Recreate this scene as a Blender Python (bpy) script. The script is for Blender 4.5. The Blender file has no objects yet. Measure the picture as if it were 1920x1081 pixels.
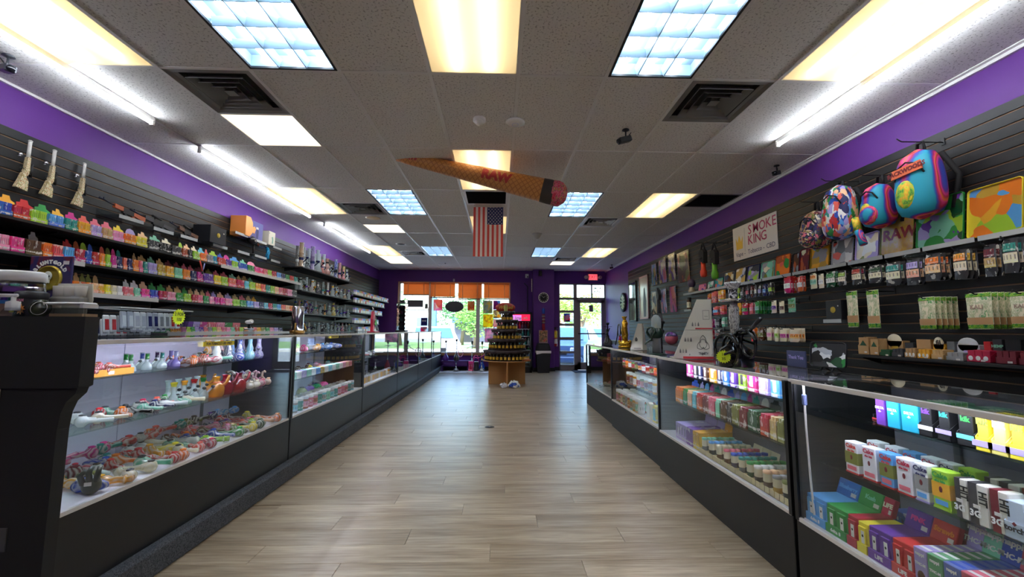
import bpy, bmesh, math, random
from mathutils import Matrix, Vector

S = bpy.context.scene
COL = S.collection
R = random.Random(11)
PI = math.pi

# ------------------------------------------------------------------ camera
CZ = 1.175
FPX, PITCH, YAW, ROLL = 792.32, .0971, .0294, .0046
cam_d = bpy.data.cameras.new('camera')
cam_d.sensor_width = 36.0
cam_d.lens = FPX * 36.0 / 1920.0
cam_d.clip_start = .02
cam_d.clip_end = 300
cam = bpy.data.objects.new('camera', cam_d)
COL.objects.link(cam)
cam.matrix_world = (Matrix.Translation((0, 0, CZ)) @ Matrix.Rotation(-YAW, 4, 'Z')
                    @ Matrix.Rotation(PI / 2 + PITCH, 4, 'X') @ Matrix.Rotation(ROLL, 4, 'Z'))
S.camera = cam

# ------------------------------------------------------------------ sky, sun, exposure
W = bpy.data.worlds.new('sky')
S.world = W
W.use_nodes = True
_n = W.node_tree.nodes
_sky = _n.new('ShaderNodeTexSky')
_sky.sky_type = 'NISHITA'
_sky.sun_disc = False
_sky.sun_elevation = math.radians(48)
_sky.sun_rotation = math.radians(200)
_sky.air_density = 1.4
_sky.dust_density = 3.0
W.node_tree.links.new(_sky.outputs[0], _n['Background'].inputs[0])
_n['Background'].inputs[1].default_value = .56
sun_d = bpy.data.lights.new('sun', 'SUN')
sun_d.energy = 3.2
sun_d.angle = .02
sun_d.color = (1, .96, .9)
sun = bpy.data.objects.new('sun', sun_d)
sun.rotation_euler = (math.radians(38), 0, math.radians(-14))
COL.objects.link(sun)
S.view_settings.view_transform = 'Standard'
S.view_settings.look = 'None'
S.view_settings.exposure = 1.75
S.view_settings.gamma = 1.0
S.view_settings.use_curve_mapping = False
cy = S.cycles
cy.use_denoising = True
cy.max_bounces = 10
cy.diffuse_bounces = 6
cy.glossy_bounces = 3
cy.transmission_bounces = 5
cy.transparent_max_bounces = 24
cy.caustics_reflective = False
cy.caustics_refractive = False
cy.sample_clamp_indirect = 12
cy.use_light_tree = True

L_WARM, L_COOL, L_PANEL, L_STRIP, L_CASE = 2.8, 14.0, .4, 14.0, 28.0

# ------------------------------------------------------------------ sight lines (where a wall point of the photograph stands)
def _ray(u, v):
    a, b = (u - 960) / FPX, -(v - 540.5) / FPX
    c, s = math.cos(-ROLL), math.sin(-ROLL)
    a, b = c * a + s * b, -s * a + c * b
    c, s = math.cos(PITCH), math.sin(PITCH)
    y, z = c - s * b, s + c * b
    c, s = math.cos(YAW), math.sin(YAW)
    return c * a + s * y, -s * a + c * y, z
def PX(u, v, x):
    r = _ray(u, v); k = x / r[0]
    return (x, r[1] * k, CZ + r[2] * k)
def PY(u, v, y):
    r = _ray(u, v); k = y / r[1]
    return (r[0] * k, y, CZ + r[2] * k)
def PZ(u, v, z):
    r = _ray(u, v); k = (z - CZ) / r[2]
    return (r[0] * k, r[1] * k, z)

# ------------------------------------------------------------------ colours and materials
def lin(c):
    o = []
    for x in c[:3]:
        x /= 255.0
        o.append(x / 12.92 if x <= .04045 else ((x + .055) / 1.055) ** 2.4)
    return (o[0], o[1], o[2], 1.0)
PAL = {'red': (200, 40, 45), 'crimson': (190, 30, 70), 'coral': (232, 100, 85), 'orange': (240, 130, 40), 'amber': (240, 175, 50),
       'yellow': (240, 220, 60), 'lime': (165, 210, 60), 'green': (50, 150, 70), 'dark green': (30, 80, 45), 'teal': (40, 150, 140),
       'mint': (130, 205, 175), 'aqua': (110, 205, 225), 'sky blue': (90, 165, 230), 'blue': (45, 85, 190), 'navy': (35, 40, 95),
       'purple': (105, 55, 160), 'lavender': (175, 160, 220), 'magenta': (205, 45, 145), 'hot pink': (235, 65, 150),
       'pink': (240, 150, 185), 'rose': (225, 110, 130), 'peach': (245, 195, 150), 'tan': (205, 165, 110), 'brown': (95, 60, 40),
       'cream': (235, 225, 195), 'white': (235, 235, 232), 'grey': (150, 150, 152), 'charcoal': (60, 60, 64), 'black': (24, 24, 26),
       'gold': (200, 160, 60), 'rust': (185, 90, 50), 'olive': (125, 130, 60), 'kraft': (190, 150, 100), 'clear': (225, 235, 235),
       'smoke': (120, 125, 130), 'turquoise': (30, 160, 190), 'maroon': (115, 30, 45), 'silver': (190, 192, 196), 'slate': (72, 96, 128)}
def C(n):
    return lin(PAL[n] if isinstance(n, str) else n)

_M = {}
def _new(name):
    m = bpy.data.materials.new(name)
    m.use_nodes = True
    return m, m.node_tree.nodes, m.node_tree.links, m.node_tree.nodes['Principled BSDF']
def mat(name, col, rough=.5, metal=0.0, spec=.5, emit=None, estr=0.0):
    if name in _M: return _M[name]
    m, n, l, p = _new(name)
    p.inputs['Base Color'].default_value = C(col)
    p.inputs['Roughness'].default_value = rough
    p.inputs['Metallic'].default_value = metal
    p.inputs['Specular IOR Level'].default_value = spec
    if emit is not None:
        p.inputs['Emission Color'].default_value = C(emit)
        p.inputs['Emission Strength'].default_value = estr
    m.diffuse_color = C(col)
    _M[name] = m
    return m
def _mix(n, l, fac, a, b, mode='MIX'):
    x = n.new('ShaderNodeMix'); x.data_type = 'RGBA'; x.blend_type = mode
    for i, v in ((0, fac), (6, a), (7, b)):
        sock = x.inputs[i]
        if hasattr(v, 'is_linked'): l.new(v, sock)
        elif isinstance(v, (int, float)): sock.default_value = v if i == 0 else (v, v, v, 1)
        else: sock.default_value = v
    return x.outputs[2]
def _math(n, l, op, a, b=None, c=None):
    x = n.new('ShaderNodeMath'); x.operation = op
    for i, v in enumerate((a, b, c)):
        if v is None: continue
        if hasattr(v, 'is_linked'): l.new(v, x.inputs[i])
        else: x.inputs[i].default_value = v
    return x.outputs[0]
def _coord(n, kind='Object'):
    return n.new('ShaderNodeTexCoord').outputs[kind]
def _noise(n, l, vec, scale, detail=3, rough=.5):
    t = n.new('ShaderNodeTexNoise'); t.inputs['Scale'].default_value = scale
    t.inputs['Detail'].default_value = detail; t.inputs['Roughness'].default_value = rough
    if vec is not None: l.new(vec, t.inputs['Vector'])
    return t
def _map(n, l, vec, scale=(1, 1, 1), loc=(0, 0, 0), rot=(0, 0, 0)):
    m = n.new('ShaderNodeMapping')
    m.inputs['Scale'].default_value = scale; m.inputs['Location'].default_value = loc; m.inputs['Rotation'].default_value = rot
    l.new(vec, m.inputs['Vector'])
    return m.outputs[0]
def _ramp(n, l, fac, stops, interp='LINEAR'):
    r = n.new('ShaderNodeValToRGB'); r.color_ramp.interpolation = interp
    e = r.color_ramp.elements
    e.remove(e[1])
    for k, (p, c) in enumerate(stops):
        q = e[0] if k == 0 else e.new(p)
        q.position = p; q.color = C(c)
    l.new(fac, r.inputs[0])
    return r.outputs[0]

def _fresnel(n, l, ior):
    g = n.new('ShaderNodeNewGeometry')
    k = n.new('ShaderNodeMix'); l.new(g.outputs['Backfacing'], k.inputs[0])
    k.inputs[2].default_value = ior; k.inputs[3].default_value = 1 / ior
    f = n.new('ShaderNodeFresnel'); l.new(k.outputs[0], f.inputs[0])
    return f.outputs[0]

def objmat(style):
    """material that takes the object's own colour: card, gloss, print, foil, tint (coloured glass), flower"""
    if style in _M: return _M[style]
    m, n, l, p = _new(style)
    oi = n.new('ShaderNodeObjectInfo')
    oc = oi.outputs['Color']
    if style == 'card':
        l.new(oc, p.inputs['Base Color']); p.inputs['Roughness'].default_value = .55
    elif style == 'gloss':
        l.new(oc, p.inputs['Base Color']); p.inputs['Roughness'].default_value = .2
    elif style == 'metallic':
        l.new(oc, p.inputs['Base Color']); p.inputs['Roughness'].default_value = .25; p.inputs['Metallic'].default_value = 1
    elif style in ('print', 'foil'):
        g = _coord(n, 'Generated')
        v = n.new('ShaderNodeVectorMath'); v.operation = 'ADD'
        l.new(g, v.inputs[0])
        cx = n.new('ShaderNodeCombineXYZ')
        r7 = _math(n, l, 'MULTIPLY', oi.outputs['Random'], 37.0)
        l.new(r7, cx.inputs[0]); l.new(r7, cx.inputs[1])
        l.new(cx.outputs[0], v.inputs[1])
        no = _noise(n, l, v.outputs[0], 2.6, 2)
        sep = n.new('ShaderNodeSeparateXYZ'); l.new(g, sep.inputs[0])
        hs = n.new('ShaderNodeHueSaturation')
        l.new(_math(n, l, 'MULTIPLY_ADD', oi.outputs['Random'], .1, .45), hs.inputs[0]); hs.inputs[2].default_value = 1.15
        l.new(oc, hs.inputs[4])
        hi = _mix(n, l, .5, oc, (.95, .93, .88, 1))
        lo = _mix(n, l, .6, oc, (.03, .025, .04, 1))
        a = _mix(n, l, sep.outputs[2], hs.outputs[0], oc)
        a = _mix(n, l, _math(n, l, 'GREATER_THAN', no.outputs[0], .6), a, hi)
        if style == 'print':
            # upright device pictures in the middle of the face and a line of small type under them
            bar = _math(n, l, 'GREATER_THAN', _math(n, l, 'SINE', _math(n, l, 'MULTIPLY_ADD', sep.outputs[0], 25.1, 4.7)), .55)
            mid = _math(n, l, 'MULTIPLY', _math(n, l, 'GREATER_THAN', sep.outputs[2], .34), _math(n, l, 'LESS_THAN', sep.outputs[2], .78))
            a = _mix(n, l, _math(n, l, 'MULTIPLY', bar, mid), a, lo)
            band = _math(n, l, 'MULTIPLY', _math(n, l, 'GREATER_THAN', sep.outputs[2], .13), _math(n, l, 'LESS_THAN', sep.outputs[2], .22))
            ty = _noise(n, l, _map(n, l, v.outputs[0], (16, 16, 2)), 2.2, 1)
            a = _mix(n, l, _math(n, l, 'MULTIPLY', band, _math(n, l, 'GREATER_THAN', ty.outputs[0], .5)), a, (.85, .85, .82, 1))
        l.new(a, p.inputs['Base Color'])
        p.inputs['Roughness'].default_value = .4 if style == 'print' else .16
        if style == 'foil':
            nb = _noise(n, l, _coord(n, 'Object'), 26, 2)
            b = n.new('ShaderNodeBump'); b.inputs['Strength'].default_value = .35; b.inputs['Distance'].default_value = .01
            l.new(nb.outputs[0], b.inputs['Height']); l.new(b.outputs[0], p.inputs['Normal'])
    elif style in ('tint', 'swirl'):
        # blown glass: see-through tinted wall with a clear reflection
        n.remove(p)
        out = n['Material Output']
        tr = n.new('ShaderNodeBsdfTransparent'); gl = n.new('ShaderNodeBsdfGlossy'); gl.inputs['Roughness'].default_value = .06
        di = n.new('ShaderNodeBsdfTranslucent'); df = n.new('ShaderNodeBsdfDiffuse')
        src = oc
        if style == 'swirl':
            wv = n.new('ShaderNodeTexWave'); wv.inputs['Scale'].default_value = 26; wv.inputs['Distortion'].default_value = 7; wv.inputs['Detail'].default_value = 1
            l.new(_coord(n, 'Object'), wv.inputs['Vector'])
            src = _mix(n, l, wv.outputs[1], oc, _mix(n, l, .75, oc, (.9, .9, .85, 1)))
        l.new(src, tr.inputs[0]); l.new(src, di.inputs[0]); l.new(src, df.inputs[0])
        m0 = n.new('ShaderNodeMixShader'); m0.inputs[0].default_value = .5
        l.new(di.outputs[0], m0.inputs[1]); l.new(df.outputs[0], m0.inputs[2])
        m1 = n.new('ShaderNodeMixShader'); m1.inputs[0].default_value = .45 if style == 'tint' else .78
        l.new(tr.outputs[0], m1.inputs[1]); l.new(m0.outputs[0], m1.inputs[2])
        m2 = n.new('ShaderNodeMixShader'); l.new(_fresnel(n, l, 1.5), m2.inputs[0]); l.new(m1.outputs[0], m2.inputs[1]); l.new(gl.outputs[0], m2.inputs[2])
        l.new(m2.outputs[0], out.inputs[0])
    elif style == 'fabric':
        l.new(oc, p.inputs['Base Color']); p.inputs['Roughness'].default_value = .9
    _M[style] = m
    return m

def pane_mat(name='clear_glass', tint=(.93, .96, .95, 1), rough=0.0, ior=1.5):
    if name in _M: return _M[name]
    m, n, l, p = _new(name)
    n.remove(p)
    tr = n.new('ShaderNodeBsdfTransparent'); tr.inputs[0].default_value = tint
    gl = n.new('ShaderNodeBsdfGlossy'); gl.inputs['Roughness'].default_value = rough
    mx = n.new('ShaderNodeMixShader')
    l.new(_fresnel(n, l, ior), mx.inputs[0]); l.new(tr.outputs[0], mx.inputs[1]); l.new(gl.outputs[0], mx.inputs[2])
    l.new(mx.outputs[0], n['Material Output'].inputs[0])
    _M[name] = m
    return m
def art(name, cols, scale=8.0, kind='cells', rough=.35, coord='Generated', seed=0.0):
    """a printed picture made of colour patches (abstract), for trays, bags and posters"""
    if name in _M: return _M[name]
    m, n, l, p = _new(name)
    g = _map(n, l, _coord(n, coord), (1, 1, 1), (seed, seed * .7, seed * .3))
    if kind == 'cells':
        t = n.new('ShaderNodeTexVoronoi'); t.inputs['Scale'].default_value = scale
        wv = _noise(n, l, g, scale * .6, 2)
        mx = _mix(n, l, .25, g, wv.outputs[1])
        l.new(mx, t.inputs['Vector'])
        sp = n.new('ShaderNodeSeparateColor'); l.new(t.outputs['Color'], sp.inputs[0])
        f = sp.outputs[0]
    elif kind == 'rings':
        t = n.new('ShaderNodeTexWave'); t.wave_type = 'RINGS'; t.rings_direction = 'SPHERICAL'
        t.inputs['Scale'].default_value = scale; t.inputs['Distortion'].default_value = 5; t.inputs['Detail'].default_value = 2
        l.new(_map(n, l, _coord(n, coord), (1, 1, 1), (-.5, -.5, -.45)), t.inputs['Vector'])
        f = t.outputs[1]
    else:
        f = _noise(n, l, g, scale, 3, .6).outputs[0]
        f = _math(n, l, 'MULTIPLY_ADD', f, 2.2, -.6)
    k = len(cols)
    c = _ramp(n, l, f, [((i + .0) / k, cols[i]) for i in range(k)], 'CONSTANT' if kind == 'cells' else 'LINEAR')
    l.new(c, p.inputs['Base Color'])
    p.inputs['Roughness'].default_value = rough
    _M[name] = m
    return m

def backlit(m, f=.55):
    """thin paper, cloth or wood that lets daylight through"""
    n, l = m.node_tree.nodes, m.node_tree.links
    p = n['Principled BSDF']
    tl = n.new('ShaderNodeBsdfTranslucent')
    if p.inputs['Base Color'].is_linked: l.new(p.inputs['Base Color'].links[0].from_socket, tl.inputs[0])
    else: tl.inputs[0].default_value = p.inputs['Base Color'].default_value
    mx = n.new('ShaderNodeMixShader'); mx.inputs[0].default_value = f
    l.new(p.outputs[0], mx.inputs[1]); l.new(tl.outputs[0], mx.inputs[2]); l.new(mx.outputs[0], n['Material Output'].inputs[0])
    return m
# ------------------------------------------------------------------ mesh builder
class MB:
    def __init__(s):
        s.v = []; s.f = []; s.s = []
    def add(s, vs, fs, smooth=False, M=None):
        k = len(s.v)
        s.v += [tuple(M @ Vector(p)) for p in vs] if M is not None else [tuple(p) for p in vs]
        s.f += [tuple(i + k for i in f) for f in fs]
        s.s += [smooth] * len(fs)
        return s
    def box(s, x0, x1, y0, y1, z0, z1, b=0.0, M=None):
        if b <= 0:
            vs = [(x0, y0, z0), (x1, y0, z0), (x1, y1, z0), (x0, y1, z0), (x0, y0, z1), (x1, y0, z1), (x1, y1, z1), (x0, y1, z1)]
            fs = [(0, 3, 2, 1), (4, 5, 6, 7), (0, 1, 5, 4), (1, 2, 6, 5), (2, 3, 7, 6), (3, 0, 4, 7)]
            return s.add(vs, fs, False, M)
        b = min(b, (x1 - x0) * .45, (y1 - y0) * .45, (z1 - z0) * .45)
        vs = []; idx = {}
        X, Y, Z = (x0, x1), (y0, y1), (z0, z1); sg = (1, -1)
        for i in (0, 1):
            for j in (0, 1):
                for k in (0, 1):
                    for a in range(3):
                        d = [b, b, b]; d[a] = 0
                        idx[(i, j, k, a)] = len(vs)
                        vs.append((X[i] + sg[i] * d[0], Y[j] + sg[j] * d[1], Z[k] + sg[k] * d[2]))
        fs = []
        q = lambda a, o: fs.append(tuple(idx[t] for t in a) if o else tuple(idx[t] for t in reversed(a)))
        for i in (0, 1):
            q([(i, 0, 0, 0), (i, 1, 0, 0), (i, 1, 1, 0), (i, 0, 1, 0)], i)
            q([(0, i, 0, 1), (0, i, 1, 1), (1, i, 1, 1), (1, i, 0, 1)], i)
            q([(0, 0, i, 2), (1, 0, i, 2), (1, 1, i, 2), (0, 1, i, 2)], i)
        for i in (0, 1):
            for j in (0, 1):
                q([(i, j, 0, 0), (i, j, 0, 1), (i, j, 1, 1), (i, j, 1, 0)], i == j)
                q([(i, 0, j, 0), (i, 0, j, 2), (i, 1, j, 2), (i, 1, j, 0)], i != j)
                q([(0, i, j, 1), (0, i, j, 2), (1, i, j, 2), (1, i, j, 1)], i == j)
        for i in (0, 1):
            for j in (0, 1):
                for k in (0, 1):
                    q([(i, j, k, 0), (i, j, k, 1), (i, j, k, 2)], (i + j + k) % 2 == 1)
        return s.add(vs, fs, False, M)
    def bx(s, c, d, b=0.0, M=None):
        return s.box(c[0] - d[0] / 2, c[0] + d[0] / 2, c[1] - d[1] / 2, c[1] + d[1] / 2, c[2] - d[2] / 2, c[2] + d[2] / 2, b, M)
    def lathe(s, prof, n=14, c=(0, 0, 0), M=None, smooth=True, sx=1, sy=1, caps=False):
        vs = []; fs = []; m = len(prof)
        for r, z in prof:
            for k in range(n):
                a = 2 * PI * k / n
                vs.append((c[0] + r * math.cos(a) * sx, c[1] + r * math.sin(a) * sy, c[2] + z))
        for i in range(m - 1):
            for k in range(n):
                k2 = (k + 1) % n
                fs.append((i * n + k, i * n + k2, (i + 1) * n + k2, (i + 1) * n + k))
        if caps:
            fs.append(tuple(reversed(range(n)))); fs.append(tuple(range((m - 1) * n, m * n)))
        return s.add(vs, fs, smooth, M)
    def tube(s, pts, r, n=7, M=None, caps=True):
        pts = [Vector(p) for p in pts]; m = len(pts)
        rr = r if isinstance(r, (list, tuple)) else [r] * m
        vs = []; fs = []
        up = None
        for i, p in enumerate(pts):
            d = (pts[min(i + 1, m - 1)] - pts[max(i - 1, 0)])
            d = d.normalized() if d.length > 1e-9 else Vector((0, 0, 1))
            if up is None:
                up = d.orthogonal().normalized()
            up = (up - d * up.dot(d))
            up = up.normalized() if up.length > 1e-6 else d.orthogonal().normalized()
            w = d.cross(up)
            for k in range(n):
                a = 2 * PI * k / n
                vs.append(tuple(p + (up * math.cos(a) + w * math.sin(a)) * rr[i]))
        for i in range(m - 1):
            for k in range(n):
                k2 = (k + 1) % n
                fs.append((i * n + k, i * n + k2, (i + 1) * n + k2, (i + 1) * n + k))
        if caps:
            fs.append(tuple(reversed(range(n)))); fs.append(tuple(range((m - 1) * n, m * n)))
        return s.add(vs, fs, True, M)
    def prism(s, poly, y0, y1, M=None):
        n = len(poly)
        vs = [(x, y0, z) for x, z in poly] + [(x, y1, z) for x, z in poly]
        fs = [tuple(range(n)), tuple(reversed(range(n, 2 * n)))]
        for i in range(n):
            j = (i + 1) % n
            fs.append((j, i, i + n, j + n))
        return s.add(vs, fs, False, M)
    def ell(s, c, r, n=12, m=7, M=None):
        prof = [(math.sin(PI * i / m), -math.cos(PI * i / m)) for i in range(m + 1)]
        vs = []; fs = []
        for a, z in prof:
            for k in range(n):
                t = 2 * PI * k / n
                vs.append((c[0] + r[0] * a * math.cos(t), c[1] + r[1] * a * math.sin(t), c[2] + r[2] * z))
        for i in range(m):
            for k in range(n):
                k2 = (k + 1) % n
                fs.append((i * n + k, i * n + k2, (i + 1) * n + k2, (i + 1) * n + k))
        return s.add(vs, fs, True, M)
    def grid(s, fn, nu, nv, smooth=True, M=None):
        vs = [fn(i / nu, j / nv) for j in range(nv + 1) for i in range(nu + 1)]
        fs = [(j * (nu + 1) + i, j * (nu + 1) + i + 1, (j + 1) * (nu + 1) + i + 1, (j + 1) * (nu + 1) + i) for j in range(nv) for i in range(nu)]
        return s.add(vs, fs, smooth, M)
    def mesh(s, name):
        me = bpy.data.meshes.new(name)
        me.from_pydata(s.v, [], s.f)
        me.polygons.foreach_set('use_smooth', s.s)
        me.update()
        return me

_MESH = {}
def ob(name, mb, m, parent=None, label=None, color=None, kind=None, loc=None, rot=None):
    me = mb.mesh(name) if isinstance(mb, MB) else mb
    if m is not None and not me.materials: me.materials.append(m)
    o = bpy.data.objects.new(name, me)
    COL.objects.link(o)
    if m is not None and me.materials[0] != m:
        o.material_slots[0].link = 'OBJECT'; o.material_slots[0].material = m
    if parent is not None: o.parent = parent
    if label: o['label'] = label
    if color is not None: o.color = C(color)
    if kind: o['kind'] = kind
    if loc is not None: o.location = loc
    if rot is not None: o.rotation_euler = rot
    return o
LABELS = {}
def _reg(label, group):
    LABELS.setdefault(label, []).append(group)
def thing(name, label, cat, loc=(0, 0, 0), rz=0.0, group=None):
    o = bpy.data.objects.new(name, None)
    o.empty_display_size = .05
    COL.objects.link(o)
    o.location = loc; o.rotation_euler = (0, 0, rz)
    o['label'] = label; o['category'] = cat
    if group: o['group'] = group
    _reg(label, group)
    return o
def tag(o, label, cat, group=None):
    o['label'] = label; o['category'] = cat
    if group: o['group'] = group
    _reg(label, group)
    return o
def struct(name, mb, m, parent=None, **k):
    o = ob(name, mb, m, parent, **k)
    if parent is None: o['kind'] = 'structure'
    return o
def dup(root, loc, rz, label, group=None, colors=None):
    """copy a thing with its parts and sub-parts; colors maps part names to the new object colour"""
    r = root.copy(); COL.objects.link(r)
    r.location = loc; r.rotation_euler = (0, 0, rz) if not isinstance(rz, tuple) else rz
    r['label'] = label; _reg(label, group)
    if group: r['group'] = group
    elif 'group' in r: del r['group']
    if colors and '' in colors: r.color = C(colors[''])
    for ch in list(root.children):
        c = ch.copy(); COL.objects.link(c); c.parent = r
        b = ch.name.split('.')[0]
        if colors and b in colors: c.color = C(colors[b])
        for g in ch.children:
            d = g.copy(); COL.objects.link(d); d.parent = c
            b = g.name.split('.')[0]
            if colors and b in colors: d.color = C(colors[b])
    return r
def ordw(i):
    return ['first', 'second', 'third', 'fourth', 'fifth', 'sixth', 'seventh', 'eighth', 'ninth', 'tenth', 'eleventh', 'twelfth', 'thirteenth',
            'fourteenth', 'fifteenth', 'sixteenth', 'seventeenth', 'eighteenth', 'nineteenth', 'twentieth', 'twenty-first', 'twenty-second',
            'twenty-third', 'twenty-fourth', 'twenty-fifth', 'twenty-sixth', 'twenty-seventh', 'twenty-eighth', 'twenty-ninth', 'thirtieth'][i]
def labels(descs, where):
    """one label per thing of a row, in order from the left of the photograph"""
    out = []; seen = {}
    for d in descs:
        k = seen.get(d, 0); seen[d] = k + 1
        n = descs.count(d)
        t = '%s %s' % (d, where) if n == 1 else '%s %s from the left %s' % (ordw(k), d, where)
        if len(t.split()) > 16: t = '%s %s from left %s' % (ordw(k), d, where.replace('the ', ''))
        out.append(t)
    return out

_TXT = {}
def text_mesh(s, size, depth=.0006, bold=0.0, shear=0.0):
    k = (s, size, depth, bold, shear)
    if k in _TXT: return _TXT[k]
    cu = bpy.data.curves.new('lettering', 'FONT')
    cu.body = s; cu.size = size; cu.extrude = depth; cu.align_x = 'CENTER'; cu.align_y = 'CENTER'
    cu.offset = bold; cu.shear = shear; cu.resolution_u = 2; cu.space_line = .85
    t = bpy.data.objects.new('lettering_curve', cu)
    COL.objects.link(t)
    dg = bpy.context.evaluated_depsgraph_get()
    me = bpy.data.meshes.new_from_object(t.evaluated_get(dg))
    bpy.data.objects.remove(t)
    bpy.data.curves.remove(cu)
    me.name = 'lettering'
    _TXT[k] = me
    return me
def letters(parent, s, size, loc, col, depth=.0006, bold=0.0, shear=0.0, tilt=0.0, lean=0.0, sx=1.0, rough=.5, label=None, name='lettering'):
    """flat print facing the thing's front (-y), reading along +x"""
    me = text_mesh(s, size, depth, bold, shear)
    o = bpy.data.objects.new(name, me)
    COL.objects.link(o)
    if not me.materials: me.materials.append(objmat('card'))
    o.color = C(col)
    o.parent = parent
    o.matrix_local = (Matrix.Translation(loc) @ Matrix.Rotation(lean, 4, 'X') @ Matrix.Rotation(tilt, 4, 'Y')
                      @ Matrix.Rotation(PI / 2, 4, 'X') @ Matrix.Diagonal((sx, 1, 1, 1)))
    if label: o['label'] = label
    return o
def ang(p):
    return math.atan2(p[0], p[1])
RZL, RZR = PI / 2, -PI / 2     # things that face into the room from the left / from the right
# ================================================================== the room
XL, XR, YB, YF, ZC = -3.55, 3.18, 12.5, -3.4, 2.925
GX0, GY0 = -.4917, 2.767          # ceiling grid origin; cells .61 x 1.22
def wood_floor():
    m, n, l, p = _new('oak_plank')
    oi = n.new('ShaderNodeObjectInfo')
    cx = n.new('ShaderNodeCombineXYZ'); l.new(_math(n, l, 'MULTIPLY', oi.outputs['Random'], 50.0), cx.inputs[1])
    v = n.new('ShaderNodeVectorMath'); v.operation = 'ADD'
    l.new(_coord(n), v.inputs[0]); l.new(cx.outputs[0], v.inputs[1])
    a = _noise(n, l, _map(n, l, v.outputs[0], (1.6, 26, 4)), 2.2, 4, .6)
    b = _noise(n, l, _map(n, l, v.outputs[0], (.7, 5, 1)), 1.6, 2)
    c = _ramp(n, l, a.outputs[0], [(.25, (134, 117, 95)), (.5, (174, 157, 132)), (.75, (199, 184, 160))])
    d = _ramp(n, l, b.outputs[0], [(.3, (200, 190, 178)), (.7, (255, 255, 255))])
    e = _mix(n, l, 1.0, c, d, 'MULTIPLY')
    tone = _math(n, l, 'MULTIPLY_ADD', oi.outputs['Random'], .16, .9)
    e = _mix(n, l, 1.0, e, tone, 'MULTIPLY')
    l.new(e, p.inputs['Base Color'])
    p.inputs['Roughness'].default_value = .33
    bm = n.new('ShaderNodeBump'); bm.inputs['Strength'].default_value = .12; bm.inputs['Distance'].default_value = .002
    l.new(a.outputs[0], bm.inputs['Height']); l.new(bm.outputs[0], p.inputs['Normal'])
    return m
FLOOR_M = wood_floor()
floor = struct('floor', MB().box(XL - .2, XR + .2, YF - .2, YB + .15, -.12, -.004), FLOOR_M)
_pl = MB().box(-.609, .609, -.0895, .0895, -.0045, 0, .0012).mesh('plank')
_pl.materials.append(FLOOR_M)
_k = 0
y = 1.2
while y < 12.4:
    off = (_k * .47) % 1.22
    x = -2.1 - off
    x1 = 1.65 if y < 7.1 else 3.2
    while x < x1:
        if x + .6 > -2.0 and (abs(x) < 9):
            ob('plank', _pl, None, floor, loc=(x + .61, y + .09, 0))
        x += 1.22
    y += .18; _k += 1

def ceiling_mat():
    m, n, l, p = _new('mineral_tile')
    t = _noise(n, l, _coord(n), 70, 2, .6)
    c = _ramp(n, l, t.outputs[0], [(.0, (130, 124, 118)), (.36, (176, 172, 166)), (.42, (226, 223, 218)), (1, (234, 231, 226))])
    l.new(c, p.inputs['Base Color']); p.inputs['Roughness'].default_value = .95
    p.inputs['Specular IOR Level'].default_value = .1
    return m
CEIL_M = ceiling_mat()
WHITE_METAL = mat('painted_steel', (225, 222, 218), .4)
ceiling = struct('ceiling', MB().box(XL - .2, XR + .2, YF - .2, YB + .15, 3.06, 3.16), mat('plenum', (90, 88, 86), .9))
_tile = MB().box(-.293, .293, -.598, .598, 0, .016, .004).mesh('ceiling_tile'); _tile.materials.append(CEIL_M)
_half = MB().box(-.293, .293, -.293, .293, 0, .016, .004).mesh('ceiling_tile'); _half.materials.append(CEIL_M)
OPEN = {}
def openc(k, r, half=None):
    OPEN.setdefault((k, r), set()).add(half)
for k, r in [(0, -1), (-2, -1), (2, -1), (-4, -1), (4, -1), (0, 1), (-2, 2), (2, 2), (-4, 2), (4, 2), (0, 3), (-2, 5), (2, 5), (-4, 5), (4, 5),
             (-4, 6), (0, -3), (-2, -4), (2, -4), (-4, -4), (4, -4)]:
    openc(k, r)
for k, r, h in [(-3, 0, 0), (-3, 0, 1), (3, 0, 0), (-3, 2, 1), (5, 2, 0), (0, 2, 0), (3, 3, 0), (-3, 3, 1), (-3, 5, 1), (3, 6, 0), (3, 6, 1)]:
    openc(k, r, h)
def cell(k, r, half=None):
    x = GX0 + .61 * (k + .5); y = GY0 + 1.22 * (r + .5)
    if half is not None: y += -.305 if half == 0 else .305
    return x, y
for k in range(-5, 6):
    for r in range(-5, 8):
        x, y = cell(k, r)
        o = OPEN.get((k, r), set())
        if None in o: continue
        if o:
            for h in (0, 1):
                if h not in o:
                    x, y = cell(k, r, h)
                    ob('ceiling_tile', _half, None, ceiling, loc=(x, y, ZC + .002))
        else:
            ob('ceiling_tile', _tile, None, ceiling, loc=(x, y, ZC + .002))
for k in range(-5, 7):
    x = GX0 + .61 * k
    ob('grid_bar', MB().box(x - .012, x + .012, YF, YB, ZC - .002, ZC + .03), WHITE_METAL, ceiling)
for r in range(-4, 8):
    y = GY0 + 1.22 * r
    ob('grid_bar', MB().box(XL, XR, y - .012, y + .012, ZC - .001, ZC + .028), WHITE_METAL, ceiling)
for (k, r), o in OPEN.items():
    if None not in o:
        x, y = cell(k, r)
        ob('grid_bar', MB().box(x - .3, x + .3, y - .012, y + .012, ZC - .001, ZC + .028), WHITE_METAL, ceiling)

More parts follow.
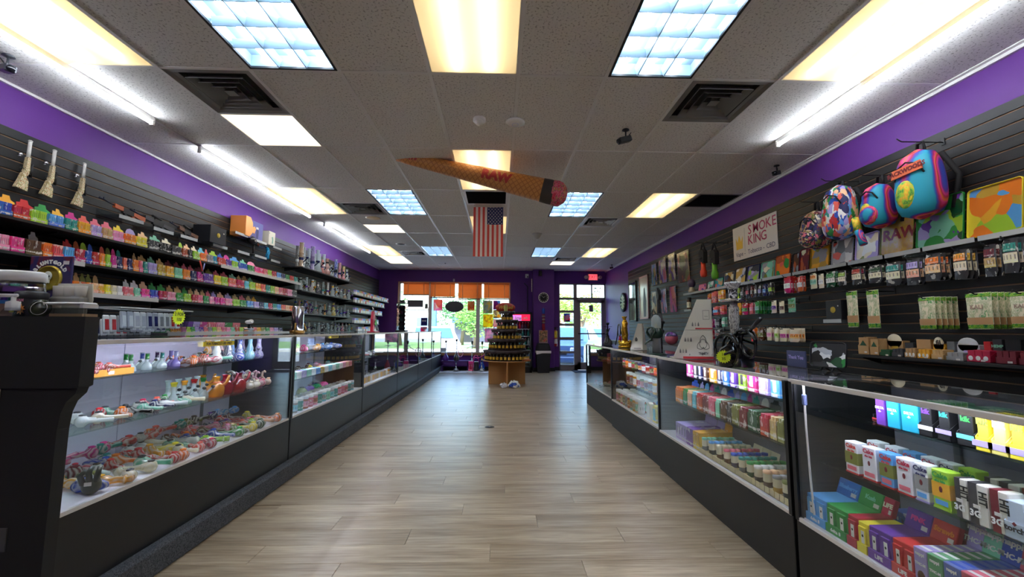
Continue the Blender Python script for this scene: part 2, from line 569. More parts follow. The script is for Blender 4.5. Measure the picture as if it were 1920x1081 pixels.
def paint(name, col, rough=.45):
    m, n, l, p = _new(name)
    t = _noise(n, l, _coord(n), 1.3, 3)
    c = _mix(n, l, .12, C(col), t.outputs[0], 'OVERLAY')
    l.new(c, p.inputs['Base Color']); p.inputs['Roughness'].default_value = rough; p.inputs['Specular IOR Level'].default_value = .3
    b = n.new('ShaderNodeBump'); b.inputs['Strength'].default_value = .08; b.inputs['Distance'].default_value = .003
    l.new(_noise(n, l, _coord(n), 90, 2).outputs[0], b.inputs['Height']); l.new(b.outputs[0], p.inputs['Normal'])
    return m
PURPLE = paint('purple_paint', (100, 52, 136), .5)
def slat_mat():
    m, n, l, p = _new('slat_board')
    t = _noise(n, l, _map(n, l, _coord(n), (6, .8, 6)), 3, 3)
    c = _ramp(n, l, t.outputs[0], [(.3, (30, 30, 31)), (.7, (37, 37, 38))])
    l.new(c, p.inputs['Base Color']); p.inputs['Roughness'].default_value = .42; p.inputs['Specular IOR Level'].default_value = .35
    return m
SLAT = slat_mat()
GROOVE = mat('groove_brown', (128, 100, 74), .7)
def slatwall(wall, xs, y0, y1, s):
    # s = +1 left wall (room is at +x), -1 right wall
    pitch = .0762
    z = 2.605
    k = 0
    while z - pitch > .7:
        hi = z; lo = z - pitch + .01
        a, b = (xs, xs + .018 * s) if s > 0 else (xs - .018, xs)
        ob('slat', MB().box(a, b, y0, y1, lo, hi, .0015), SLAT, wall)
        z -= pitch; k += 1
    a, b = (xs, xs + .011) if s > 0 else (xs - .011, xs)
    ob('groove_backing', MB().box(a, b, y0, y1, .7, 2.6), GROOVE, wall)
wall_left = struct('wall_left', MB().box(XL - .15, XL, YF, YB + .15, 0, 3.06), PURPLE)
slatwall(wall_left, XL, YF + .05, 12.42, 1)
wall_right = struct('wall_right', MB().box(XR, XR + .15, YF, YB + .15, 0, 3.06), PURPLE)
slatwall(wall_right, XR, YF + .05, 10.25, -1)
wall_front = struct('wall_front', MB().box(XL - .15, XR + .15, YF - .15, YF, 0, 3.06), PURPLE)
# wall angle with a shadow step where the ceiling meets the walls
struct('trim_1', MB().box(XL, XL + .022, YF, YB, ZC - .016, ZC), WHITE_METAL)
struct('trim_2', MB().box(XR - .022, XR, YF, YB, ZC - .03, ZC).box(XR - .05, XR - .022, YF, YB, ZC - .008, ZC), WHITE_METAL)
# back wall with the shop window and the entrance
WX0, WX1, WZ0, WZ1 = -2.99, .325, .42, 2.575
DX0, DX1, DZ1 = 1.765, 3.17, 2.56
bw = MB()
bw.box(XL - .15, WX0, YB, YB + .15, 0, 3.06).box(WX0, WX1, YB, YB + .15, WZ1, 3.06).box(WX0, WX1, YB, YB + .15, 0, WZ0)
bw.box(WX1, DX0, YB, YB + .15, 0, 3.06).box(DX0, XR + .15, YB, YB + .15, DZ1, 3.06)
wall_back = struct('wall_back', bw, PURPLE)
struct('column', MB().box(.975, 1.585, 12.2, YB, 0, ZC + .02, .006), PURPLE)
DARK_BASE = mat('vinyl_base', (22, 20, 24), .5)
struct('baseboard_back', MB().box(WX0, .97, YB - .012, YB, 0, .1).box(.96, 1.6, 12.188, 12.2, 0, .1).box(1.59, DX0, YB - .012, YB, 0, .1), DARK_BASE)

GLASS = pane_mat()
WIN_GLASS = pane_mat('window_glass', (.82, .91, .97, 1))
ALU = mat('anodised_aluminium', (150, 146, 146), .35, .6)
ALU_W = mat('white_frame', (205, 200, 198), .45)
WOODTRIM = mat('sill_wood', (176, 120, 78), .4)
fr = MB()
for a, b in ((WX0, WX0 + .06), (WX1 - .05, WX1), (-2.1, -2.0), (-.69, -.58)):
    fr.box(a, b, YB + .05, YB + .1, WZ0 + .09, WZ1)
fr.box(WX0, WX1, YB + .05, YB + .1, WZ1 - .05, WZ1).box(WX0, WX1, YB + .05, YB + .1, WZ0 + .03, WZ0 + .1)
window_1 = struct('window_1', fr, ALU_W)
for a, b in ((WX0 + .06, -2.1), (-2.0, -.69), (-.58, WX1 - .05)):
    ob('pane', MB().box(a, b, YB + .07, YB + .076, WZ0 + .1, WZ1 - .05), WIN_GLASS, window_1)
ob('sill', MB().box(WX0 - .03, WX1 + .03, YB - .06, YB + .13, WZ0, WZ0 + .08, .008), WOODTRIM, window_1)
ob('jamb', MB().box(WX0 - .001, WX0 + .012, YB - .02, YB + .13, WZ0 + .08, WZ1).box(WX1 - .012, WX1 + .001, YB - .02, YB + .13, WZ0 + .08, WZ1)
   .box(WX0, WX1, YB - .02, YB + .13, WZ1 - .012, WZ1 + .001), WOODTRIM, window_1)

# entrance: side light with five panes, three transom panes, glazed door
df = MB()
SX1 = 2.21
for a, b in ((DX0, DX0 + .035), (SX1, SX1 + .1), (DX1 - .035, DX1)):
    df.box(a, b, YB + .03, YB + .11, 0, DZ1)
df.box(SX1 + .53, SX1 + .57, YB + .03, YB + .11, 2.13, DZ1)
df.box(DX0, DX1, YB + .03, YB + .11, DZ1 - .04, DZ1).box(DX0, DX1, YB + .03, YB + .11, 2.07, 2.14)
SPLITS = [.16, .52, .93, 1.33, 1.72, 2.07]
for z in SPLITS[1:-1]:
    df.box(DX0, SX1, YB + .03, YB + .11, z - .035, z + .035)
df.box(DX0, SX1 + .1, YB + .03, YB + .11, 0, .16)
door_1 = struct('door_1', df, ALU)
for i in range(5):
    a = SPLITS[i] + (.035 if i else 0); b = SPLITS[i + 1] - (.035 if i < 4 else 0)
    ob('pane', MB().box(DX0 + .035, SX1, YB + .067, YB + .073, a, b), WIN_GLASS, door_1)
for a, b in ((DX0 + .035, SX1), (SX1 + .1, SX1 + .53), (SX1 + .57, DX1 - .035)):
    ob('pane', MB().box(a, b, YB + .067, YB + .073, 2.14, DZ1 - .04), WIN_GLASS, door_1)
dl = MB().box(SX1 + .1, SX1 + .2, YB + .04, YB + .1, .01, 2.07).box(DX1 - .13, DX1 - .035, YB + .04, YB + .1, .01, 2.07)
dl.box(SX1 + .1, DX1 - .035, YB + .04, YB + .1, 1.98, 2.07).box(SX1 + .1, DX1 - .035, YB + .04, YB + .1, .01, .23)
leaf = ob('door_leaf', dl, ALU, door_1)
ob('pane', MB().box(SX1 + .2, DX1 - .13, YB + .067, YB + .073, .23, 1.98), WIN_GLASS, leaf)
ob('push_bar', MB().box(SX1 + .12, DX1 - .05, YB - .03, YB - .005, 1.05, 1.085).box(SX1 + .13, SX1 + .16, YB - .03, YB + .04, 1.05, 1.085)
   .box(DX1 - .09, DX1 - .06, YB - .03, YB + .04, 1.05, 1.085), mat('dark_metal', (50, 50, 54), .4, .6), leaf)
ob('closer', MB().box(SX1 + .15, SX1 + .45, YB - .02, YB + .04, 2.06, 2.12, .01), ALU, leaf)

# ================================================================== ceiling fixtures
LENS = None
def lens_mat():
    m, n, l, p = _new('prismatic_lens')
    n.remove(p)
    tr = n.new('ShaderNodeBsdfTransparent'); tr.inputs[0].default_value = (1, .97, .9, 1)
    tl = n.new('ShaderNodeBsdfTranslucent'); tl.inputs[0].default_value = (1, .95, .85, 1)
    mx = n.new('ShaderNodeMixShader'); mx.inputs[0].default_value = .72
    l.new(tr.outputs[0], mx.inputs[1]); l.new(tl.outputs[0], mx.inputs[2]); l.new(mx.outputs[0], n['Material Output'].inputs[0])
    return m
LENS = lens_mat()
def emit(name, col, s):
    return mat(name, col, .5, emit=col, estr=s)
TUBE_W = emit('lit_tube_warm', (255, 238, 200), L_WARM)
TUBE_C = emit('lit_tube_cool', (225, 240, 255), L_COOL)
PANEL = emit('lit_panel_warm', (255, 244, 220), L_PANEL)
STRIP = emit('lit_strip', (236, 244, 255), L_STRIP)
REFL = mat('reflector_white', (225, 222, 215), .5)
REFL_C = mat('reflector_pale_blue', (150, 170, 184), .3, .25)
FBLACK = mat('black_trim', (18, 18, 20), .5)
BULB = MB().lathe([(.0, -.575), (.013, -.57), (.013, .57), (.0, .575)], 10, M=Matrix.Rotation(PI / 2, 4, 'X')).mesh('lamp_tube')
def housing(w, d, h, t=.004):
    m = MB()
    m.box(-w, w, -d, d, h - t, h).box(-w, -w + t, -d, d, 0, h).box(w - t, w, -d, d, 0, h).box(-w, w, -d, -d + t, 0, h).box(-w, w, d - t, d, 0, h)
    return m
WARM_NAMES = {(0, -1): 'warm lensed ceiling light straight overhead at the top of the photo', (-4, -1): 'warm lensed ceiling light at the top left corner',
              (4, -1): 'warm lensed ceiling light at the top right corner', (0, 1): 'warm lensed ceiling light half hidden by the hanging cone',
              (-4, 2): 'warm lensed ceiling light above the left shelves beside a square vent', (4, 2): 'warm lensed ceiling light above the white shop sign',
              (0, 3): 'warm lensed ceiling light behind the hanging flag', (-4, 5): 'far warm lensed ceiling light on the left, beside a bare panel light',
              (4, 5): 'far warm lensed ceiling light on the right, toward the entrance', (0, -3): 'warm lensed ceiling light behind the camera',
              (-4, -4): 'warm lensed ceiling light behind the camera on the left', (4, -4): 'warm lensed ceiling light behind the camera on the right'}
def warm(k, r):
    x, y = cell(k, r)
    t = thing('ceiling_light', WARM_NAMES[(k, r)], 'light', (x, y, ZC), 0, 'warm lensed ceiling lights')
    ob('housing', housing(.292, .597, .095), REFL, t)
    ob('diffuser', MB().box(-.288, .288, -.593, .593, .002, .005), LENS, t)
    for sx in (-.11, .11):
        ob('lamp_tube', BULB, TUBE_W, t, loc=(sx, 0, .05))
COOL_NAMES = {(-2, -1): 'cool white louvred ceiling light at the top left', (2, -1): 'cool white louvred ceiling light at the top right',
              (-2, 2): 'middle cool white louvred ceiling light on the left of the cone', (2, 2): 'cool white louvred ceiling light behind the burnt tip of the cone',
              (-2, 5): 'far cool white louvred ceiling light on the left', (2, 5): 'far cool white louvred ceiling light on the right',
              (-2, -4): 'cool white louvred ceiling light behind the camera on the left', (2, -4): 'cool white louvred ceiling light behind the camera on the right'}
def cool(k, r):
    x, y = cell(k, r)
    t = thing('ceiling_light', COOL_NAMES[(k, r)], 'light', (x, y, ZC), 0, 'cool louvred ceiling lights')
    ob('housing', housing(.292, .597, .1), REFL_C, t)
    ob('frame', MB().box(-.292, -.276, -.597, .597, -.004, .01).box(.276, .292, -.597, .597, -.004, .01).box(-.292, .292, -.597, -.581, -.004, .01)
       .box(-.292, .292, .581, .597, -.004, .01), FBLACK, t)
    for sx in (-.184, 0, .184):
        ob('lamp_tube', BULB, TUBE_C, t, loc=(sx, 0, .07))
    for sx in (-.092, .092):
        ob('louvre_blade', MB().prism([(sx - .003, 0), (sx + .003, 0), (sx + .02, .055), (sx - .02, .055)], -.58, .58), REFL_C, t)
    for j in range(1, 6):
        yy = -.58 + 1.16 * j / 6
        Mx = Matrix.Rotation(PI / 2, 4, 'Z')
        ob('louvre_blade', MB().prism([(yy - .002, .0), (yy + .002, .0), (yy + .018, .05), (yy - .018, .05)], -.276, .276, M=Mx), REFL_C, t)
for k, r in OPEN:
    if (k, r) in WARM_NAMES: warm(k, r)
    if (k, r) in COOL_NAMES: cool(k, r)
def panel(k, r, half, label):
    x, y = cell(k, r, half)
    d = .293 if half is not None else .597
    t = thing('ceiling_panel_light', label, 'light', (x, y, ZC), 0, 'flat warm ceiling panel lights')
    ob('frame', MB().box(-.293, .293, -d, d, .006, .02), WHITE_METAL, t)
    ob('diffuser', MB().box(-.286, .286, -d + .007, d - .007, -.002, .006), PANEL, t)
panel(-3, 0, 1, 'square glowing panel light behind the big left vent')
panel(-3, 3, 1, 'square glowing panel light beyond the tan round speaker')
panel(-4, 6, None, 'glowing panel light farthest along the left wall')
panel(3, 6, 1, 'square glowing panel light nearest the entrance')
# tube lights fixed under the ceiling along both walls
def strip(y0, y1, x, label):
    t = thing('tube_light', label, 'light', (x, (y0 + y1) / 2, ZC), 0, 'tube lights along the walls')
    h = (y1 - y0) / 2
    ob('holder', MB().box(-.011, .011, -h, h, -.036, -.002).box(-.014, .014, -h - .02, -h, -.068, -.002).box(-.014, .014, h, h + .02, -.068, -.002), WHITE_METAL, t)
    ob('lamp_tube', MB().lathe([(.0, -h), (.0135, -h), (.0135, h), (0, h)], 10, M=Matrix.Translation((0, 0, -.052)) @ Matrix.Rotation(PI / 2, 4, 'X')), STRIP, t)
strip(1.05, 3.45, -2.905, 'bright tube light over the left wall, nearest the camera')
strip(4.03, 6.4, -2.905, 'bright tube light over the left wall, second along')
strip(6.95, 9.4, -2.905, 'bright tube light over the left wall, third along toward the window')
strip(1.25, 3.66, 2.55, 'bright tube light over the right wall above the trays')
strip(-2.0, .4, -2.905, 'tube light over the left wall behind the camera')
strip(-1.8, .6, 2.55, 'tube light over the right wall behind the camera')
# square louvred vents
VENT_G = mat('vent_grey', (132, 130, 126), .5)
VENT_D = mat('vent_dark', (48, 47, 46), .7)
VENT_W = mat('vent_pale', (215, 214, 212), .45)
def ring(mb, a, b, za, zb, t=.004):
    # a sloping square ring from half-size a (height za) to half-size b (height zb)
    vs = [(-a, -a, za), (a, -a, za), (a, a, za), (-a, a, za), (-b, -b, zb), (b, -b, zb), (b, b, zb), (-b, b, zb)]
    vs += [(x, y, z + t) for x, y, z in vs]
    fs = []
    for i in range(4):
        j = (i + 1) % 4
        fs += [(i, j, j + 4, i + 4), (8 + j, 8 + i, 12 + i, 12 + j), (i, i + 8, j + 8, j), (i + 4, j + 4, j + 12, i + 12)]
    return mb.add(vs, fs)
def vent(k, r, half, label, m=VENT_G):
    x, y = cell(k, r, half)
    t = thing('ceiling_vent', label, 'vent', (x, y, ZC), 0, 'square louvred ceiling vents')
    ob('frame', ring(ring(MB(), .295, .25, .0, .004), .25, .235, .004, .02), m, t)
    ob('duct', MB().box(-.25, .25, -.25, .25, .075, .08).box(-.25, -.246, -.25, .25, .01, .08).box(.246, .25, -.25, .25, .01, .08)
       .box(-.25, .25, -.25, -.246, .01, .08).box(-.25, .25, .246, .25, .01, .08), VENT_D, t)
    for a in (.2, .145, .09):
        ob('louvre_ring', ring(MB(), a, a - .03, -.004, .04), m, t)
    ob('centre_plate', ring(MB().box(-.036, .036, -.036, .036, 0, .004), .036, .02, 0, .03), m, t)
vent(-3, 0, 0, 'big square ceiling vent at the upper left between two lights')
vent(3, 0, 0, 'big square ceiling vent at the upper right')
vent(-3, 2, 1, 'square ceiling vent on the left beside the tan round speaker')
vent(3, 3, 0, 'white square ceiling vent on the right with dark gaps', VENT_W)
vent(-3, 5, 1, 'farthest square ceiling vent on the left', VENT_W)
vent(3, 6, 0, 'farthest square ceiling vent on the right by the entrance', VENT_W)
def grille(k, r, half, label, ms):
    x, y = cell(k, r, half)
    t = thing('return_grille', label, 'vent', (x, y, ZC), 0)
    ob('frame', MB().box(-.29, -.26, -.29, .29, -.002, .012).box(.26, .29, -.29, .29, -.002, .012).box(-.29, .29, -.29, -.26, -.002, .012).box(-.29, .29, .26, .29, -.002, .012), ms, t)
    ob('dark_opening', MB().box(-.26, .26, -.26, .26, .05, .055), VENT_D, t)
    for i in range(13):
        yy = -.25 + i * .5 / 12
        ob('grille_blade', MB().prism([(yy, .0), (yy + .003, .0), (yy + .02, .03), (yy + .017, .03)], -.26, .26, M=Matrix.Rotation(PI / 2, 4, 'Z')), VENT_D, t)
grille(0, 2, 0, 'dark return grille in a white frame above the flag', WHITE_METAL)
grille(5, 2, 0, 'dark grey return grille high by the right wall', VENT_G)
# ================================================================== outside the shop window
ASPH = mat('asphalt', (150, 148, 146), .9)
struct('street', MB().box(-40, 40, 12.66, 70, -.3, -.16), ASPH)
struct('pavement', MB().box(-40, 40, 12.66, 14.3, -.16, -.06).box(-40, 40, 25, 27, -.16, -.04), mat('concrete', (205, 200, 192), .9))
tag(ob('grass_verge', MB().box(-40, 40, 27, 40, -.16, -.02), mat('grass', (120, 150, 80), .95)), 'strip of green grass beyond the parking lot', 'grass')
def car(name, label, loc, rz, col, pickup=False):
    t = thing(name, label, 'car', loc, rz)
    L, Wd = 4.6, 1.86
    side = [(-2.3, .28), (2.25, .28), (2.3, .55), (2.2, .82), (1.25, .95), (.55, 1.42), (-.9, 1.46), (-1.75, 1.0), (-2.25, .92), (-2.32, .6)]
    if pickup:
        side = [(-2.6, .35), (2.5, .35), (2.56, .75), (2.45, 1.0), (1.2, 1.12), (.6, 1.68), (-.75, 1.72), (-1.0, 1.12), (-2.6, 1.1)]
    body = mat('car_paint_' + col, col, .25)
    g = MB()
    n = len(side)
    vs = []
    for s in (-1, 1):
        for x, z in side:
            k = Wd / 2 - (.16 if z > 1.2 else 0)
            vs.append((x, s * k, z))
    fs = [tuple(range(n)), tuple(reversed(range(n, 2 * n)))] + [((i + 1) % n, i, i + n, (i + 1) % n + n) for i in range(n)]
    g.add(vs, fs)
    ob('body', g, body, t)
    cg = mat('car_glass', (60, 90, 125), .08)
    w = MB()
    if pickup:
        w.add([(.64, -.68, 1.62), (.64, .68, 1.62), (1.17, .78, 1.16), (1.17, -.78, 1.16)], [(0, 1, 2, 3)], M=Matrix.Translation((.03, 0, .02)))
    else:
        w.add([(.6, -.68, 1.38), (.6, .68, 1.38), (1.2, .76, .99), (1.2, -.76, .99)], [(0, 1, 2, 3)], M=Matrix.Translation((.03, 0, .02)))
    ob('windscreen', w, cg, t)
    for s in (-1, 1):
        z0, z1 = (1.15, 1.6) if pickup else (1.0, 1.36)
        ob('side_window', MB().add([(-.75, s * .93, z0), (.95 if not pickup else 1.0, s * .93, z0), (.5, s * .8, z1), (-.7, s * .8, z1)], [(0, 1, 2, 3)], M=Matrix.Translation((0, s * .012, 0))), cg, t)
        for x in (-1.45, 1.45):
            ob('wheel', MB().lathe([(.0, -.1), (.3, -.1), (.34, -.07), (.34, .07), (.3, .1), (.0, .1)], 18, M=Matrix.Translation((x, s * .84, .34)) @ Matrix.Rotation(PI / 2, 4, 'X')), mat('tyre', (25, 25, 27), .8), t)
        ob('headlight', MB().bx((2.24 if not pickup else 2.48, s * .66, .7 if not pickup else .88), (.1, .34, .14), .03), mat('lamp_lens', (230, 232, 235), .15), t)
    ob('grille', MB().bx((2.27 if not pickup else 2.52, 0, .6 if not pickup else .78), (.08, .8, .16), .02), FBLACK, t)
    ob('bumper', MB().bx((2.27 if not pickup else 2.5, 0, .4), (.16, 1.8, .16), .04), body, t)
    return t
car('car', 'white car parked nose-in outside the shop window', (-2.75, 17.6, -.16), -PI / 2 + .2, 'white')
car('car', 'white car parked outside beyond the glazed door', (5.1, 21.5, -.16), -PI / 2 - .5, 'silver')
car('car', 'blue car parked outside beyond the panes beside the door', (2.6, 16.0, -.16), -PI / 2 - .35, 'slate')
LEAFM = {}
def tree(label, x, y, h, rad, col, seed, n=2600):
    r = random.Random(seed)
    t = thing('tree', label, 'tree', (x, y, -.02))
    ob('trunk', MB().tube([(0, 0, 0), (.1, 0, h * .3), (0, .1, h * .6)], [.16, .12, .06], 8).tube([(0, 0, h * .3), (.5, .2, h * .6)], [.09, .04], 6)
       .tube([(0, 0, h * .3), (-.5, -.1, h * .62)], [.09, .04], 6), mat('bark', (95, 80, 65), .9), t)
    m = MB()
    blobs = [(r.uniform(-.7, .7) * rad, r.uniform(-.6, .6) * rad, h * .62 + r.uniform(-.3, .35) * h * .55, r.uniform(.35, .6) * rad) for _ in range(9)]
    for i in range(n):
        bx, by, bz, br = blobs[i % 9]
        th, ph = r.uniform(0, 2 * PI), math.acos(r.uniform(-1, 1)); q = br * r.uniform(.5, 1) ** .5
        c = Vector((bx + q * math.sin(ph) * math.cos(th), by + q * math.sin(ph) * math.sin(th), bz + q * .8 * math.cos(ph)))
        e = Matrix.Rotation(r.uniform(0, 6), 3, 'Z') @ Matrix.Rotation(r.uniform(0, 3), 3, 'X')
        s = r.uniform(.06, .13)
        m.add([c + e @ Vector((-s, 0, 0)), c + e @ Vector((0, -s * .5, 0)), c + e @ Vector((s, 0, 0)), c + e @ Vector((0, s * .5, 0))], [(0, 1, 2, 3)])
    ob('foliage', m, mat('leaf_' + str(col), col, .7), t, kind='stuff')
tree('round green tree outside, seen through the middle window pane', -1.6, 27.5, 2.9, 1.6, (120, 160, 75), 3)
tree('taller dark green tree outside, behind the round tree', -2.9, 33, 4.4, 2.2, (75, 120, 70), 4)
tree('green tree outside, left of the window mullion', -8.8, 31, 4.4, 2.0, (100, 145, 80), 5)
tree('yellow-green tree seen outside through the glazed door', 5.1, 26.5, 3.9, 1.7, (150, 175, 80), 6)
tree('reddish tree seen outside through the upper door glass', 3.9, 31.5, 3.6, 1.3, (170, 110, 90), 7)
t = thing('building', 'dark low building with a blue awning far outside the window', 'building', (-2.1, 45, -.16))
ob('wall', MB().box(-2.6, 1.6, 0, 4, 0, 2.3), mat('far_wall', (70, 72, 82), .8), t)
ob('awning', MB().prism([(-2.8, 2.0), (1.8, 2.0), (1.8, 2.7), (-2.8, 2.7)], -.9, 0), mat('far_awning', (50, 70, 110), .6), t)
ob('doorway', MB().box(-1.6, -.7, -.03, .02, 0, 1.6), FBLACK, t)
t = thing('building', 'long pale grey building across the street', 'building', (12, 62, -.16))
ob('wall', MB().box(-26, 20, 0, 6, 0, 4.2), mat('far_pale', (190, 188, 185), .8), t)
ob('roof', MB().box(-26.4, 20.4, -.4, 6.4, 4.2, 4.6), mat('far_roof', (120, 115, 110), .8), t)
for i in range(8):
    ob('window', MB().box(-24 + i * 5.4, -21 + i * 5.4, -.04, .02, 1.2, 3.0), mat('far_glass', (80, 95, 110), .2), t)
tag(ob('sign_pole', MB().box(-4.35, -3.95, 26.6, 26.9, -.04, 3.2, .03), mat('blue_steel', (60, 95, 140), .5)), 'tall blue steel post outside the middle pane', 'post')

# ================================================================== blinds, posters and signs at the window
BLIND = backlit(mat('blind_wood', (232, 158, 98), .45), .6)
BTAPE = mat('blind_tape', (225, 190, 150), .8)
def blind(u0, u1, vb, label):
    a = PY(u0, 545, 12.44)[0]; b = PY(u1, 545, 12.44)[0]; zb = PY((u0 + u1) / 2, vb, 12.44)[2]
    t = thing('window_blind', label, 'blind', ((a + b) / 2, 12.47, 2.55), 0, 'wooden blinds in the shop window')
    w = (b - a) / 2
    ob('headrail', MB().box(-w, w, -.03, .03, -.05, 0, .004), BLIND, t)
    n = int((2.5 - zb) / .046); 
    for i in range(n):
        z = -.07 - (2.5 - zb - .03) * i / n
        ob('slat', MB().box(-w, w, -.024, .024, -.0015, .0015, M=Matrix.Translation((0, 0, z)) @ Matrix.Rotation(1.36, 4, 'X')), BLIND, t)
    ob('bottom_rail', MB().box(-w, w, -.028, .028, zb - 2.55, zb - 2.55 + .028, .006), mat('blind_rail', (110, 66, 44), .5), t)
    for f in (-.62, .62):
        ob('ladder_tape', MB().box(f * w - .008, f * w + .008, -.031, -.029, zb - 2.53, -.03), BTAPE, t)
blind(756, 804, 553, 'short wooden blind at the left end of the window')
blind(807, 853, 558, 'wooden blind second from the left in the window')
blind(859, 903.5, 561, 'wooden blind third from the left in the window')
blind(907, 955, 561, 'wooden blind at the right end of the window')
def sheet(name, label, cat, u0, v0, u1, v1, m, y=12.535, txt=None, tcol='white', tsize=.1, extra=None):
    p = PY(u0, v0, y); q = PY(u1, v1, y)
    if cat == 'poster' and not m.get('lit'): backlit(m, .6); m['lit'] = 1
    w, h = (q[0] - p[0]) / 2, (p[2] - q[2]) / 2
    t = thing(name, label, cat, ((p[0] + q[0]) / 2, y, (p[2] + q[2]) / 2))
    ob('sheet', MB().box(-w, w, -.002, .002, -h, h), m, t)
    if extra: extra(t, w, h)
    if txt:
        for i, s in enumerate(txt.split('|')):
            letters(t, s, tsize, (0, -.003, h * (.6 - i * .6)), tcol, .0005)
    return t
PB = lambda n, c: mat(n, c, .5)

sheet('window_sign', 'dark rectangular sign panel in the left window pane', 'sign', 764, 562, 793, 575, PB('sign_back_dark', (88, 88, 96)))
sheet('window_card', 'small dark card right of the rectangular window sign', 'sign', 797, 569, 802, 578, PB('card_dark', (96, 104, 108)))
sheet('window_poster', 'pink and red poster in the middle window pane', 'poster', 813, 561, 829, 582, art('poster_pink', ['pink', 'rose', 'cream', 'coral'], 3))
sheet('window_poster', 'brown poster right of the dark oval window sign', 'poster', 877, 564, 889.5, 582, art('poster_brown', ['tan', 'rust', 'kraft'], 3))
sheet('window_poster', 'tan poster with yellow stripes under the right blind', 'poster', 906, 563, 923, 587, art('poster_tan', ['tan', 'gold', 'grey', 'olive'], 2.2, 'noise'))
sheet('window_poster', 'bright yellow poster below the tan poster', 'poster', 906, 589, 924, 613, art('poster_yellow', ['yellow', 'amber', 'gold', 'yellow'], 7))
sheet('window_poster', 'blue and red poster beside the tan striped one', 'poster', 925, 563, 938, 580, art('poster_bluered', ['sky blue', 'blue', 'crimson', 'grey'], 2))
sheet('window_poster', 'brown poster of bottles above the pink poster', 'poster', 925, 581, 940, 596, art('poster_bottles', ['brown', 'amber', 'gold', 'cream'], 4))
sheet('window_poster', 'pale pink poster low in the right pane beside the bottle pyramid', 'poster', 925, 598, 945, 613, art('poster_palepink', ['pink', 'rose', 'cream'], 2.5, 'noise'))
sheet('window_poster', 'two-part grey and pink poster above the sill, left of the bottle pyramid', 'poster', 909, 615, 934, 642, art('poster_greypink', ['grey', 'rose', 'grey', 'pink', 'cream'], 1.6, 'noise'))
def navy(t, w, h):
    ob('face_print', MB().lathe([(0, 0), (.3 * w, .001)], 14, M=Matrix.Translation((-.35 * w, -.003, .2 * h)) @ Matrix.Rotation(PI / 2, 4, 'X')), PB('card_white', (220, 220, 225)), t)
    ob('face_print', MB().lathe([(0, 0), (.3 * w, .001)], 14, M=Matrix.Translation((.35 * w, -.003, .2 * h)) @ Matrix.Rotation(PI / 2, 4, 'X')), PB('card_white', (220, 220, 225)), t)
sheet('window_poster', 'navy poster with white round shapes on the left mullion', 'poster', 789.5, 595, 801, 610, PB('poster_navy', (40, 42, 100)), extra=navy)
sheet('window_poster', 'red and white poster under the navy poster', 'poster', 788.5, 612, 801, 622, art('poster_redwhite', ['rose', 'white', 'crimson', 'grey'], 3))
t = thing('oval_sign', 'dark oval sign hanging in the middle window pane', 'sign', PY(852, 574.5, 12.5))
ob('panel', MB().lathe([(0, -.02), (.26, -.02), (.275, 0), (.26, .02), (0, .02)], 40, M=Matrix.Rotation(PI / 2, 4, 'X'), sx=1, sy=.6), PB('sign_back_dark', (88, 88, 96)), t)
ob('chain', MB().tube([(-.15, 0, .12), (-.15, 0, .38)], .004, 5).tube([(.15, 0, .12), (.15, 0, .38)], .004, 5), ALU, t)
# lettering decals of the transom glass
t = thing('hours_decal', 'three dark lines of lettering on the transom pane above the door', 'sign', (2.955, YB + .062, 2.32))
letters(t, 'SMOKE', .1, (0, -.001, .1), 'charcoal', bold=.004)
letters(t, 'KING', .1, (0, -.001, 0), 'charcoal', bold=.004)
letters(t, 'OPEN', .07, (0, -.001, -.1), 'charcoal', bold=.003)
sheet('door_card', 'grey card taped to the door glass', 'sign', 1104.5, 572, 1112, 584, PB('card_grey', (140, 136, 140)), y=12.56)
sheet('side_poster', 'blue and red poster in the third pane beside the door', 'poster', 1057, 587, 1069, 603, art('poster_side', ['navy', 'crimson', 'rose', 'grey', 'blue'], 3), y=12.56)

# ================================================================== things on the back wall and column
t = thing('exit_sign', 'red lit EXIT sign above the entrance door', 'sign', PY(1111.5, 519.5, 12.46))
ob('housing', MB().bx((0, 0, 0), (.3, .06, .2), .015), mat('exit_housing', (196, 178, 174), .5), t)
ob('face', MB().box(-.125, .125, -.035, -.03, -.08, .08), emit('exit_red', (235, 60, 70), 1.0), t)
letters(t, 'EXIT', .13, (0, -.037, 0), (255, 215, 215), bold=.003)
for s in (-1, 1):
    h = ob('lamp_head', MB().lathe([(0, -.05), (.03, -.05), (.055, .03), (.05, .05), (0, .045)], 14, M=Matrix.Translation((s * .2, -.02, -.005)) @ Matrix.Rotation(PI / 2, 4, 'X') @ Matrix.Rotation(s * .5, 4, 'Y')), mat('exit_housing', (196, 178, 174), .5), t)
t = thing('wall_clock', 'round black wall clock with a white rim on the column', 'clock', PY(1019, 557.5, 12.185))
Mx = Matrix.Rotation(PI / 2, 4, 'X')
ob('rim', MB().lathe([(.128, 0), (.15, 0), (.15, .03), (.14, .036), (.128, .03)], 36, M=Mx), mat('rim_white', (225, 222, 220), .4), t)
ob('dial', MB().lathe([(0, 0), (.13, 0), (.13, .02), (0, .02)], 36, M=Mx), FBLACK, t)
for i in range(12):
    a = 2 * PI * i / 12
    letters(t, str(i or 12), .038, (math.sin(a) * .105, -.022, math.cos(a) * .105), 'white', bold=.001)
ob('hour_hand', MB().box(-.004, .004, -.025, -.023, -.01, .06, M=Matrix.Rotation(1.0, 4, 'Y')), mat('hand_white', (200, 200, 200), .4), t)
ob('minute_hand', MB().box(-.003, .003, -.028, -.026, -.01, .09, M=Matrix.Rotation(-.8, 4, 'Y')), mat('hand_white', (200, 200, 200), .4), t)
p = PY(1019, 579, 12.17)
t = thing('windsock', 'blue, striped and red hanging windsock on the column below the clock', 'decoration', p)
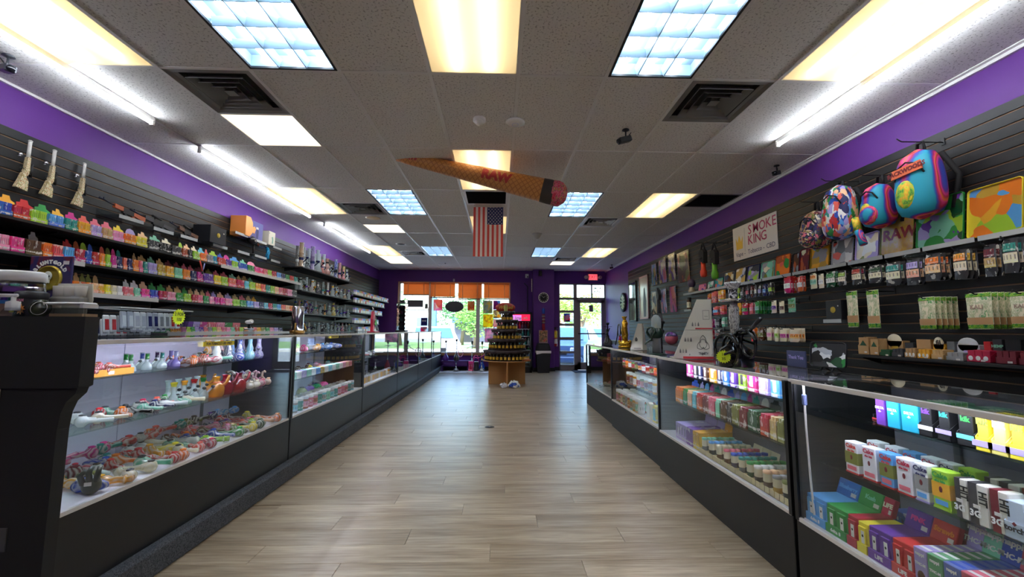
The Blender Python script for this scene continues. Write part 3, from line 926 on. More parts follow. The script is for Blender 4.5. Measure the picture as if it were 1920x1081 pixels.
ob('hook', MB().tube([(0, .02, .05), (0, 0, .05), (0, 0, .03)], .004, 5), ALU, t)
ob('top_band', MB().lathe([(.035, -.13), (.05, 0), (.0, .03)], 12), mat('sock_blue', (45, 80, 175), .8), t)
for i in range(6):
    ob('spiral_ring', MB().lathe([(.03, -.18 - i * .045), (.055, -.165 - i * .045), (.03, -.15 - i * .045)], 12), mat('sock_cream' if i % 2 else 'sock_rust', (220, 200, 170) if i % 2 else (165, 80, 70), .8), t)
ob('tail', MB().lathe([(.0, -.62), (.05, -.6), (.04, -.43), (.02, -.42)], 10), mat('sock_red', (165, 30, 45), .8), t)
p, q = PY(1010.5, 618.5, 12.19), PY(1027, 642.5, 12.19)
t = thing('column_poster', 'pinkish poster in a pale frame on the column above the bin', 'poster', ((p[0] + q[0]) / 2, 12.19, (p[2] + q[2]) / 2))
w, h = (q[0] - p[0]) / 2, (p[2] - q[2]) / 2
ob('frame', MB().box(-w, w, -.006, .008, -h, h, .003), mat('frame_pink', (205, 165, 160), .5), t)
ob('print', MB().box(-w + .015, w - .015, -.008, -.006, -h + .03, h - .02), art('poster_col', ['rose', 'peach', 'brown', 'tan', 'coral'], 2.5, 'noise'), t)
t = thing('fire_extinguisher', 'yellow-topped fire extinguisher with a white label on the column side', 'extinguisher', (1.62, 12.30, .72))
ob('cylinder', MB().lathe([(0, -.02), (.062, -.02), (.066, .0), (.066, .38), (.05, .43), (.02, .45), (0, .45)], 18), mat('ext_red', (170, 25, 35), .3), t)
ob('label', MB().lathe([(.0672, .06), (.0672, .2)], 18), mat('ext_label', (215, 205, 200), .5), t)
ob('tag', MB().lathe([(.0676, .23), (.0676, .42)], 18), mat('ext_yellow', (225, 195, 40), .5), t)
ob('valve', MB().lathe([(.02, .45), (.02, .5), (.03, .5), (.03, .53), (0, .53)], 10).box(-.012, .09, -.01, .01, .52, .535), FBLACK, t)
ob('hose', MB().tube([(.03, 0, .5), (.08, 0, .47), (.085, 0, .3), (.078, 0, .12)], .009, 6), FBLACK, t)
ob('bracket', MB().box(-.02, .02, .02, .08, .15, .2).box(-.03, -.02, -.07, .07, .16, .19), FBLACK, t)
t = thing('waste_bin', 'tall black swing-lid waste bin with a white liner before the column', 'bin', (1.22, 11.86, 0))
ob('body', MB().prism([(-.16, 0), (.16, 0), (.2, .56), (-.2, .56)], -.15, .15), mat('bin_black', (26, 26, 32), .35), t)
ob('liner', MB().box(-.212, .212, -.165, .165, .53, .6, .01).prism([(-.2, .5), (.05, .55), (.2, .53), (.2, .56), (-.2, .56)], -.17, -.155), mat('liner_white', (225, 215, 215), .6), t)
ob('lid', MB().prism([(-.195, .6), (.195, .6), (.19, .68), (.15, .8), (-.15, .8), (-.19, .68)], -.155, .155), mat('bin_black', (26, 26, 32), .35), t)
ob('flap', MB().box(-.13, .13, -.165, -.155, .62, .76, .004), mat('bin_flap', (36, 36, 42), .4), t)
t = thing('alarm_box', 'small white alarm box high on the back wall left of the column', 'alarm', PY(988, 517, 12.47))
ob('case', MB().bx((0, 0, 0), (.1, .05, .12), .008), mat('alarm_white', (200, 196, 205), .4), t)
ob('lens', MB().bx((.02, -.028, -.03), (.04, .02, .04), .006), mat('alarm_dark', (60, 58, 70), .3), t)
t = thing('height_strip', 'narrow pale measuring strip on the side of the column', 'strip', PY(997, 534.5, 12.18))
ob('strip', MB().box(-.012, .012, -.002, .002, -.19, .19), mat('strip_pale', (215, 195, 190), .5), t)
for i in range(5):
    ob('mark', MB().box(-.01, .004, -.003, -.002, -.15 + i * .075, -.143 + i * .075), mat('ext_red', (170, 25, 35), .3), t)
t = thing('speaker', 'small black speaker high on the column', 'speaker', PY(1013, 512, 12.16))
ob('case', MB().bx((0, 0, 0), (.09, .07, .16), .008), FBLACK, t)
ob('grille', MB().bx((0, -.036, 0), (.07, .004, .13), .0015), mat('mesh_black', (40, 40, 46), .8), t)
t = thing('window_sensor', 'tiny white sensor on the wall over the window', 'sensor', PY(851, 525, 12.48))
ob('case', MB().bx((0, 0, 0), (.05, .03, .08), .008), mat('alarm_white', (200, 196, 205), .4), t)
ob('led', MB().bx((0, -.016, .02), (.01, .004, .01)), FBLACK, t)
t = thing('wall_pipe', 'dark cable conduit running down the back wall to the cooler', 'conduit', (.83, 12.47, 1.5))
ob('tube', MB().tube([(0, 0, .0), (0, 0, .95), (-.1, 0, 1.05)], .014, 6), PB('conduit', (48, 30, 62)), t)

# ------------------------------------------------------------------ drinks cooler
CX0, CX1, CY0 = .32, .9, 11.72
t = thing('drinks_cooler', 'black glass-door drinks cooler with a red header, behind the bottle pyramid', 'cooler', ((CX0 + CX1) / 2, CY0, 0))
w = (CX1 - CX0) / 2
ob('cabinet', MB().box(-w, -w + .05, 0, .6, 0, 1.66).box(w - .05, w, 0, .6, 0, 1.66).box(-w, w, 0, .6, 0, .16).box(-w, w, .56, .6, 0, 1.66).box(-w, w, 0, .6, 1.6, 1.66), FBLACK, t)
hd = ob('header', MB().box(-w + .05, w - .05, 0, .06, 1.4, 1.6), emit('header_red', (190, 25, 60), .55), t)
ob('header_band', MB().box(-w + .05, 0, -.004, 0, 1.4, 1.58), emit('header_pink', (190, 110, 190), .5), hd)
letters(t, 'ice', .16, (-.1, -.006, 1.49), 'white', bold=.004, shear=.2)
letters(t, 'cola', .09, (.1, -.006, 1.5), 'white', bold=.002, shear=.2)
CSH = mat('cooler_shelf', (200, 205, 210), .4)
for z in (.28, .52, .76, 1.0, 1.2):
    ob('shelf', MB().box(-w + .05, w - .05, .05, .5, z - .015, z), CSH, t)
ob('lamp', MB().box(-w + .055, -w + .07, .06, .09, .2, 1.38), emit('lit_cooler', (200, 225, 255), 3), t)
ob('glass_door', MB().box(-w + .05, w - .05, -.012, -.006, .16, 1.4), GLASS, t)
ob('door_frame', MB().box(-w + .03, -w + .05, -.02, 0, .14, 1.42).box(w - .05, w - .03, -.02, 0, .14, 1.42).box(-w + .03, w - .03, -.02, 0, .14, .17).box(-w + .03, w - .03, -.02, 0, 1.395, 1.42), FBLACK, t)
ob('handle', MB().tube([(w - .05, -.02, .7), (w - .05, -.06, .72), (w - .05, -.06, 1.05), (w - .05, -.02, 1.07)], .008, 6), ALU, t)
_b = MB().lathe([(0, 0), (.03, 0), (.032, .02), (.032, .1), (.012, .15), (.012, .17), (0, .17)], 10).mesh('bottle_body')
bcol = [['dark green', 'green', 'teal', 'green', 'charcoal', 'teal'], ['teal', 'dark green', 'silver', 'teal', 'charcoal', 'green'], ['green', 'charcoal', 'teal', 'dark green', 'teal', 'silver'],
        ['dark green', 'green', 'dark green', 'teal', 'charcoal', 'teal'], ['magenta', 'purple', 'crimson', 'brown', 'charcoal', 'brown']]
where = ['on the bottom shelf of the drinks cooler', 'on the second lowest shelf of the drinks cooler', 'on the middle shelf of the drinks cooler', 'on the fourth shelf of the drinks cooler', 'on the top shelf of the drinks cooler']
for i, z in enumerate((.28, .52, .76, 1.0, 1.2)):
    ls = labels([c + ' drink bottle' for c in bcol[i]], where[i])
    for j in range(6):
        b = thing('drink_bottle', ls[j], 'bottle', ((CX0 + CX1) / 2 - .2 + j * .08, CY0 + .1, z), 0, 'bottles in the drinks cooler')
        ob('body', _b, objmat('gloss'), b, color=bcol[i][j])
        ob('cap', MB().lathe([(.014, .165), (.014, .185), (0, .185)], 8), objmat('card'), b, color='silver' if j % 2 else 'crimson')

# ------------------------------------------------------------------ bottle pyramid on its cardboard table
PXC, PYC = .17, 9.35
CARD = mat('corrugated_card', (188, 138, 84), .8)
t = thing('display_table', 'round cardboard display table on a cross of brown panels', 'table', (PXC, PYC, 0))
ob('cross_panel', MB().box(-.4, .4, -.012, .012, 0, .5), CARD, t)
ob('cross_panel', MB().box(-.012, .012, -.5, .3, 0, .5), CARD, t)
ob('tabletop', MB().lathe([(0, .5), (.52, .5), (.525, .508), (.52, .518), (0, .518)], 40), CARD, t)
t = thing('tiered_tray', 'five-tier dark brown scalloped tray tower with bottles', 'display', (PXC, PYC, .518))
TR = [.53, .44, .35, .265, .17]; TZ = [.0, .24, .44, .65, .84]
BRN = mat('tray_brown', (48, 30, 28), .7)
for i in range(5):
    ob('tier_plate', MB().lathe([(0, TZ[i]), (TR[i] - .02, TZ[i]), (TR[i] - .02, TZ[i] + .008), (0, TZ[i] + .008)], 36), BRN, t)
    # drooping scalloped skirt above the bottles of this tier
    sk = MB(); n = 48; zz = TZ[i] + .178; rr = (TR[i + 1] if i < 4 else .1) + .03
    vs = []
    for k in range(n):
        a = 2 * PI * k / n; wv = .012 * math.sin(k * 2.4)
        vs += [(math.cos(a) * (rr - .04), math.sin(a) * (rr - .04), zz + .045), (math.cos(a) * (rr + .05 + wv), math.sin(a) * (rr + .05 + wv), zz + .03 + wv), (math.cos(a) * (rr + .035 - wv), math.sin(a) * (rr + .035 - wv), zz - .02 + wv * 1.5)]
    fs = []
    for k in range(n):
        k2 = (k + 1) % n
        fs += [(3 * k, 3 * k + 1, 3 * k2 + 1, 3 * k2), (3 * k + 1, 3 * k + 2, 3 * k2 + 2, 3 * k2 + 1)]
    ob('scalloped_skirt', sk.add(vs, fs, True), BRN, t)
ob('core', MB().lathe([(.42, 0), (.33, .22), (.25, .42), (.17, .62), (.1, .8), (.08, 1.0), (0, 1.0)], 20), BRN, t)
_bb = MB().lathe([(0, 0), (.026, 0), (.028, .01), (.028, .09), (.015, .115), (.015, .13), (0, .13)], 10).mesh('bottle_body')
_bl = MB().lathe([(.0287, .02), (.0287, .08)], 10).mesh('bottle_label')
_bc = MB().lathe([(.016, .128), (.016, .145), (0, .145)], 8).mesh('bottle_cap')
tn = ['bottom', 'second', 'third', 'fourth', 'top']
for i in range(5):
    n = [34, 28, 22, 16, 9][i]
    vis = [k for k in range(n) if math.sin(2 * PI * k / n) < .35]
    vis.sort(key=lambda k: math.cos(2 * PI * k / n))       # left to right
    vis = vis[::1]
    ls = labels(['yellow-labelled dark bottle'] * len(vis), 'on the %s tier of the bottle pyramid' % tn[i])
    for j, k in enumerate(vis):
        a = 2 * PI * k / n; r = TR[i] - .065
        b = thing('sauce_bottle', ls[j], 'bottle',
                  (PXC + math.cos(a) * r, PYC + math.sin(a) * r, .518 + TZ[i] + .009), a + PI / 2, 'bottles on the %s tier of the pyramid' % tn[i])
        ob('bottle_body', _bb, mat('bottle_brown', (40, 26, 16), .15), b)
        ob('bottle_label', _bl, mat('label_yellow', (212, 168, 48), .5), b)
        ob('bottle_cap', _bc, FBLACK, b)
p = PY(947.5, 576.5, PYC)
t = thing('oval_topper', 'red oval sign topping the bottle pyramid', 'sign', (p[0], PYC, p[2]))
ob('panel', MB().lathe([(0, -.008), (.215, -.008), (.22, 0), (.215, .008), (0, .008)], 40, M=Mx, sx=1, sy=.5), mat('topper_red', (176, 52, 34), .45), t)
letters(t, 'Wicked', .1, (0, -.01, .005), 'gold', bold=.003, shear=.25)
ob('stem', MB().box(-.03, .03, -.006, .006, -.3, -.08), BRN, t)
t = thing('sample_bottle', 'tan bottle standing on the pyramid top before the oval sign', 'bottle', (p[0] + .01, PYC - .06, p[2] - .155))
ob('body', MB().lathe([(0, 0), (.034, 0), (.036, .01), (.036, .2), (.03, .22), (0, .22)], 14), mat('jar_tan', (165, 150, 80), .4), t)
ob('label', MB().lathe([(.0366, .06), (.0366, .18)], 14), mat('jar_label', (185, 180, 95), .5), t)
t = thing('crumpled_bag', 'crumpled white and blue plastic bag under the cardboard table', 'bag', (PXC + .13, PYC - .63, 0))
m = MB().ell((0, 0, .06), (.12, .09, .07), 14, 8); rr = random.Random(4)
m.v = [(x + rr.uniform(-.02, .02), y + rr.uniform(-.02, .02), max(.002, z + rr.uniform(-.03, .03))) for x, y, z in m.v]; m.s = [False] * len(m.s)
ob('bag', m, art('bag_print', ['white', 'grey', 'white', 'blue', 'white'], 3), t)
m2 = MB().ell((-.2, .0, .045), (.08, .06, .05), 12, 6); m2.v = [(x + rr.uniform(-.015, .015), y + rr.uniform(-.015, .015), max(.002, z + rr.uniform(-.02, .02))) for x, y, z in m2.v]
m2.s = [False] * len(m2.s)
ob('bag_corner', m2, mat('bag_white', (215, 215, 222), .4), t)
t = thing('ashtray', 'orange tray on the right edge of the cardboard display table', 'tray', (PXC + .4, PYC - .3, .519))
ob('dish', MB().lathe([(0, 0), (.08, 0), (.1, .03), (.09, .032), (.07, .012), (0, .01)], 20, sx=1.1, sy=.7), mat('dish_orange', (210, 110, 55), .35), t)
ob('packet', MB().bx((0, 0, .045), (.12, .06, .02), .004), mat('dish_tan', (220, 175, 130), .5), t)
# dark round cap on the aisle floor
t = thing('floor_cap', 'small black round cap set in the wooden floor of the aisle', 'cap', PZ(918, 800, 0))
ob('plate', MB().lathe([(0, .004), (.052, .004), (.06, 0)], 24), FBLACK, t)
ob('screw', MB().lathe([(0, .006), (.008, .006), (.01, .004)], 8), ALU, t)
struct('entry_mat', MB().box(2.1, 3.1, 11.75, 12.45, 0, .008), mat('mat_navy', (30, 34, 52), .95))
# ------------------------------------------------------------------ hookahs (shared builder)
def hookah(p, rz, label, col, h=.6, stem='silver', hose='black', bowl='black', style='gloss', group=None, tray=True, sc=1.0, hs=1, stemstyle='metallic'):
    t = thing('hookah', label, 'hookah', p, rz, group); t.scale = (sc,) * 3
    v = h * .36
    ob('vase', MB().lathe([(0, 0), (.07, 0), (.085, .02), (.08, v * .45), (.045, v * .75), (.026, v * .9), (.03, v), (.0, v)], 18), objmat(style), t, color=col)
    ob('stem', MB().lathe([(.024, v), (.024, v + .03), (.012, v + .04), (.012, v + .1), (.018, v + .11), (.012, v + .12), (.011, h * .74), (.016, h * .75), (.011, h * .76), (.009, h * .9), (0, h * .9)], 12), objmat(stemstyle), t, color=stem)
    if tray: ob('ash_tray', MB().lathe([(.012, h * .82), (.075, h * .815), (.085, h * .83), (.07, h * .825), (.012, h * .83)], 20), objmat('metallic'), t, color=stem)
    ob('bowl', MB().lathe([(.012, h * .88), (.03, h * .93), (.034, h), (.028, h), (.022, h * .95), (0, h * .94)], 12), objmat('gloss'), t, color=bowl)
    if hose:
        pts = []
        for i in range(22):
            a = i / 21 * 2 * PI * 1.35
            pts.append((hs * (.05 + .1 * (1 - math.cos(a)) * .7), -.05 + .02 * math.sin(a * 2), v + .05 + .11 * math.sin(a) - i * .004))
        ob('hose', MB().tube([(hs * .02, 0, v + .05)] + pts + [(hs * .26, -.06, v + .1), (hs * .36, -.06, v + .16)], .0095, 7), objmat('gloss'), t, color=hose)
    return t
# ------------------------------------------------------------------ hookahs and boxes on the floor under the shop window
t = thing('plastic_sheet', 'crumpled white plastic sheet on the floor under the shop window', 'sheet', (-.98, 11.86, 0))
rq = random.Random(3)
ob('sheet', MB().grid(lambda i, j: ((i - .5) * 1.4 + rq.uniform(-.02, .02), (j - .5) * .36 + rq.uniform(-.03, .03), .004 + rq.uniform(0, .045) * math.sin(PI * j)), 22, 6, False), mat('sheet_white', (225, 225, 228), .3), t)
t = thing('bench', 'low purple bench with a dark opening under the shop window', 'bench', (PY(853, 690, 12.1)[0], 12.14, 0))
w = .38
PB2 = mat('bench_purple', (86, 44, 120), .45)
ob('top', MB().box(-w, w, -.1, .14, .27, .3, .004), PB2, t)
ob('front_rail', MB().box(-w, w, -.1, -.08, .17, .27), PB2, t)
for x in (-w + .015, w - .015): ob('leg', MB().box(x - .015, x + .015, -.1, .14, 0, .27), PB2, t)
def wh(u, y, z, h, c, stem, label, hose=None, style='gloss'):
    hookah((PY(u, 660, y)[0], y, z), 0, label, c, h, stem, hose, 'maroon' if c == 'hot pink' else 'charcoal', style, None, True, 1.0)
wh(836, 12.13, .301, .56, 'purple', 'silver', 'purple hookah with a silver stem on the purple bench under the window')
wh(856, 12.13, .301, .6, 'charcoal', 'silver', 'black hookah with a pink hose on the purple bench under the window', 'pink')
wh(885, 12.18, .0, .85, 'pink', 'silver', 'pink hookah on the floor under the middle window pane', 'hot pink')
wh(904, 12.2, .0, .84, 'blue', 'gold', 'blue hookah on the floor left of the bottle pyramid')
wh(922, 12.2, .0, .86, 'crimson', 'silver', 'crimson hookah on the floor behind the bottle pyramid')
hookah((PY(855, 690, 11.9)[0], 11.9, .03), 0, 'small silver hookah base in front of the purple bench', 'silver', .26, 'silver', None, 'black', 'metallic', None, False)
hookah((PY(903, 690, 11.9)[0], 11.9, .03), 0, 'small silver hookah base beside the black box under the window', 'silver', .28, 'silver', None, 'black', 'metallic', None, False)
for u, c, h, lb in ((882.5, 'hot pink', .27, 'pink and red boxed hookah on the floor under the window'), (893, 'black', .25, 'black box on the floor between the pink box and the silver base')):
    t = thing('hookah_box', lb, 'box', (PY(u, 690, 11.95)[0], 11.97, .03))
    ob('box', MB().box(-.06, .06, -.05, .05, 0, h, .003), objmat('print' if c != 'black' else 'card'), t, color=c)
    ob('front_label', MB().prism([(-.04, .04), (.04, .04), (0, h * .8)], -.052, -.0505), objmat('card'), t, color='crimson' if c != 'black' else 'charcoal')
    ob('top_card', MB().box(-.058, .058, -.048, .048, h, h + .004), objmat('card'), t, color='white')
# ================================================================== glass showcases
LAM = mat('black_laminate', (26, 26, 28), .42)
EDGE = mat('white_edge', (215, 210, 205), .4)
DECK = mat('white_deck', (205, 202, 210), .5)
BACKP = mat('pale_back_panel', (186, 180, 200), .45)
BACKD = mat('grey_back_panel', (150, 146, 160), .45)
SATIN = mat('satin_metal', (128, 126, 130), .35, .7)
SHELFG = pane_mat('shelf_glass', (.86, .93, .9, 1))
LED = emit('lit_case_led', (226, 230, 255), L_CASE)
LED_R = emit('lit_case_led_dim', (230, 232, 255), L_CASE * .62)
def showcase(label, x, y0, y1, rz, z0, zg, zt, shelves, back, led=True, inset=.06, depth=.5):
    """front faces local -y; shelves = [(z, front inset)]"""
    w = (y1 - y0) / 2
    t = thing('showcase', label, 'showcase', (x, (y0 + y1) / 2, 0), rz, 'glass showcases along the aisle')
    ob('base_panel', MB().box(-w, w, 0, depth, z0, zg - .012, .003), LAM, t)
    ob('edge_strip', MB().box(-w + .01, w - .01, -.003, .012, zg - .012, zg + .004), EDGE, t)
    ob('deck', MB().box(-w + .012, w - .012, .012, depth - .012, zg - .012, zg), DECK, t)
    for s in (-1, 1):
        a, b = (-w, -w + .022) if s < 0 else (w - .022, w)
        ob('corner_post', MB().box(a, b, -.004, .02, zg - .01, zt - .012), LAM, t)
        ob('end_panel', MB().box(a, a + .012, .02, depth, zg, zt - .014) if s < 0 else MB().box(b - .012, b, .02, depth, zg, zt - .014), LAM, t)
    ob('front_glass', MB().box(-w + .022, w - .022, .003, .008, zg + .004, zt - .018), GLASS, t)
    ob('top_glass', MB().box(-w + .004, w - .004, .014, depth - .02, zt - .006, zt), GLASS, t)
    ob('top_rail', MB().box(-w, w, -.004, .014, zt - .02, zt, .002).box(-w + .02, w - .02, .013, .036, zt - .009, zt - .0065), EDGE, t)
    ob('rear_rail', MB().box(-w, w, depth - .02, depth, zt - .03, zt, .002), LAM, t)
    for s in (-1, 1):
        yy = depth - .012 - (.006 if s > 0 else 0)
        ob('sliding_door', MB().box(-w + .015 if s < 0 else -.02, .02 if s < 0 else w - .015, yy - .005, yy, zg, zt - .03), back, t)
    for f in (-.33, .33):
        ob('shelf_standard', MB().box(f * 2 * w - .012, f * 2 * w + .012, depth - .032, depth - .024, zg, zt - .03), SATIN, t)
    for z, i in shelves:
        g = ob('glass_shelf', MB().box(-w + .03, w - .03, i, depth - .035, z - .007, z), SHELFG, t)
        for f in (-.33, .33):
            ob('shelf_bracket', MB().prism([(i + .04, z - .008), (depth - .03, z - .008), (depth - .03, z - .05)], f * 2 * w - .003, f * 2 * w + .003, M=Matrix(((0, 1, 0, 0), (1, 0, 0, 0), (0, 0, 1, 0), (0, 0, 0, 1)))), SATIN, t)
    if led:
        ob('led_bar', MB().box(-w + .05, w - .05, .017, .03, zt - .0165, zt - .0105), LED if rz > 0 else LED_R, t)
    return t
XS = -1.68
struct('carpeted_platform', MB().box(-3.5, -1.625, 1.1, 12.38, 0, .13, .012), mat('carpet_grey', (78, 80, 86), .95))
def carpet():
    m = bpy.data.materials['carpet_grey']; n = m.node_tree.nodes; l = m.node_tree.links; p = n['Principled BSDF']
    t = _noise(n, l, _coord(n), 180, 2); b = _noise(n, l, _coord(n), 9, 3)
    c = _ramp(n, l, t.outputs[0], [(.3, (40, 42, 46)), (.7, (104, 106, 112))])
    l.new(_mix(n, l, .35, c, b.outputs[0], 'MULTIPLY'), p.inputs['Base Color'])
    bm = n.new('ShaderNodeBump'); bm.inputs['Strength'].default_value = .6; bm.inputs['Distance'].default_value = .004
    l.new(t.outputs[0], bm.inputs['Height']); l.new(bm.outputs[0], p.inputs['Normal'])
carpet()
LC = [(1.56, 3.535), (3.55, 5.35), (5.365, 7.14), (7.155, 8.94), (8.955, 10.68), (10.695, 12.36)]
LN = ['nearest showcase on the left, full of blown glass pipes', 'second showcase on the left', 'third showcase on the left', 'fourth showcase on the left',
      'fifth showcase on the left', 'last showcase on the left, by the window']
for i, (a, b) in enumerate(LC):
    showcase(LN[i], XS, a, b, RZL, .13, .462, 1.125, [(.735, .08), (.945, .17)] if i < 2 else [(.78, .12)], BACKP if i < 1 else BACKD, i < 3)

# ------------------------------------------------------------------ black end cabinet
t = thing('end_cabinet', 'tall black end cabinet with a curved overhang and a beige inset, far left', 'cabinet', (0, 1.545, 0))
KC = 1.545 / 1.69
def kz(z): return CZ + (z - CZ) * KC
prof = [(-2.75, .1), (-1.625, .1), (-1.622, .8), (-1.615, .86), (-1.6, .9), (-1.57, .93), (-1.555, .98), (-1.552, 1.2), (-1.556, 1.212), (-2.75, 1.212)]
prof = [(x * KC, max(.0, kz(z))) for x, z in prof]
CARPB = mat('black_board', (20, 20, 21), .6)
ob('end_panel', MB().prism(prof, -.042, 0), CARPB, t)
ob('counter_top', MB().box(-2.9, -1.64, 0, .19, 1.135, 1.209, .004), CARPB, t)
ob('rear_body', MB().box(-2.9, -2.25, .19, .98, .0, 1.209, .004), CARPB, t)
ob('top_lip', MB().prism([(-2.75 * KC, kz(.952)), (-1.56 * KC, kz(.952)), (-1.55 * KC, kz(.958)), (-1.55 * KC, 1.213), (-2.75 * KC, 1.213)], -.052, 0), CARPB, t)
ob('inset_panel', MB().box(-2.45, -1.835 * KC, -.048, -.042, .1, kz(.95), .002), mat('beige_panel', (178, 172, 158), .6), t)
ob('grey_tag', MB().box(-1.79 * KC, -1.755 * KC, -.046, -.042, kz(.38), kz(.46)), mat('tag_grey', (66, 66, 68), .6), t)

# ------------------------------------------------------------------ blown glass: shared shapes
def pipe_mesh(kind, r):
    m = MB()
    if kind == 0:      # spoon
        pr = [(0, -.062), (.012, -.06), (.0105, -.045), (.009, -.01), (.012, .01), (.021, .03), (.024, .045), (.018, .06), (0, .066)]
    elif kind == 1:    # hammer
        pr = [(0, -.06), (.009, -.058), (.008, .0), (.011, .02), (.026, .034), (.026, .05), (.012, .064), (0, .066)]
    elif kind == 2:    # fat animal-like
        pr = [(0, -.05), (.008, -.048), (.016, -.03), (.019, -.01), (.013, .006), (.018, .022), (.022, .036), (.014, .052), (0, .055)]
    else:              # steamroller with ridges
        pr = [(0, -.07), (.013, -.069), (.013, -.05), (.018, -.045), (.013, -.04), (.014, .0), (.02, .012), (.021, .05), (.013, .064), (0, .066)]
    m.lathe(pr, 12, M=Matrix.Translation((0, 0, max(p[0] for p in pr))) @ Matrix.Rotation(-PI / 2, 4, 'X'))
    zt = max(p[0] for p in pr)
    if kind in (0, 3): m.ell((.016, .02, zt), (.007, .007, .007), 8, 5)
    if kind == 2:
        for s in (-1, 1):
            m.ell((s * .013, .035, zt + .016), (.006, .006, .008), 8, 5)
    return m
PIPE = [pipe_mesh(k, None).mesh('glass_body') for k in range(4)]
BOWL = [MB().lathe([(.011, 0), (.013, .006), (.008, .008), (.006, .001)], 12, c=(0, .043, .043)).mesh('bowl'),
        MB().lathe([(.011, 0), (.013, .006), (.008, .008), (.006, .001)], 12, c=(0, .042, .047)).mesh('bowl'),
        MB().lathe([(.009, 0), (.011, .006), (.007, .008), (.005, .001)], 12, c=(0, .03, .04)).mesh('bowl'),
        MB().lathe([(.011, 0), (.013, .006), (.008, .008), (.006, .001)], 12, c=(0, .035, .038)).mesh('bowl')]
KIND = ['spoon-shaped glass pipe', 'hammer-shaped glass pipe', 'animal-shaped glass pipe', 'straight ridged glass pipe']
def pipe_at(p, rz, kind, col, label, group, style='swirl', sc=1.0, tip=0.0):
    t = thing('glass_pipe', label, 'pipe', p, rz, group)
    t.scale = (sc, sc, sc); t.rotation_euler = (0, tip, rz)
    ob('glass_body', PIPE[kind], objmat(style), t, color=col)
    ob('bowl', BOWL[kind], objmat('gloss'), t, color='charcoal' if col in ('white', 'cream', 'clear', 'mint') else col)
def many_pipes(spots, where, group, style='swirl'):
    """spots: (x, y, z, rz, kind, colour, scale)"""
    spots = sorted(spots, key=lambda s: ang(s))
    ls = labels([s[5] + ' ' + KIND[s[4]] for s in spots], where)
    for s, lb in zip(spots, ls):
        pipe_at((s[0], s[1], s[2]), s[3], s[4], s[5], lb, group, style, s[6])
r = random.Random(21)
sp = []
cols_near = ['blue', 'amber', 'cream', 'cream', 'mint', 'red', 'orange', 'cream', 'coral', 'crimson', 'lime', 'blue', 'green', 'olive', 'yellow', 'dark green', 'lime', 'peach', 'orange', 'amber']
cols_mid = ['amber', 'olive', 'clear', 'red', 'orange', 'red', 'amber', 'yellow', 'mint', 'white', 'blue', 'purple', 'brown', 'pink', 'peach', 'coral', 'rose', 'crimson', 'yellow', 'navy']
cols_back = ['teal', 'green', 'maroon', 'crimson', 'blue', 'teal', 'red', 'white', 'white', 'cream', 'brown', 'orange', 'coral', 'rose', 'pink', 'navy', 'purple', 'red', 'maroon', 'navy']
cols_wall = ['hot pink', 'hot pink', 'hot pink', 'magenta', 'hot pink', 'teal', 'red', 'white', 'coral', 'orange', 'coral', 'teal', 'teal', 'olive', 'charcoal', 'navy', 'purple', 'sky blue', 'sky blue', 'sky blue']
for row, (xx, cc) in enumerate([(-1.765, cols_near), (-1.90, cols_mid), (-2.03, cols_back), (-2.09, cols_wall)]):
    for k, c in enumerate(cc):
        y = 1.97 + k * .0785 + (row % 2) * .03
        if y > 3.46: continue
        sp.append((xx + r.uniform(-.01, .01), y, .463 + (.05 if row == 3 else 0), PI / 2 * r.choice([-1, 1]) + (r.uniform(-.5, .5) if row < 3 else PI / 2 + r.uniform(-.3, .3)), r.choice([0, 0, 1, 2, 3]), c, r.uniform(1.1, 1.35)))
many_pipes(sp, 'on the floor of the nearest left case', 'glass pipes on the floor of the nearest left case')
# lower shelf: pipes on the left, small rigs, amber and red bubblers, brown animals, bird-necked pipes
sp = []
for k, c in enumerate(['clear', 'clear', 'cream', 'red', 'orange', 'mint', 'black', 'charcoal', 'mint', 'white', 'navy', 'crimson', 'clear', 'coral', 'mint', 'green', 'cream', 'mint']):
    sp.append((-1.80 - (k % 2) * .085, 1.99 + k * .038, .736, r.uniform(.8, 2.2), r.choice([0, 1, 2]), c, 1.05))
many_pipes(sp, 'on the middle shelf of the nearest left case', 'glass pipes on the middle shelf')
RIG = MB().lathe([(0, 0), (.03, 0), (.033, .006), (.03, .03), (.014, .055), (.011, .06), (.011, .11), (.015, .118), (.014, .118), (.009, .11)], 14).tube([(.02, 0, .03), (.045, 0, .062)], .006, 6).mesh('glass_body')
RIGB = MB().ell((.05, 0, .068), (.011, .011, .009), 8, 6).mesh('black_bowl')
RIGM = MB().lathe([(.0115, .1), (.0165, .119), (.0165, .124), (.0115, .122)], 12).mesh('mouthpiece')
RIGT = MB().lathe([(.0125, .075), (.0125, .118), (.0105, .118)], 10).mesh('colour_tube')
def rig(p, rz, col, mcol, label, group, sc=1.0, tube=False, bowl=True):
    t = thing('dab_rig', label, 'water pipe', p, rz, group); t.scale = (sc,) * 3
    ob('glass_body', RIG, objmat('tint'), t, color=col)
    if bowl: ob('bowl', RIGB, objmat('gloss'), t, color='black')
    ob('mouthpiece', RIGT if tube else RIGM, objmat('tint'), t, color=mcol)
mc = ['yellow', 'clear', 'amber', 'clear', 'red', 'clear', 'green', 'clear']
ls = labels(['clear rig with %s mouthpiece' % c for c in mc], 'on the nearest left case middle shelf')
for k, c in enumerate(mc):
    rig((-1.86 - (k % 2) * .1, 2.52 + k * .04 + (.05 if k % 2 else 0), .736), .6, 'clear', c, ls[k], 'small rigs on the middle shelf', 1.05)
JUG = MB().lathe([(0, 0), (.042, 0), (.048, .02), (.048, .06), (.03, .085), (.02, .092), (.018, .12), (.024, .128)], 16).tube([(.03, 0, .06), (.07, 0, .085), (.085, 0, .13)], [.012, .01, .009], 8).mesh('glass_body')
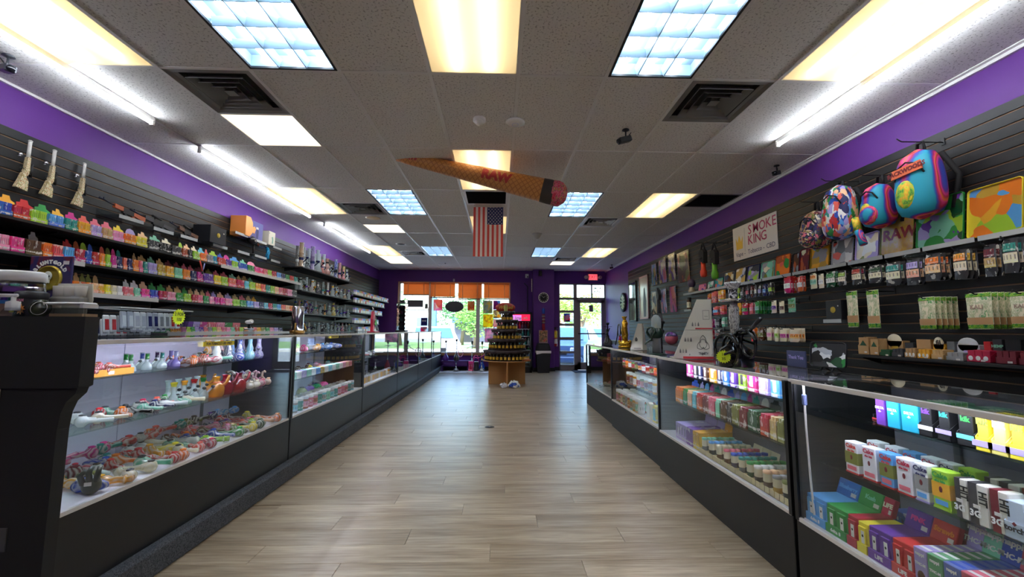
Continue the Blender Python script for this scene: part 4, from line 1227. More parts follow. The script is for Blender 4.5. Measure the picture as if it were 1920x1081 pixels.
JUGR = MB().lathe([(.021, .085), (.027, .09), (.021, .095)], 12).mesh('collar')
for (c, y, x, d) in (('amber', 2.84, -1.83, 'amber glass bubbler with a side spout'), ('crimson', 2.95, -1.84, 'crimson glass bubbler with a side spout'), ('red', 3.06, -1.82, 'red glass bubbler beside the brown horse figure'),
                     ('amber', 2.93, -1.98, 'amber glass bubbler behind the crimson one')):
    t = thing('bubbler', d + ' on the middle shelf', 'water pipe', (x, y, .736), 1.2, 'coloured bubblers on the middle shelf')
    ob('glass_body', JUG, objmat('tint'), t, color=c); ob('collar', JUGR, objmat('gloss'), t, color='maroon' if c != 'amber' else 'rust')
t = thing('glass_figure', 'brown glass horse figure on the middle shelf of the nearest left case', 'figure', (-1.86, 3.17, .736), 1.9)
hm = MB().ell((0, 0, .075), (.022, .05, .026), 12, 7).tube([(0, .035, .085), (0, .06, .125), (0, .075, .13)], [.016, .012, .01], 8).ell((0, .09, .125), (.012, .026, .012), 8, 5)
ob('body', hm, objmat('swirl'), t, color='brown')
for sx in (-1, 1):
    for sy in (-.034, .034):
        ob('leg', MB().tube([(sx * .012, sy, .065), (sx * .014, sy, .03), (sx * .014, sy, 0)], [.011, .008, .009], 7), objmat('swirl'), t, color='brown')
ob('tail', MB().tube([(0, -.048, .085), (0, -.065, .06), (0, -.062, .035)], [.007, .008, .004], 6), objmat('swirl'), t, color='brown')
BIRD = MB().ell((0, 0, .03), (.02, .034, .026), 12, 7).tube([(0, .022, .04), (0, .05, .07), (0, .045, .1), (0, .028, .108), (0, .018, .1)], [.012, .009, .008, .009, .006], 8).mesh('glass_body')
BIRDB = MB().lathe([(.01, .05), (.014, .06), (.008, .062)], 10, c=(0, -.01, 0)).mesh('bowl')
bc = ['cream', 'pink', 'mint', 'cream', 'lavender', 'pink', 'rose', 'cream', 'lavender', 'peach', 'pink', 'cream']
ls = labels([c + ' bird-necked glass pipe' for c in bc], 'on the middle shelf of the nearest left case')
for k, c in enumerate(bc):
    t = thing('glass_pipe', ls[k], 'pipe', (-1.8 - (k % 3) * .075, 3.16 + k * .026, .736), RZL + r.uniform(-.3, .3), 'bird-necked pipes on the middle shelf')
    ob('glass_body', BIRD, objmat('swirl'), t, color=c); ob('bowl', BIRDB, objmat('gloss'), t, color=c)
# upper shelf
t = thing('wooden_tray', 'orange wooden tray of small pipes with a white tag on the top glass shelf', 'tray', (-1.93, 2.13, .946), RZL)
ob('tray', MB().box(-.12, .12, -.055, .055, 0, .006).box(-.12, .12, -.06, -.052, 0, .03).box(-.12, .12, .052, .06, 0, .03).box(-.124, -.118, -.06, .06, 0, .03).box(.118, .124, -.06, .06, 0, .03), mat('tray_orange_wood', (214, 146, 58), .5), t)
ob('price_tag', MB().box(-.02, .01, -.0615, -.06, .006, .022), EDGE, t)
sp = [(-1.9 - (k % 3) * .035, 2.04 + k * .017, .953 + (k % 2) * .012, r.uniform(0, 3), k % 3, c, .8) for k, c in enumerate(['crimson', 'pink', 'maroon', 'rose', 'gold', 'magenta', 'crimson', 'rust', 'olive', 'coral'])]
many_pipes(sp, 'in the orange wooden tray on the top glass shelf', 'pipes in the orange wooden tray')
tc = ['green', 'green', 'green', 'blue', 'teal', 'navy', 'clear', 'lavender']
ls = labels(['clear rig with %s neck' % c for c in tc], 'on the nearest left case top shelf')
for k, c in enumerate(tc):
    rig((-1.93 - (k % 2) * .07, 2.3 + k * .052, .946), 1.0, 'clear' if k < 6 else 'lavender', c, ls[k], 'small rigs on the top glass shelf', .78, True, k % 2 == 0)
sp = [(-1.9 - (k % 3) * .06, 2.72 + k * .028, .946, r.uniform(0, 3), r.choice([1, 2, 0]), c, 1.15) for k, c in enumerate(['orange', 'rust', 'orange', 'rust', 'coral', 'grey', 'crimson', 'mint', 'cream', 'mint', 'clear', 'lime'])]
many_pipes(sp, 'on the top glass shelf of the nearest left case', 'pipes on the top glass shelf')
SIL = MB().lathe([(0, 0), (.03, 0), (.038, .02), (.03, .045), (.02, .056), (.026, .075), (.018, .095), (.014, .12), (.017, .155), (.013, .157)], 14).tube([(.028, 0, .03), (.05, 0, .065)], .007, 6).mesh('silicone_body')
SILB = MB().lathe([(.006, .06), (.013, .075), (.009, .076)], 10, c=(.052, 0, 0)).mesh('bowl')
sc_ = [('clear', 2.93), ('amber', 2.99), ('navy', 3.05), ('coral', 3.12), ('blue', 3.18), ('sky blue', 3.25), ('aqua', 3.31), ('purple', 3.38), ('lavender', 3.43), ('cream', 3.485)]
ls = labels([c + ' curvy silicone water pipe' for c, y in sc_], 'at the far end of the top glass shelf')
for k, (c, y) in enumerate(sc_):
    t = thing('silicone_water_pipe', ls[k], 'water pipe', (-1.9 - (k % 2) * .1, y, .946), r.uniform(0, 6), 'silicone water pipes on the top glass shelf')
    ob('silicone_body', SIL, objmat('swirl'), t, color=c); ob('bowl', SILB, objmat('gloss'), t, color='charcoal')
t = thing('grip_figure', 'dark moulded gripping-hand pipe at the left corner of the case floor', 'figure', (-1.75, 1.945, .463), .4)
ob('hand', MB().ell((0, 0, .04), (.035, .03, .04), 12, 8).tube([(-.02, -.02, .05), (-.03, -.03, .09), (-.01, -.035, .11)], [.012, .011, .008], 7)
   .tube([(0, -.02, .06), (0, -.035, .1), (.01, -.03, .125)], [.012, .011, .008], 7).tube([(.02, -.015, .06), (.03, -.03, .1), (.03, -.02, .12)], [.012, .01, .008], 7), mat('moulded_dark', (50, 58, 52), .35), t)
ob('emblem', MB().box(-.012, .012, -.036, -.034, .045, .06), EDGE, t)
def notice(x, y, z, w, label):
    t = thing('notice_strip', label, 'notice', (x, y, z), RZL)
    ob('strip', MB().box(-w, w, -.001, .001, -.013, .013), mat('notice_yellow', (232, 205, 40), .5), t)
    letters(t, 'FOR TOBACCO USE ONLY', .02, (0, -.0016, 0), 'charcoal', .0003, bold=.0006, sx=w * 2 / .29)
notice(-1.672, PX(412, 640, -1.672)[1], 1.085, .14, 'yellow notice strip on the glass of the nearest left case')
notice(-1.672, PX(627, 642, -1.672)[1], 1.095, .1, 'yellow notice strip on the glass of the second left case')

# ------------------------------------------------------------------ second left case
JAR = MB().lathe([(0, 0), (.028, 0), (.03, .006), (.03, .06), (.026, .066), (0, .066)], 12).mesh('jar_body')
LID = MB().lathe([(.0305, .064), (.0305, .08), (0, .082)], 12).mesh('lid')
LBL = MB().lathe([(.0306, .012), (.0306, .05)], 12).mesh('jar_label')
def jar_at(p, label, group, col, lid='white', lab=None, sc=1.0, name='jar', szz=1.0):
    t = thing(name, label, 'jar', p, r.uniform(0, 6), group); t.scale = (sc, sc, sc * szz)
    ob('jar_body', JAR, objmat('gloss'), t, color=col); ob('lid', LID, objmat('card'), t, color=lid)
    if lab: ob('jar_label', LBL, objmat('print'), t, color=lab)
def many_jars(spots, where, group, noun='jar'):
    """spots: (x, y, z, colour, lid, label colour, scale, height scale)"""
    spots = sorted(spots, key=lambda s: ang(s))
    one = len({s[4] for s in spots}) == 1
    ls = labels(['%s %s' % (s[3], noun) if one else '%s %s with a %s lid' % (s[3], noun, s[4]) for s in spots], where)
    for s, lb in zip(spots, ls):
        jar_at((s[0], s[1], s[2]), lb, group, s[3], s[4], s[5], s[6], noun.replace(' ', '_'), s[7])
cc = ['mint', 'cream', 'pink', 'white', 'teal', 'peach', 'aqua', 'tan', 'rose', 'green', 'grey', 'kraft', 'teal', 'olive', 'rust', 'gold']
sp = []
for k in range(32):
    sp.append((-1.75 - (k % 2) * .1, 3.64 + (k // 2) * .1, .463, cc[(k * 5) % 16], 'white' if k % 3 else 'silver', cc[(k * 3) % 16], 1.1, 1.2))
many_jars(sp, 'on the floor of the second left case', 'small jars on the floor of the second left case')
for k, (c, y) in enumerate((('olive', 4.5), ('purple', 4.68), ('green', 4.86), ('hot pink', 5.04))):
    t = thing('ball_pipe', c + ' ball-shaped ash holder on the floor of the second left case', 'ball', (-2.03, y, .463), 0, 'ball-shaped holders')
    ob('ball', MB().ell((0, 0, .055), (.055, .055, .055), 16, 10), objmat('gloss'), t, color=c)
    ob('ring', MB().lathe([(.02, .106), (.026, .112), (.02, .114)], 12), objmat('gloss'), t, color='charcoal')
def carton(p, rz, w, d, h, col, label, cat='carton', group=None, name='carton', txt=None, tcol='white', ts=.02, band=None, bz=(.62, .9), style='print', tz=.5, sx=1.0, parts=()):
    t = thing(name, label, cat, p, rz, group)
    k = (round(w, 3), round(d, 3), round(h, 3))
    if k not in _MESH: _MESH[k] = MB().box(-w / 2, w / 2, -d / 2, d / 2, 0, h, min(.0025, w * .06)).mesh('box')
    ob('box', _MESH[k], objmat(style), t, color=col)
    if band:
        k2 = k + bz
        if k2 not in _MESH: _MESH[k2] = MB().box(-w / 2 - .0006, w / 2 + .0006, -d / 2 - .0006, d / 2 + .0006, h * bz[0], h * bz[1]).mesh('label_band')
        ob('label_band', _MESH[k2], objmat('card'), t, color=band)
    if txt:
        for i, s in enumerate(txt.split('|')):
            letters(t, s, ts, (0, -d / 2 - .0012, h * tz - i * ts * 1.05), tcol, .0003, bold=ts * .03, sx=sx)
    return t
gc = ['mint', 'white', 'lavender', 'mint', 'white', 'sky blue', 'gold', 'white', 'aqua', 'white', 'mint', 'white', 'pink', 'peach', 'rose']
ls = labels([c + ' boxed grinder' for c in gc], 'along the middle shelf of the second left case')
for k, c in enumerate(gc):
    carton((-1.80, 3.75 + k * .1, .736), RZL, .09, .07, .062, c, ls[k], 'box', 'boxed grinders on the middle shelf', 'boxed_grinder')
sp = [(-1.93 - (k % 2) * .07, 3.8 + k * .12, .736, r.uniform(0, 3), k % 3, c, 1.3) for k, c in enumerate(['olive', 'brown', 'charcoal', 'lime', 'brown', 'charcoal', 'yellow', 'maroon', 'rose', 'pink', 'teal', 'maroon'])]
many_pipes(sp, 'on the middle shelf of the second left case', 'pipes on the middle shelf of the second case')
sp = [(-1.92 - (k % 2) * .09, 3.75 + k * .13, .946, r.uniform(0, 3), 2, c, 1.5) for k, c in enumerate(['green', 'lime', 'orange', 'lavender', 'hot pink', 'lime', 'amber', 'white', 'sky blue', 'charcoal', 'blue', 'white'])]
many_pipes(sp, 'on the top glass shelf of the second left case', 'pipes on the top shelf of the second case')
# hookahs and bottles inside the far left cases
far = [(5.7, 'amber', 'gold'), (6.2, 'grey', 'silver'), (6.75, 'charcoal', 'silver'), (7.6, 'blue', 'gold'), (8.3, 'purple', 'silver'), (9.4, 'hot pink', 'gold'), (10.1, 'sky blue', 'silver'), (11.1, 'charcoal', 'gold'), (11.8, 'blue', 'silver')]
nm = ['third', 'third', 'third', 'fourth', 'fourth', 'fifth', 'fifth', 'last', 'last']
for k, (y, c, s) in enumerate(far):
    hookah((-1.93, y, .463), .5 * k, '%s hookah with a %s stem inside the %s left showcase' % (c, s, nm[k]), c, .25, s, None, 'black', 'tint' if k % 2 else 'gloss')
sp = []
for k in range(16):
    sp.append((-1.78, 5.5 + k * .1, .463, ['gold', 'cream', 'amber', 'tan'][k % 4], 'silver', None, .9, 1.3))
many_jars(sp, 'on the floor of the third left case', 'jars on the floor of the third left case')
sp = [(-1.9 - (k % 2) * .09, 5.55 + k * .12, .781, r.uniform(0, 3), k % 3, c, 1.4) for k, c in enumerate(['red', 'blue', 'clear', 'teal', 'red', 'charcoal', 'clear', 'crimson', 'navy', 'clear', 'white', 'green'])]
many_pipes(sp, 'on the shelf of the third left case', 'pipes on the shelf of the third left case')

# ------------------------------------------------------------------ things standing on the left cases
ZT = 1.126
def starburst(parent, c, rad, txt, col=(222, 240, 30), tcol=(90, 110, 20), label=None, n=18):
    poly = []
    for i in range(2 * n):
        q = rad if i % 2 == 0 else rad * .8
        poly.append((q * math.cos(PI * i / n), q * math.sin(PI * i / n) * .92))
    o = ob('price_burst', MB().prism(poly, -.0015, .0015), mat('burst_' + str(col), col, .5), parent, loc=c, label=label)
    for i, s in enumerate(txt.split('|')):
        letters(o, s, rad * .52, (0, -.003, rad * (.3 - .6 * i)), tcol, .0003, bold=.0006)
    return o
t = thing('clear_basket', 'clear plastic basket of small bagged accessories on the nearest left case', 'basket', (-2.03, 2.44, ZT), RZL)
PLAS = pane_mat('clear_plastic', (.8, .82, .84, 1), .12, 1.35)
ob('basket', MB().prism([(-.21, 0), (.2, 0), (.245, .15), (-.25, .15)], -.12, -.117).prism([(-.21, 0), (.2, 0), (.245, .15), (-.25, .15)], .117, .12)
   .box(-.21, .2, -.12, .12, 0, .003).add([(-.21, -.12, 0), (-.21, .12, 0), (-.25, .12, .15), (-.25, -.12, .15)], [(0, 1, 2, 3)]).add([(.2, -.12, 0), (.2, .12, 0), (.245, .12, .15), (.245, -.12, .15)], [(3, 2, 1, 0)]), PLAS, t)
ob('rim', MB().box(-.255, .25, -.126, -.118, .148, .156, .002).box(-.255, .25, .118, .126, .148, .156, .002).box(-.257, -.249, -.126, .126, .148, .156, .002).box(.244, .252, -.126, .126, .148, .156, .002), mat('plastic_rim', (170, 172, 172), .25), t)
starburst(t, (.13, -.128, .115), .052, '2 FOR|10$', label='yellow starburst price tag')
SB = MB().box(-.018, .018, -.006, .006, 0, .06, .004).mesh('bag')
SC_ = MB().box(-.011, .011, -.0075, -.0062, .008, .045).mesh('content')
bagc = [('silver', 'navy'), ('white', 'grey'), ('white', 'red'), ('grey', 'charcoal'), ('silver', 'white'), ('white', 'silver')]
lsb = []
for row in range(3):
    for k in range(10):
        lsb.append((row, k, bagc[(k // 2 + row * 2) % 6]))
ls = labels(['small %s bag with %s piece' % b for _, _, b in lsb], 'in the clear basket')
for (row, k, b), lb in zip(lsb, ls):
    q = thing('accessory_bag', lb, 'bag', (-2.03 - .085 + row * .085, 2.44 - .185 + k * .041, ZT + .006 + row * .02), RZL, 'bagged accessories in the clear basket')
    q.rotation_euler = (-.12, 0, RZL)
    q.scale = (1, 1, 1.5)
    ob('bag', SB, objmat('gloss'), q, color=b[0]); ob('content', SC_, objmat('gloss'), q, color=b[1])
# perfume-like torch block and chrome torch
p = PX(466, 630, -2.02)
t = thing('torch_lighter', 'clear block torch lighter with a white head on the left cases', 'lighter', (-2.02, p[1], ZT), RZL)
ob('base', MB().bx((0, 0, .02), (.08, .05, .04), .006), PLAS, t)
ob('tank', MB().bx((0, 0, .045), (.07, .045, .012), .004), mat('chrome', (200, 200, 205), .15, 1), t)
ob('neck', MB().lathe([(.012, .05), (.01, .08), (.014, .085), (0, .086)], 10), FBLACK, t)
ob('head', MB().ell((-.015, 0, .1), (.03, .022, .016), 12, 7).ell((.02, 0, .105), (.024, .02, .018), 12, 7), mat('torch_white', (215, 210, 205), .4), t)
ob('trigger', MB().tube([(.012, -.01, .075), (.03, -.012, .07), (.03, -.012, .05)], .004, 5), FBLACK, t)
p = PX(557, 625, -2.0)
t = thing('chrome_grinder', 'tall chrome cylinder with side handles standing on the left cases', 'dispenser', (-2.0, p[1], ZT), RZL)
ob('cylinder', MB().lathe([(0, 0), (.052, 0), (.055, .01), (.055, .26), (.05, .27), (0, .27)], 20), mat('chrome', (200, 200, 205), .15, 1), t)
ob('base_ring', MB().lathe([(.06, 0), (.07, .005), (.07, .03), (.055, .035)], 20), mat('brass', (170, 130, 70), .3, 1), t)
for s in (-1, 1):
    ob('handle', MB().tube([(s * .05, 0, .09), (s * .09, -.02, .1), (s * .11, -.03, .06), (s * .12, -.03, .02)], .008, 6), mat('brass', (170, 130, 70), .3, 1), t)
# red stand with silver tubes and a green burst, tall black tube box by the window
p = PX(700, 621, -1.95)
t = thing('tube_stand', 'red stand with long silver tubes and a green price burst, on the far left cases', 'display', (-1.95, p[1], ZT), RZL)
ob('foot', MB().box(-.13, .13, -.06, .06, 0, .015, .004), mat('stand_red', (190, 25, 60), .4), t)
ob('upright', MB().prism([(-.09, .015), (-.02, .015), (.0, .3), (-.07, .32), (-.1, .2)], -.02, .02), mat('stand_red', (190, 25, 60), .4), t)
starburst(t, (.02, -.03, .15), .055, '2|15', (70, 200, 40), (20, 90, 20), label='green starburst price tag')
for i in range(3):
    ob('silver_tube', MB().tube([(.0 + i * .02, .02, .38 - i * .02), (.26 + i * .03, .02, .03)], .012, 8), mat('tube_silver', (190, 185, 190), .25, .8), t)
p = PX(735, 621, -1.95)
t = thing('bubble_tube', 'tall dark ribbed glass tube in a clear case on the last left showcases', 'display', (-1.95, 8.55, ZT), RZL)
ob('base', MB().box(-.13, .13, -.1, .1, 0, .03, .006), FBLACK, t)
pr = []
for i in range(13):
    pr.append((.05 + (.022 if i % 2 else 0), .03 + i * .041))
ob('ribbed_tube', MB().lathe([(0, .03)] + pr + [(0, .53)], 16), mat('dark_glass', (16, 16, 22), .12), t)
ob('case', MB().box(-.115, .115, -.085, -.082, .03, .56).box(-.115, .115, .082, .085, .03, .56).box(-.118, -.115, -.085, .085, .03, .56).box(.115, .118, -.085, .085, .03, .56), GLASS, t)
ob('cap', MB().box(-.12, .12, -.09, .09, .56, .575, .003).box(-.05, .05, -.04, .04, .575, .63, .006), FBLACK, t)

# ------------------------------------------------------------------ things on the black end cabinet
ZE = 1.2105
def XE(u, y): return PY(u, 590, y)[0]
t = thing('clear_canister', 'big clear canister with a white lid at the far left edge', 'canister', (XE(14, 1.655), 1.655, ZE)); t.scale = (1, .62, 1.06)
ob('body', MB().lathe([(0, 0), (.1, 0), (.11, .01), (.11, .125), (.105, .13), (.1, .12), (.1, .01)], 28), PLAS, t)
ob('lid', MB().lathe([(.108, .128), (.113, .132), (.113, .158), (.1, .166), (0, .166)], 28), mat('lid_white', (215, 215, 215), .35), t)
ob('band', MB().lathe([(.1105, .09), (.1125, .1), (.1105, .11)], 28), mat('chrome', (200, 200, 205), .15, 1), t)
ob('papers', MB().box(-.06, .05, -.03, .03, .004, .05).box(-.03, .06, -.05, .0, .004, .03), mat('paper_peach', (215, 170, 150), .7), t)
t = thing('pump_bottle', 'clear hand sanitiser bottle with a white pump, far left', 'bottle', (XE(22, 1.570), 1.570, ZE)); t.scale = (1.1, .6, 1.25)
ob('bottle', MB().lathe([(0, 0), (.035, 0), (.037, .006), (.037, .01), (.02, .03)], 16), PLAS, t)
ob('cap', MB().lathe([(.022, .02), (.022, .045), (.008, .048), (.008, .06), (0, .06)], 14), mat('lid_white', (215, 215, 215), .35), t)
ob('nozzle', MB().box(-.05, .012, -.009, .009, .058, .068, .003), mat('lid_white', (215, 215, 215), .35), t)
t = thing('black_jar', 'black jar with an orange sunburst and pink lettering beside the pump bottle', 'jar', (XE(56, 1.630), 1.630, ZE)); t.scale = (.86, .86, .95)
ob('body', MB().lathe([(0, 0), (.048, 0), (.05, .006), (.05, .075), (0, .075)], 24), mat('jar_black', (28, 28, 34), .3), t)
ob('lid', MB().lathe([(.05, .075), (.052, .078), (.052, .098), (.04, .104), (0, .104)], 24), mat('lid_black', (44, 46, 50), .35), t)
poly = [((.02 if i % 2 == 0 else .011) * math.cos(PI * i / 9), (.02 if i % 2 == 0 else .011) * math.sin(PI * i / 9)) for i in range(18)]
ob('sunburst', MB().prism(poly, -.0525, -.05), mat('sun_orange', (225, 140, 70), .5), t, loc=(.012, 0, .032))
letters(t, 'DREAM', .014, (0, -.0525, .066), 'pink', .0003, bold=.0006)
ob('price_tag', MB().box(-.034, -.016, -.0475, -.0455, .045, .054), EDGE, t)
ob('yellow_print', MB().box(-.038, -.018, -.0465, -.044, .02, .032), mat('print_yellow', (190, 180, 60), .5), t)
t = thing('patterned_disc', 'round dark glass disc with white line pattern leaning by the black jar', 'dish', (XE(74, 1.580), 1.580, ZE), .2); t.scale = (.8, .8, .8)
ob('disc', MB().lathe([(0, -.006), (.04, -.006), (.042, 0), (.04, .006), (0, .006)], 28, M=Matrix.Translation((0, 0, .041)) @ Matrix.Rotation(PI / 2 - .2, 4, 'X')), mat('disc_green', (52, 56, 40), .25), t)
ob('line_ring', MB().lathe([(.029, -.0075), (.031, -.0075), (.031, .008), (.029, .008)], 28, M=Matrix.Translation((0, 0, .041)) @ Matrix.Rotation(PI / 2 - .2, 4, 'X')), EDGE, t)
t = thing('roll_dispenser', 'white triple roll dispenser on the black end cabinet', 'dispenser', (XE(132, 1.700), 1.700, ZE + .052)); t.scale = (1.35, .7, 1)
for i in range(3):
    ob('roll', MB().lathe([(0, -.016), (.015, -.016), (.0165, .0), (.018, .024), (0, .026)], 14, c=(-.033 + i * .03, -.01, .05)), mat('roll_white', (212, 208, 198), .7), t)
ob('back_plate', MB().prism([(-.055, -.01), (.05, -.01), (.055, .02), (.05, .085), (-.045, .085), (-.06, .045)], .006, .012), mat('plate_white', (205, 203, 192), .5), t)
ob('base', MB().box(-.055, .045, -.03, .012, -.05, .035, .01), mat('plate_white2', (150, 148, 142), .5), t)
t = thing('clear_box', 'clear plastic box with a white lid in front of the white roll dispenser', 'box', (XE(131, 1.610), 1.610, ZE)); t.scale = (1.45, 1, 1)
ob('box', MB().box(-.065, .06, -.035, -.033, 0, .034).box(-.065, .06, .033, .035, 0, .034).box(-.065, -.063, -.035, .035, 0, .034).box(.058, .06, -.035, .035, 0, .034).box(-.065, .06, -.035, .035, .033, .036), PLAS, t)
ob('lid', MB().box(-.052, .05, -.03, .03, .047, .057, .004).box(-.052, -.044, -.03, .03, .036, .05).box(.042, .05, -.03, .03, .036, .05), mat('lid_white', (215, 215, 215), .35), t)
ob('contents', MB().box(-.03, .05, -.03, .03, .002, .015), mat('dish_tan', (220, 175, 130), .5), t)
# skull-medallion display board
Yb = 2.36
a, b = PY(60, 480, Yb), PY(131, 560, Yb)
t = thing('display_board', 'purple display board with a gold skull medallion, left of the shelves', 'display', ((a[0] + b[0]) / 2, Yb, ZE))
w = (b[0] - a[0]) / 2; h = a[2] - ZE
ob('board', MB().box(-w, w, -.006, .006, 0, h, .003), art('board_purple', ['navy', (58, 48, 92), (58, 48, 92), 'navy', 'maroon', (58, 48, 92)], 2.4, 'noise', .5), t)
ob('medallion', MB().lathe([(0, .012), (.05, .012), (.058, .018), (.066, .018), (.068, .006)], 32, M=Matrix.Translation((.0, 0, h - .12)) @ Mx), mat('medal_gold', (186, 160, 60), .3, .6), t)
sk = ob('skull', MB().ell((0, -.016, h - .11), (.022, .006, .026), 14, 8).box(-.011, .011, -.021, -.012, h - .15, h - .128, .003), mat('skull_white', (205, 205, 190), .5), t)
for s in (-1, 1):
    ob('eye', MB().ell((s * .009, -.021, h - .112), (.006, .003, .007), 10, 6), FBLACK, sk)
word = 'BLUNTGOLD'
for i, ch in enumerate(word):
    an = math.radians(150 - i * 120 / 8)
    letters(t, ch, .026, (math.cos(an) * .088, -.0085, h - .12 + math.sin(an) * .088), 'white', .001, bold=.002, tilt=PI / 2 - an if False else -(an - PI / 2))
ob('flower_print', MB().ell((-.085, -.006, h - .12), (.025, .003, .03), 12, 6), mat('print_amber', (215, 150, 50), .5), t)
ob('price_tag', MB().box(.065, .095, -.0075, -.006, h - .045, h - .025), EDGE, t)
# cartons standing on the rear cabinet behind the canister
for k, (c, u) in enumerate((('purple', 14), ('teal', 43))):
    p = PY(u, 545, 2.3)
    carton((p[0], 2.3, ZE), 0, .088, .06, .17 - k * .018, c, '%s carton behind the big clear canister' % c, 'carton', None, 'carton', band='white' if k else 'sky blue', bz=(.5, .62))
# ================================================================== left wall: shelves
SB_M = mat('shelf_black', (22, 22, 24), .5)
RAIL = mat('price_rail', (205, 203, 198), .4)
def wall_shelf(label, y0, y1, z, depth, rail=None, group='black shelves on the left wall', xw=XL + .018, s=1):
    """board against a slat wall; s=+1 left wall, -1 right wall"""
    rz = RZL if s > 0 else RZR
    t = thing('wall_shelf', label, 'shelf', (xw, (y0 + y1) / 2, z), rz, group)
    w = (y1 - y0) / 2
    ob('board', MB().box(-w, w, -depth, 0, -.02, 0, .002), SB_M, t)
    n = max(2, int((y1 - y0) / 1.2) + 1)
    for i in range(n):
        x = -w + .06 + (2 * w - .12) * i / (n - 1)
        ob('bracket', MB().prism([(-.01, -.02), (-depth * .8, -.02), (-depth * .8, -.03), (-.01, -.075)], x - .004, x + .004, M=Matrix(((0, 1, 0, 0), (1, 0, 0, 0), (0, 0, 1, 0), (0, 0, 0, 1)))), SB_M, t)
    if rail:
        for a, b in rail:
            c = (y0 + y1) / 2
            x0, x1 = sorted(((a - c) * s, (b - c) * s))
            ob('price_rail', MB().box(x0, x1, -depth - .006, -depth, -.03, .006), RAIL, t)
    return t
XF = -3.2
DEP = XF * -1 - (-XL - .018)
DEP = abs(XL + .018 - XF)
ROWZ = [1.90, 1.672, 1.445, 1.13]
RN = ['top', 'second', 'third', 'bottom']
wall_shelf('long top black shelf of vape cartons on the left wall', 1.9, 6.85, ROWZ[0], DEP, [(4.9, 6.85)])
wall_shelf('long second black shelf of vape cartons on the left wall', 1.9, 6.85, ROWZ[1], DEP, [(3.05, 3.32)])
wall_shelf('long third black shelf of vape cartons on the left wall', 1.9, 6.85, ROWZ[2], DEP, [(3.3, 4.05)])
wall_shelf('long bottom black shelf of vape cartons on the left wall', 3.6, 6.85, ROWZ[3], DEP, [(4.2, 6.85)])

def header_poly(w, h, kind):
    if kind == 0: return [(-w * .48, 0), (w * .48, 0), (w * .48, h * .45), (w * .25, h * .62), (w * .2, h), (-w * .2, h), (-w * .25, h * .7), (-w * .48, h * .62)]
    if kind == 1: return [(-w * .48, 0), (w * .48, 0), (w * .42, h * .5), (w * .2, h * .6), (w * .12, h * .95), (-w * .1, h), (-w * .16, h * .65), (-w * .4, h * .72)]
    return [(-w * .46, 0), (w * .46, 0), (w * .42, h * .5), (w * .28, h * .85), (0, h), (-w * .28, h * .85), (-w * .42, h * .5)]
def display(p, rz, w, h, col, hdr, label, group, hk=0, npk=2, d=.11, lip=.35, style='print', cat='carton', hh=.075):
    """an open display carton: tray, raised torn header card, packs standing in it"""
    t = thing('display_carton', label, cat, p, rz, group)
    key = ('tray', round(w, 3), round(h, 3), d, lip)
    if key not in _MESH:
        _MESH[key] = (MB().box(-w / 2, w / 2, -d / 2, d / 2, 0, .003).box(-w / 2, w / 2, -d / 2, -d / 2 + .002, 0, h * lip).box(-w / 2, w / 2, d / 2 - .002, d / 2, 0, h)
                      .prism([(-d / 2, 0), (d / 2, 0), (d / 2, h), (d / 4, h), (-d / 2, h * lip)], -w / 2, -w / 2 + .002, M=Matrix(((0, 1, 0, 0), (1, 0, 0, 0), (0, 0, 1, 0), (0, 0, 0, 1))))
                      .prism([(-d / 2, 0), (d / 2, 0), (d / 2, h), (d / 4, h), (-d / 2, h * lip)], w / 2 - .002, w / 2, M=Matrix(((0, 1, 0, 0), (1, 0, 0, 0), (0, 0, 1, 0), (0, 0, 0, 1))))).mesh('tray')
    ob('tray', _MESH[key], objmat(style), t, color=col)
    if hdr:
        key = ('hdr', round(w, 3), round(hh, 3), hk)
        if key not in _MESH:
            _MESH[key] = MB().prism(header_poly(w, hh, hk), -.001, .001).mesh('header_card')
        o = ob('header_card', _MESH[key], objmat('card'), t, color=hdr, loc=(0, d / 2 - .001, h), rot=(-.18, 0, 0))
    pw = (w - .006) / npk
    key = ('pk', round(pw, 3), round(h, 3), d)
    if key not in _MESH:
        _MESH[key] = MB().box(-pw / 2 + .0015, pw / 2 - .0015, -d / 2 + .004, d / 2 - .02, .004, h * .96, .002).mesh('pack')
    for i in range(npk):
        ob('pack', _MESH[key], objmat(style), t, color=col, loc=(-w / 2 + .003 + pw * (i + .5), 0, 0))
    o = ob('white_tag', MB().box(-.012, .012, -.0005, .0005, -.006, .006), EDGE, t, loc=(w * .2, -d / 2 - .001, h * .14)) if w > .06 else None
    return t
def row(items, z, hs, where, group, xf=XF, d=.11, ext=(0, 0), npk=2, lip=.35):
    """items: (u0, u1, colour, header, kind); widths come from where the carton stands along the wall"""
    ls = labels([(('%s carton with a %s header card' % (c, hd)) if hd and hd != c else ('%s carton with a matching header' % c if hd else '%s open carton' % c)) for _, _, c, hd, _ in items], where)
    for (u0, u1, c, hd, kk), lb in zip(items, ls):
        vm = 540 + (z + .04 - CZ) * -250
        y0 = PX(u0, 500, xf - .01)[1]; y1 = PX(u1, 500, xf - .01)[1]
        h = hs if not isinstance(hs, dict) else hs.get(c, .09)
        display((xf - d / 2 - .008, (y0 + y1) / 2, z + .001), RZL, max(.02, (y1 - y0) * .97), h, c, hd, lb, group, kk, npk if (y1 - y0) > .08 else 1, d, lip)
def tail(u, us, cols, hd=None):
    out = []
    for k, c in enumerate(cols):
        out.append((us[k], us[k + 1], c, hd[k % len(hd)] if hd else None, k % 3))
    return out
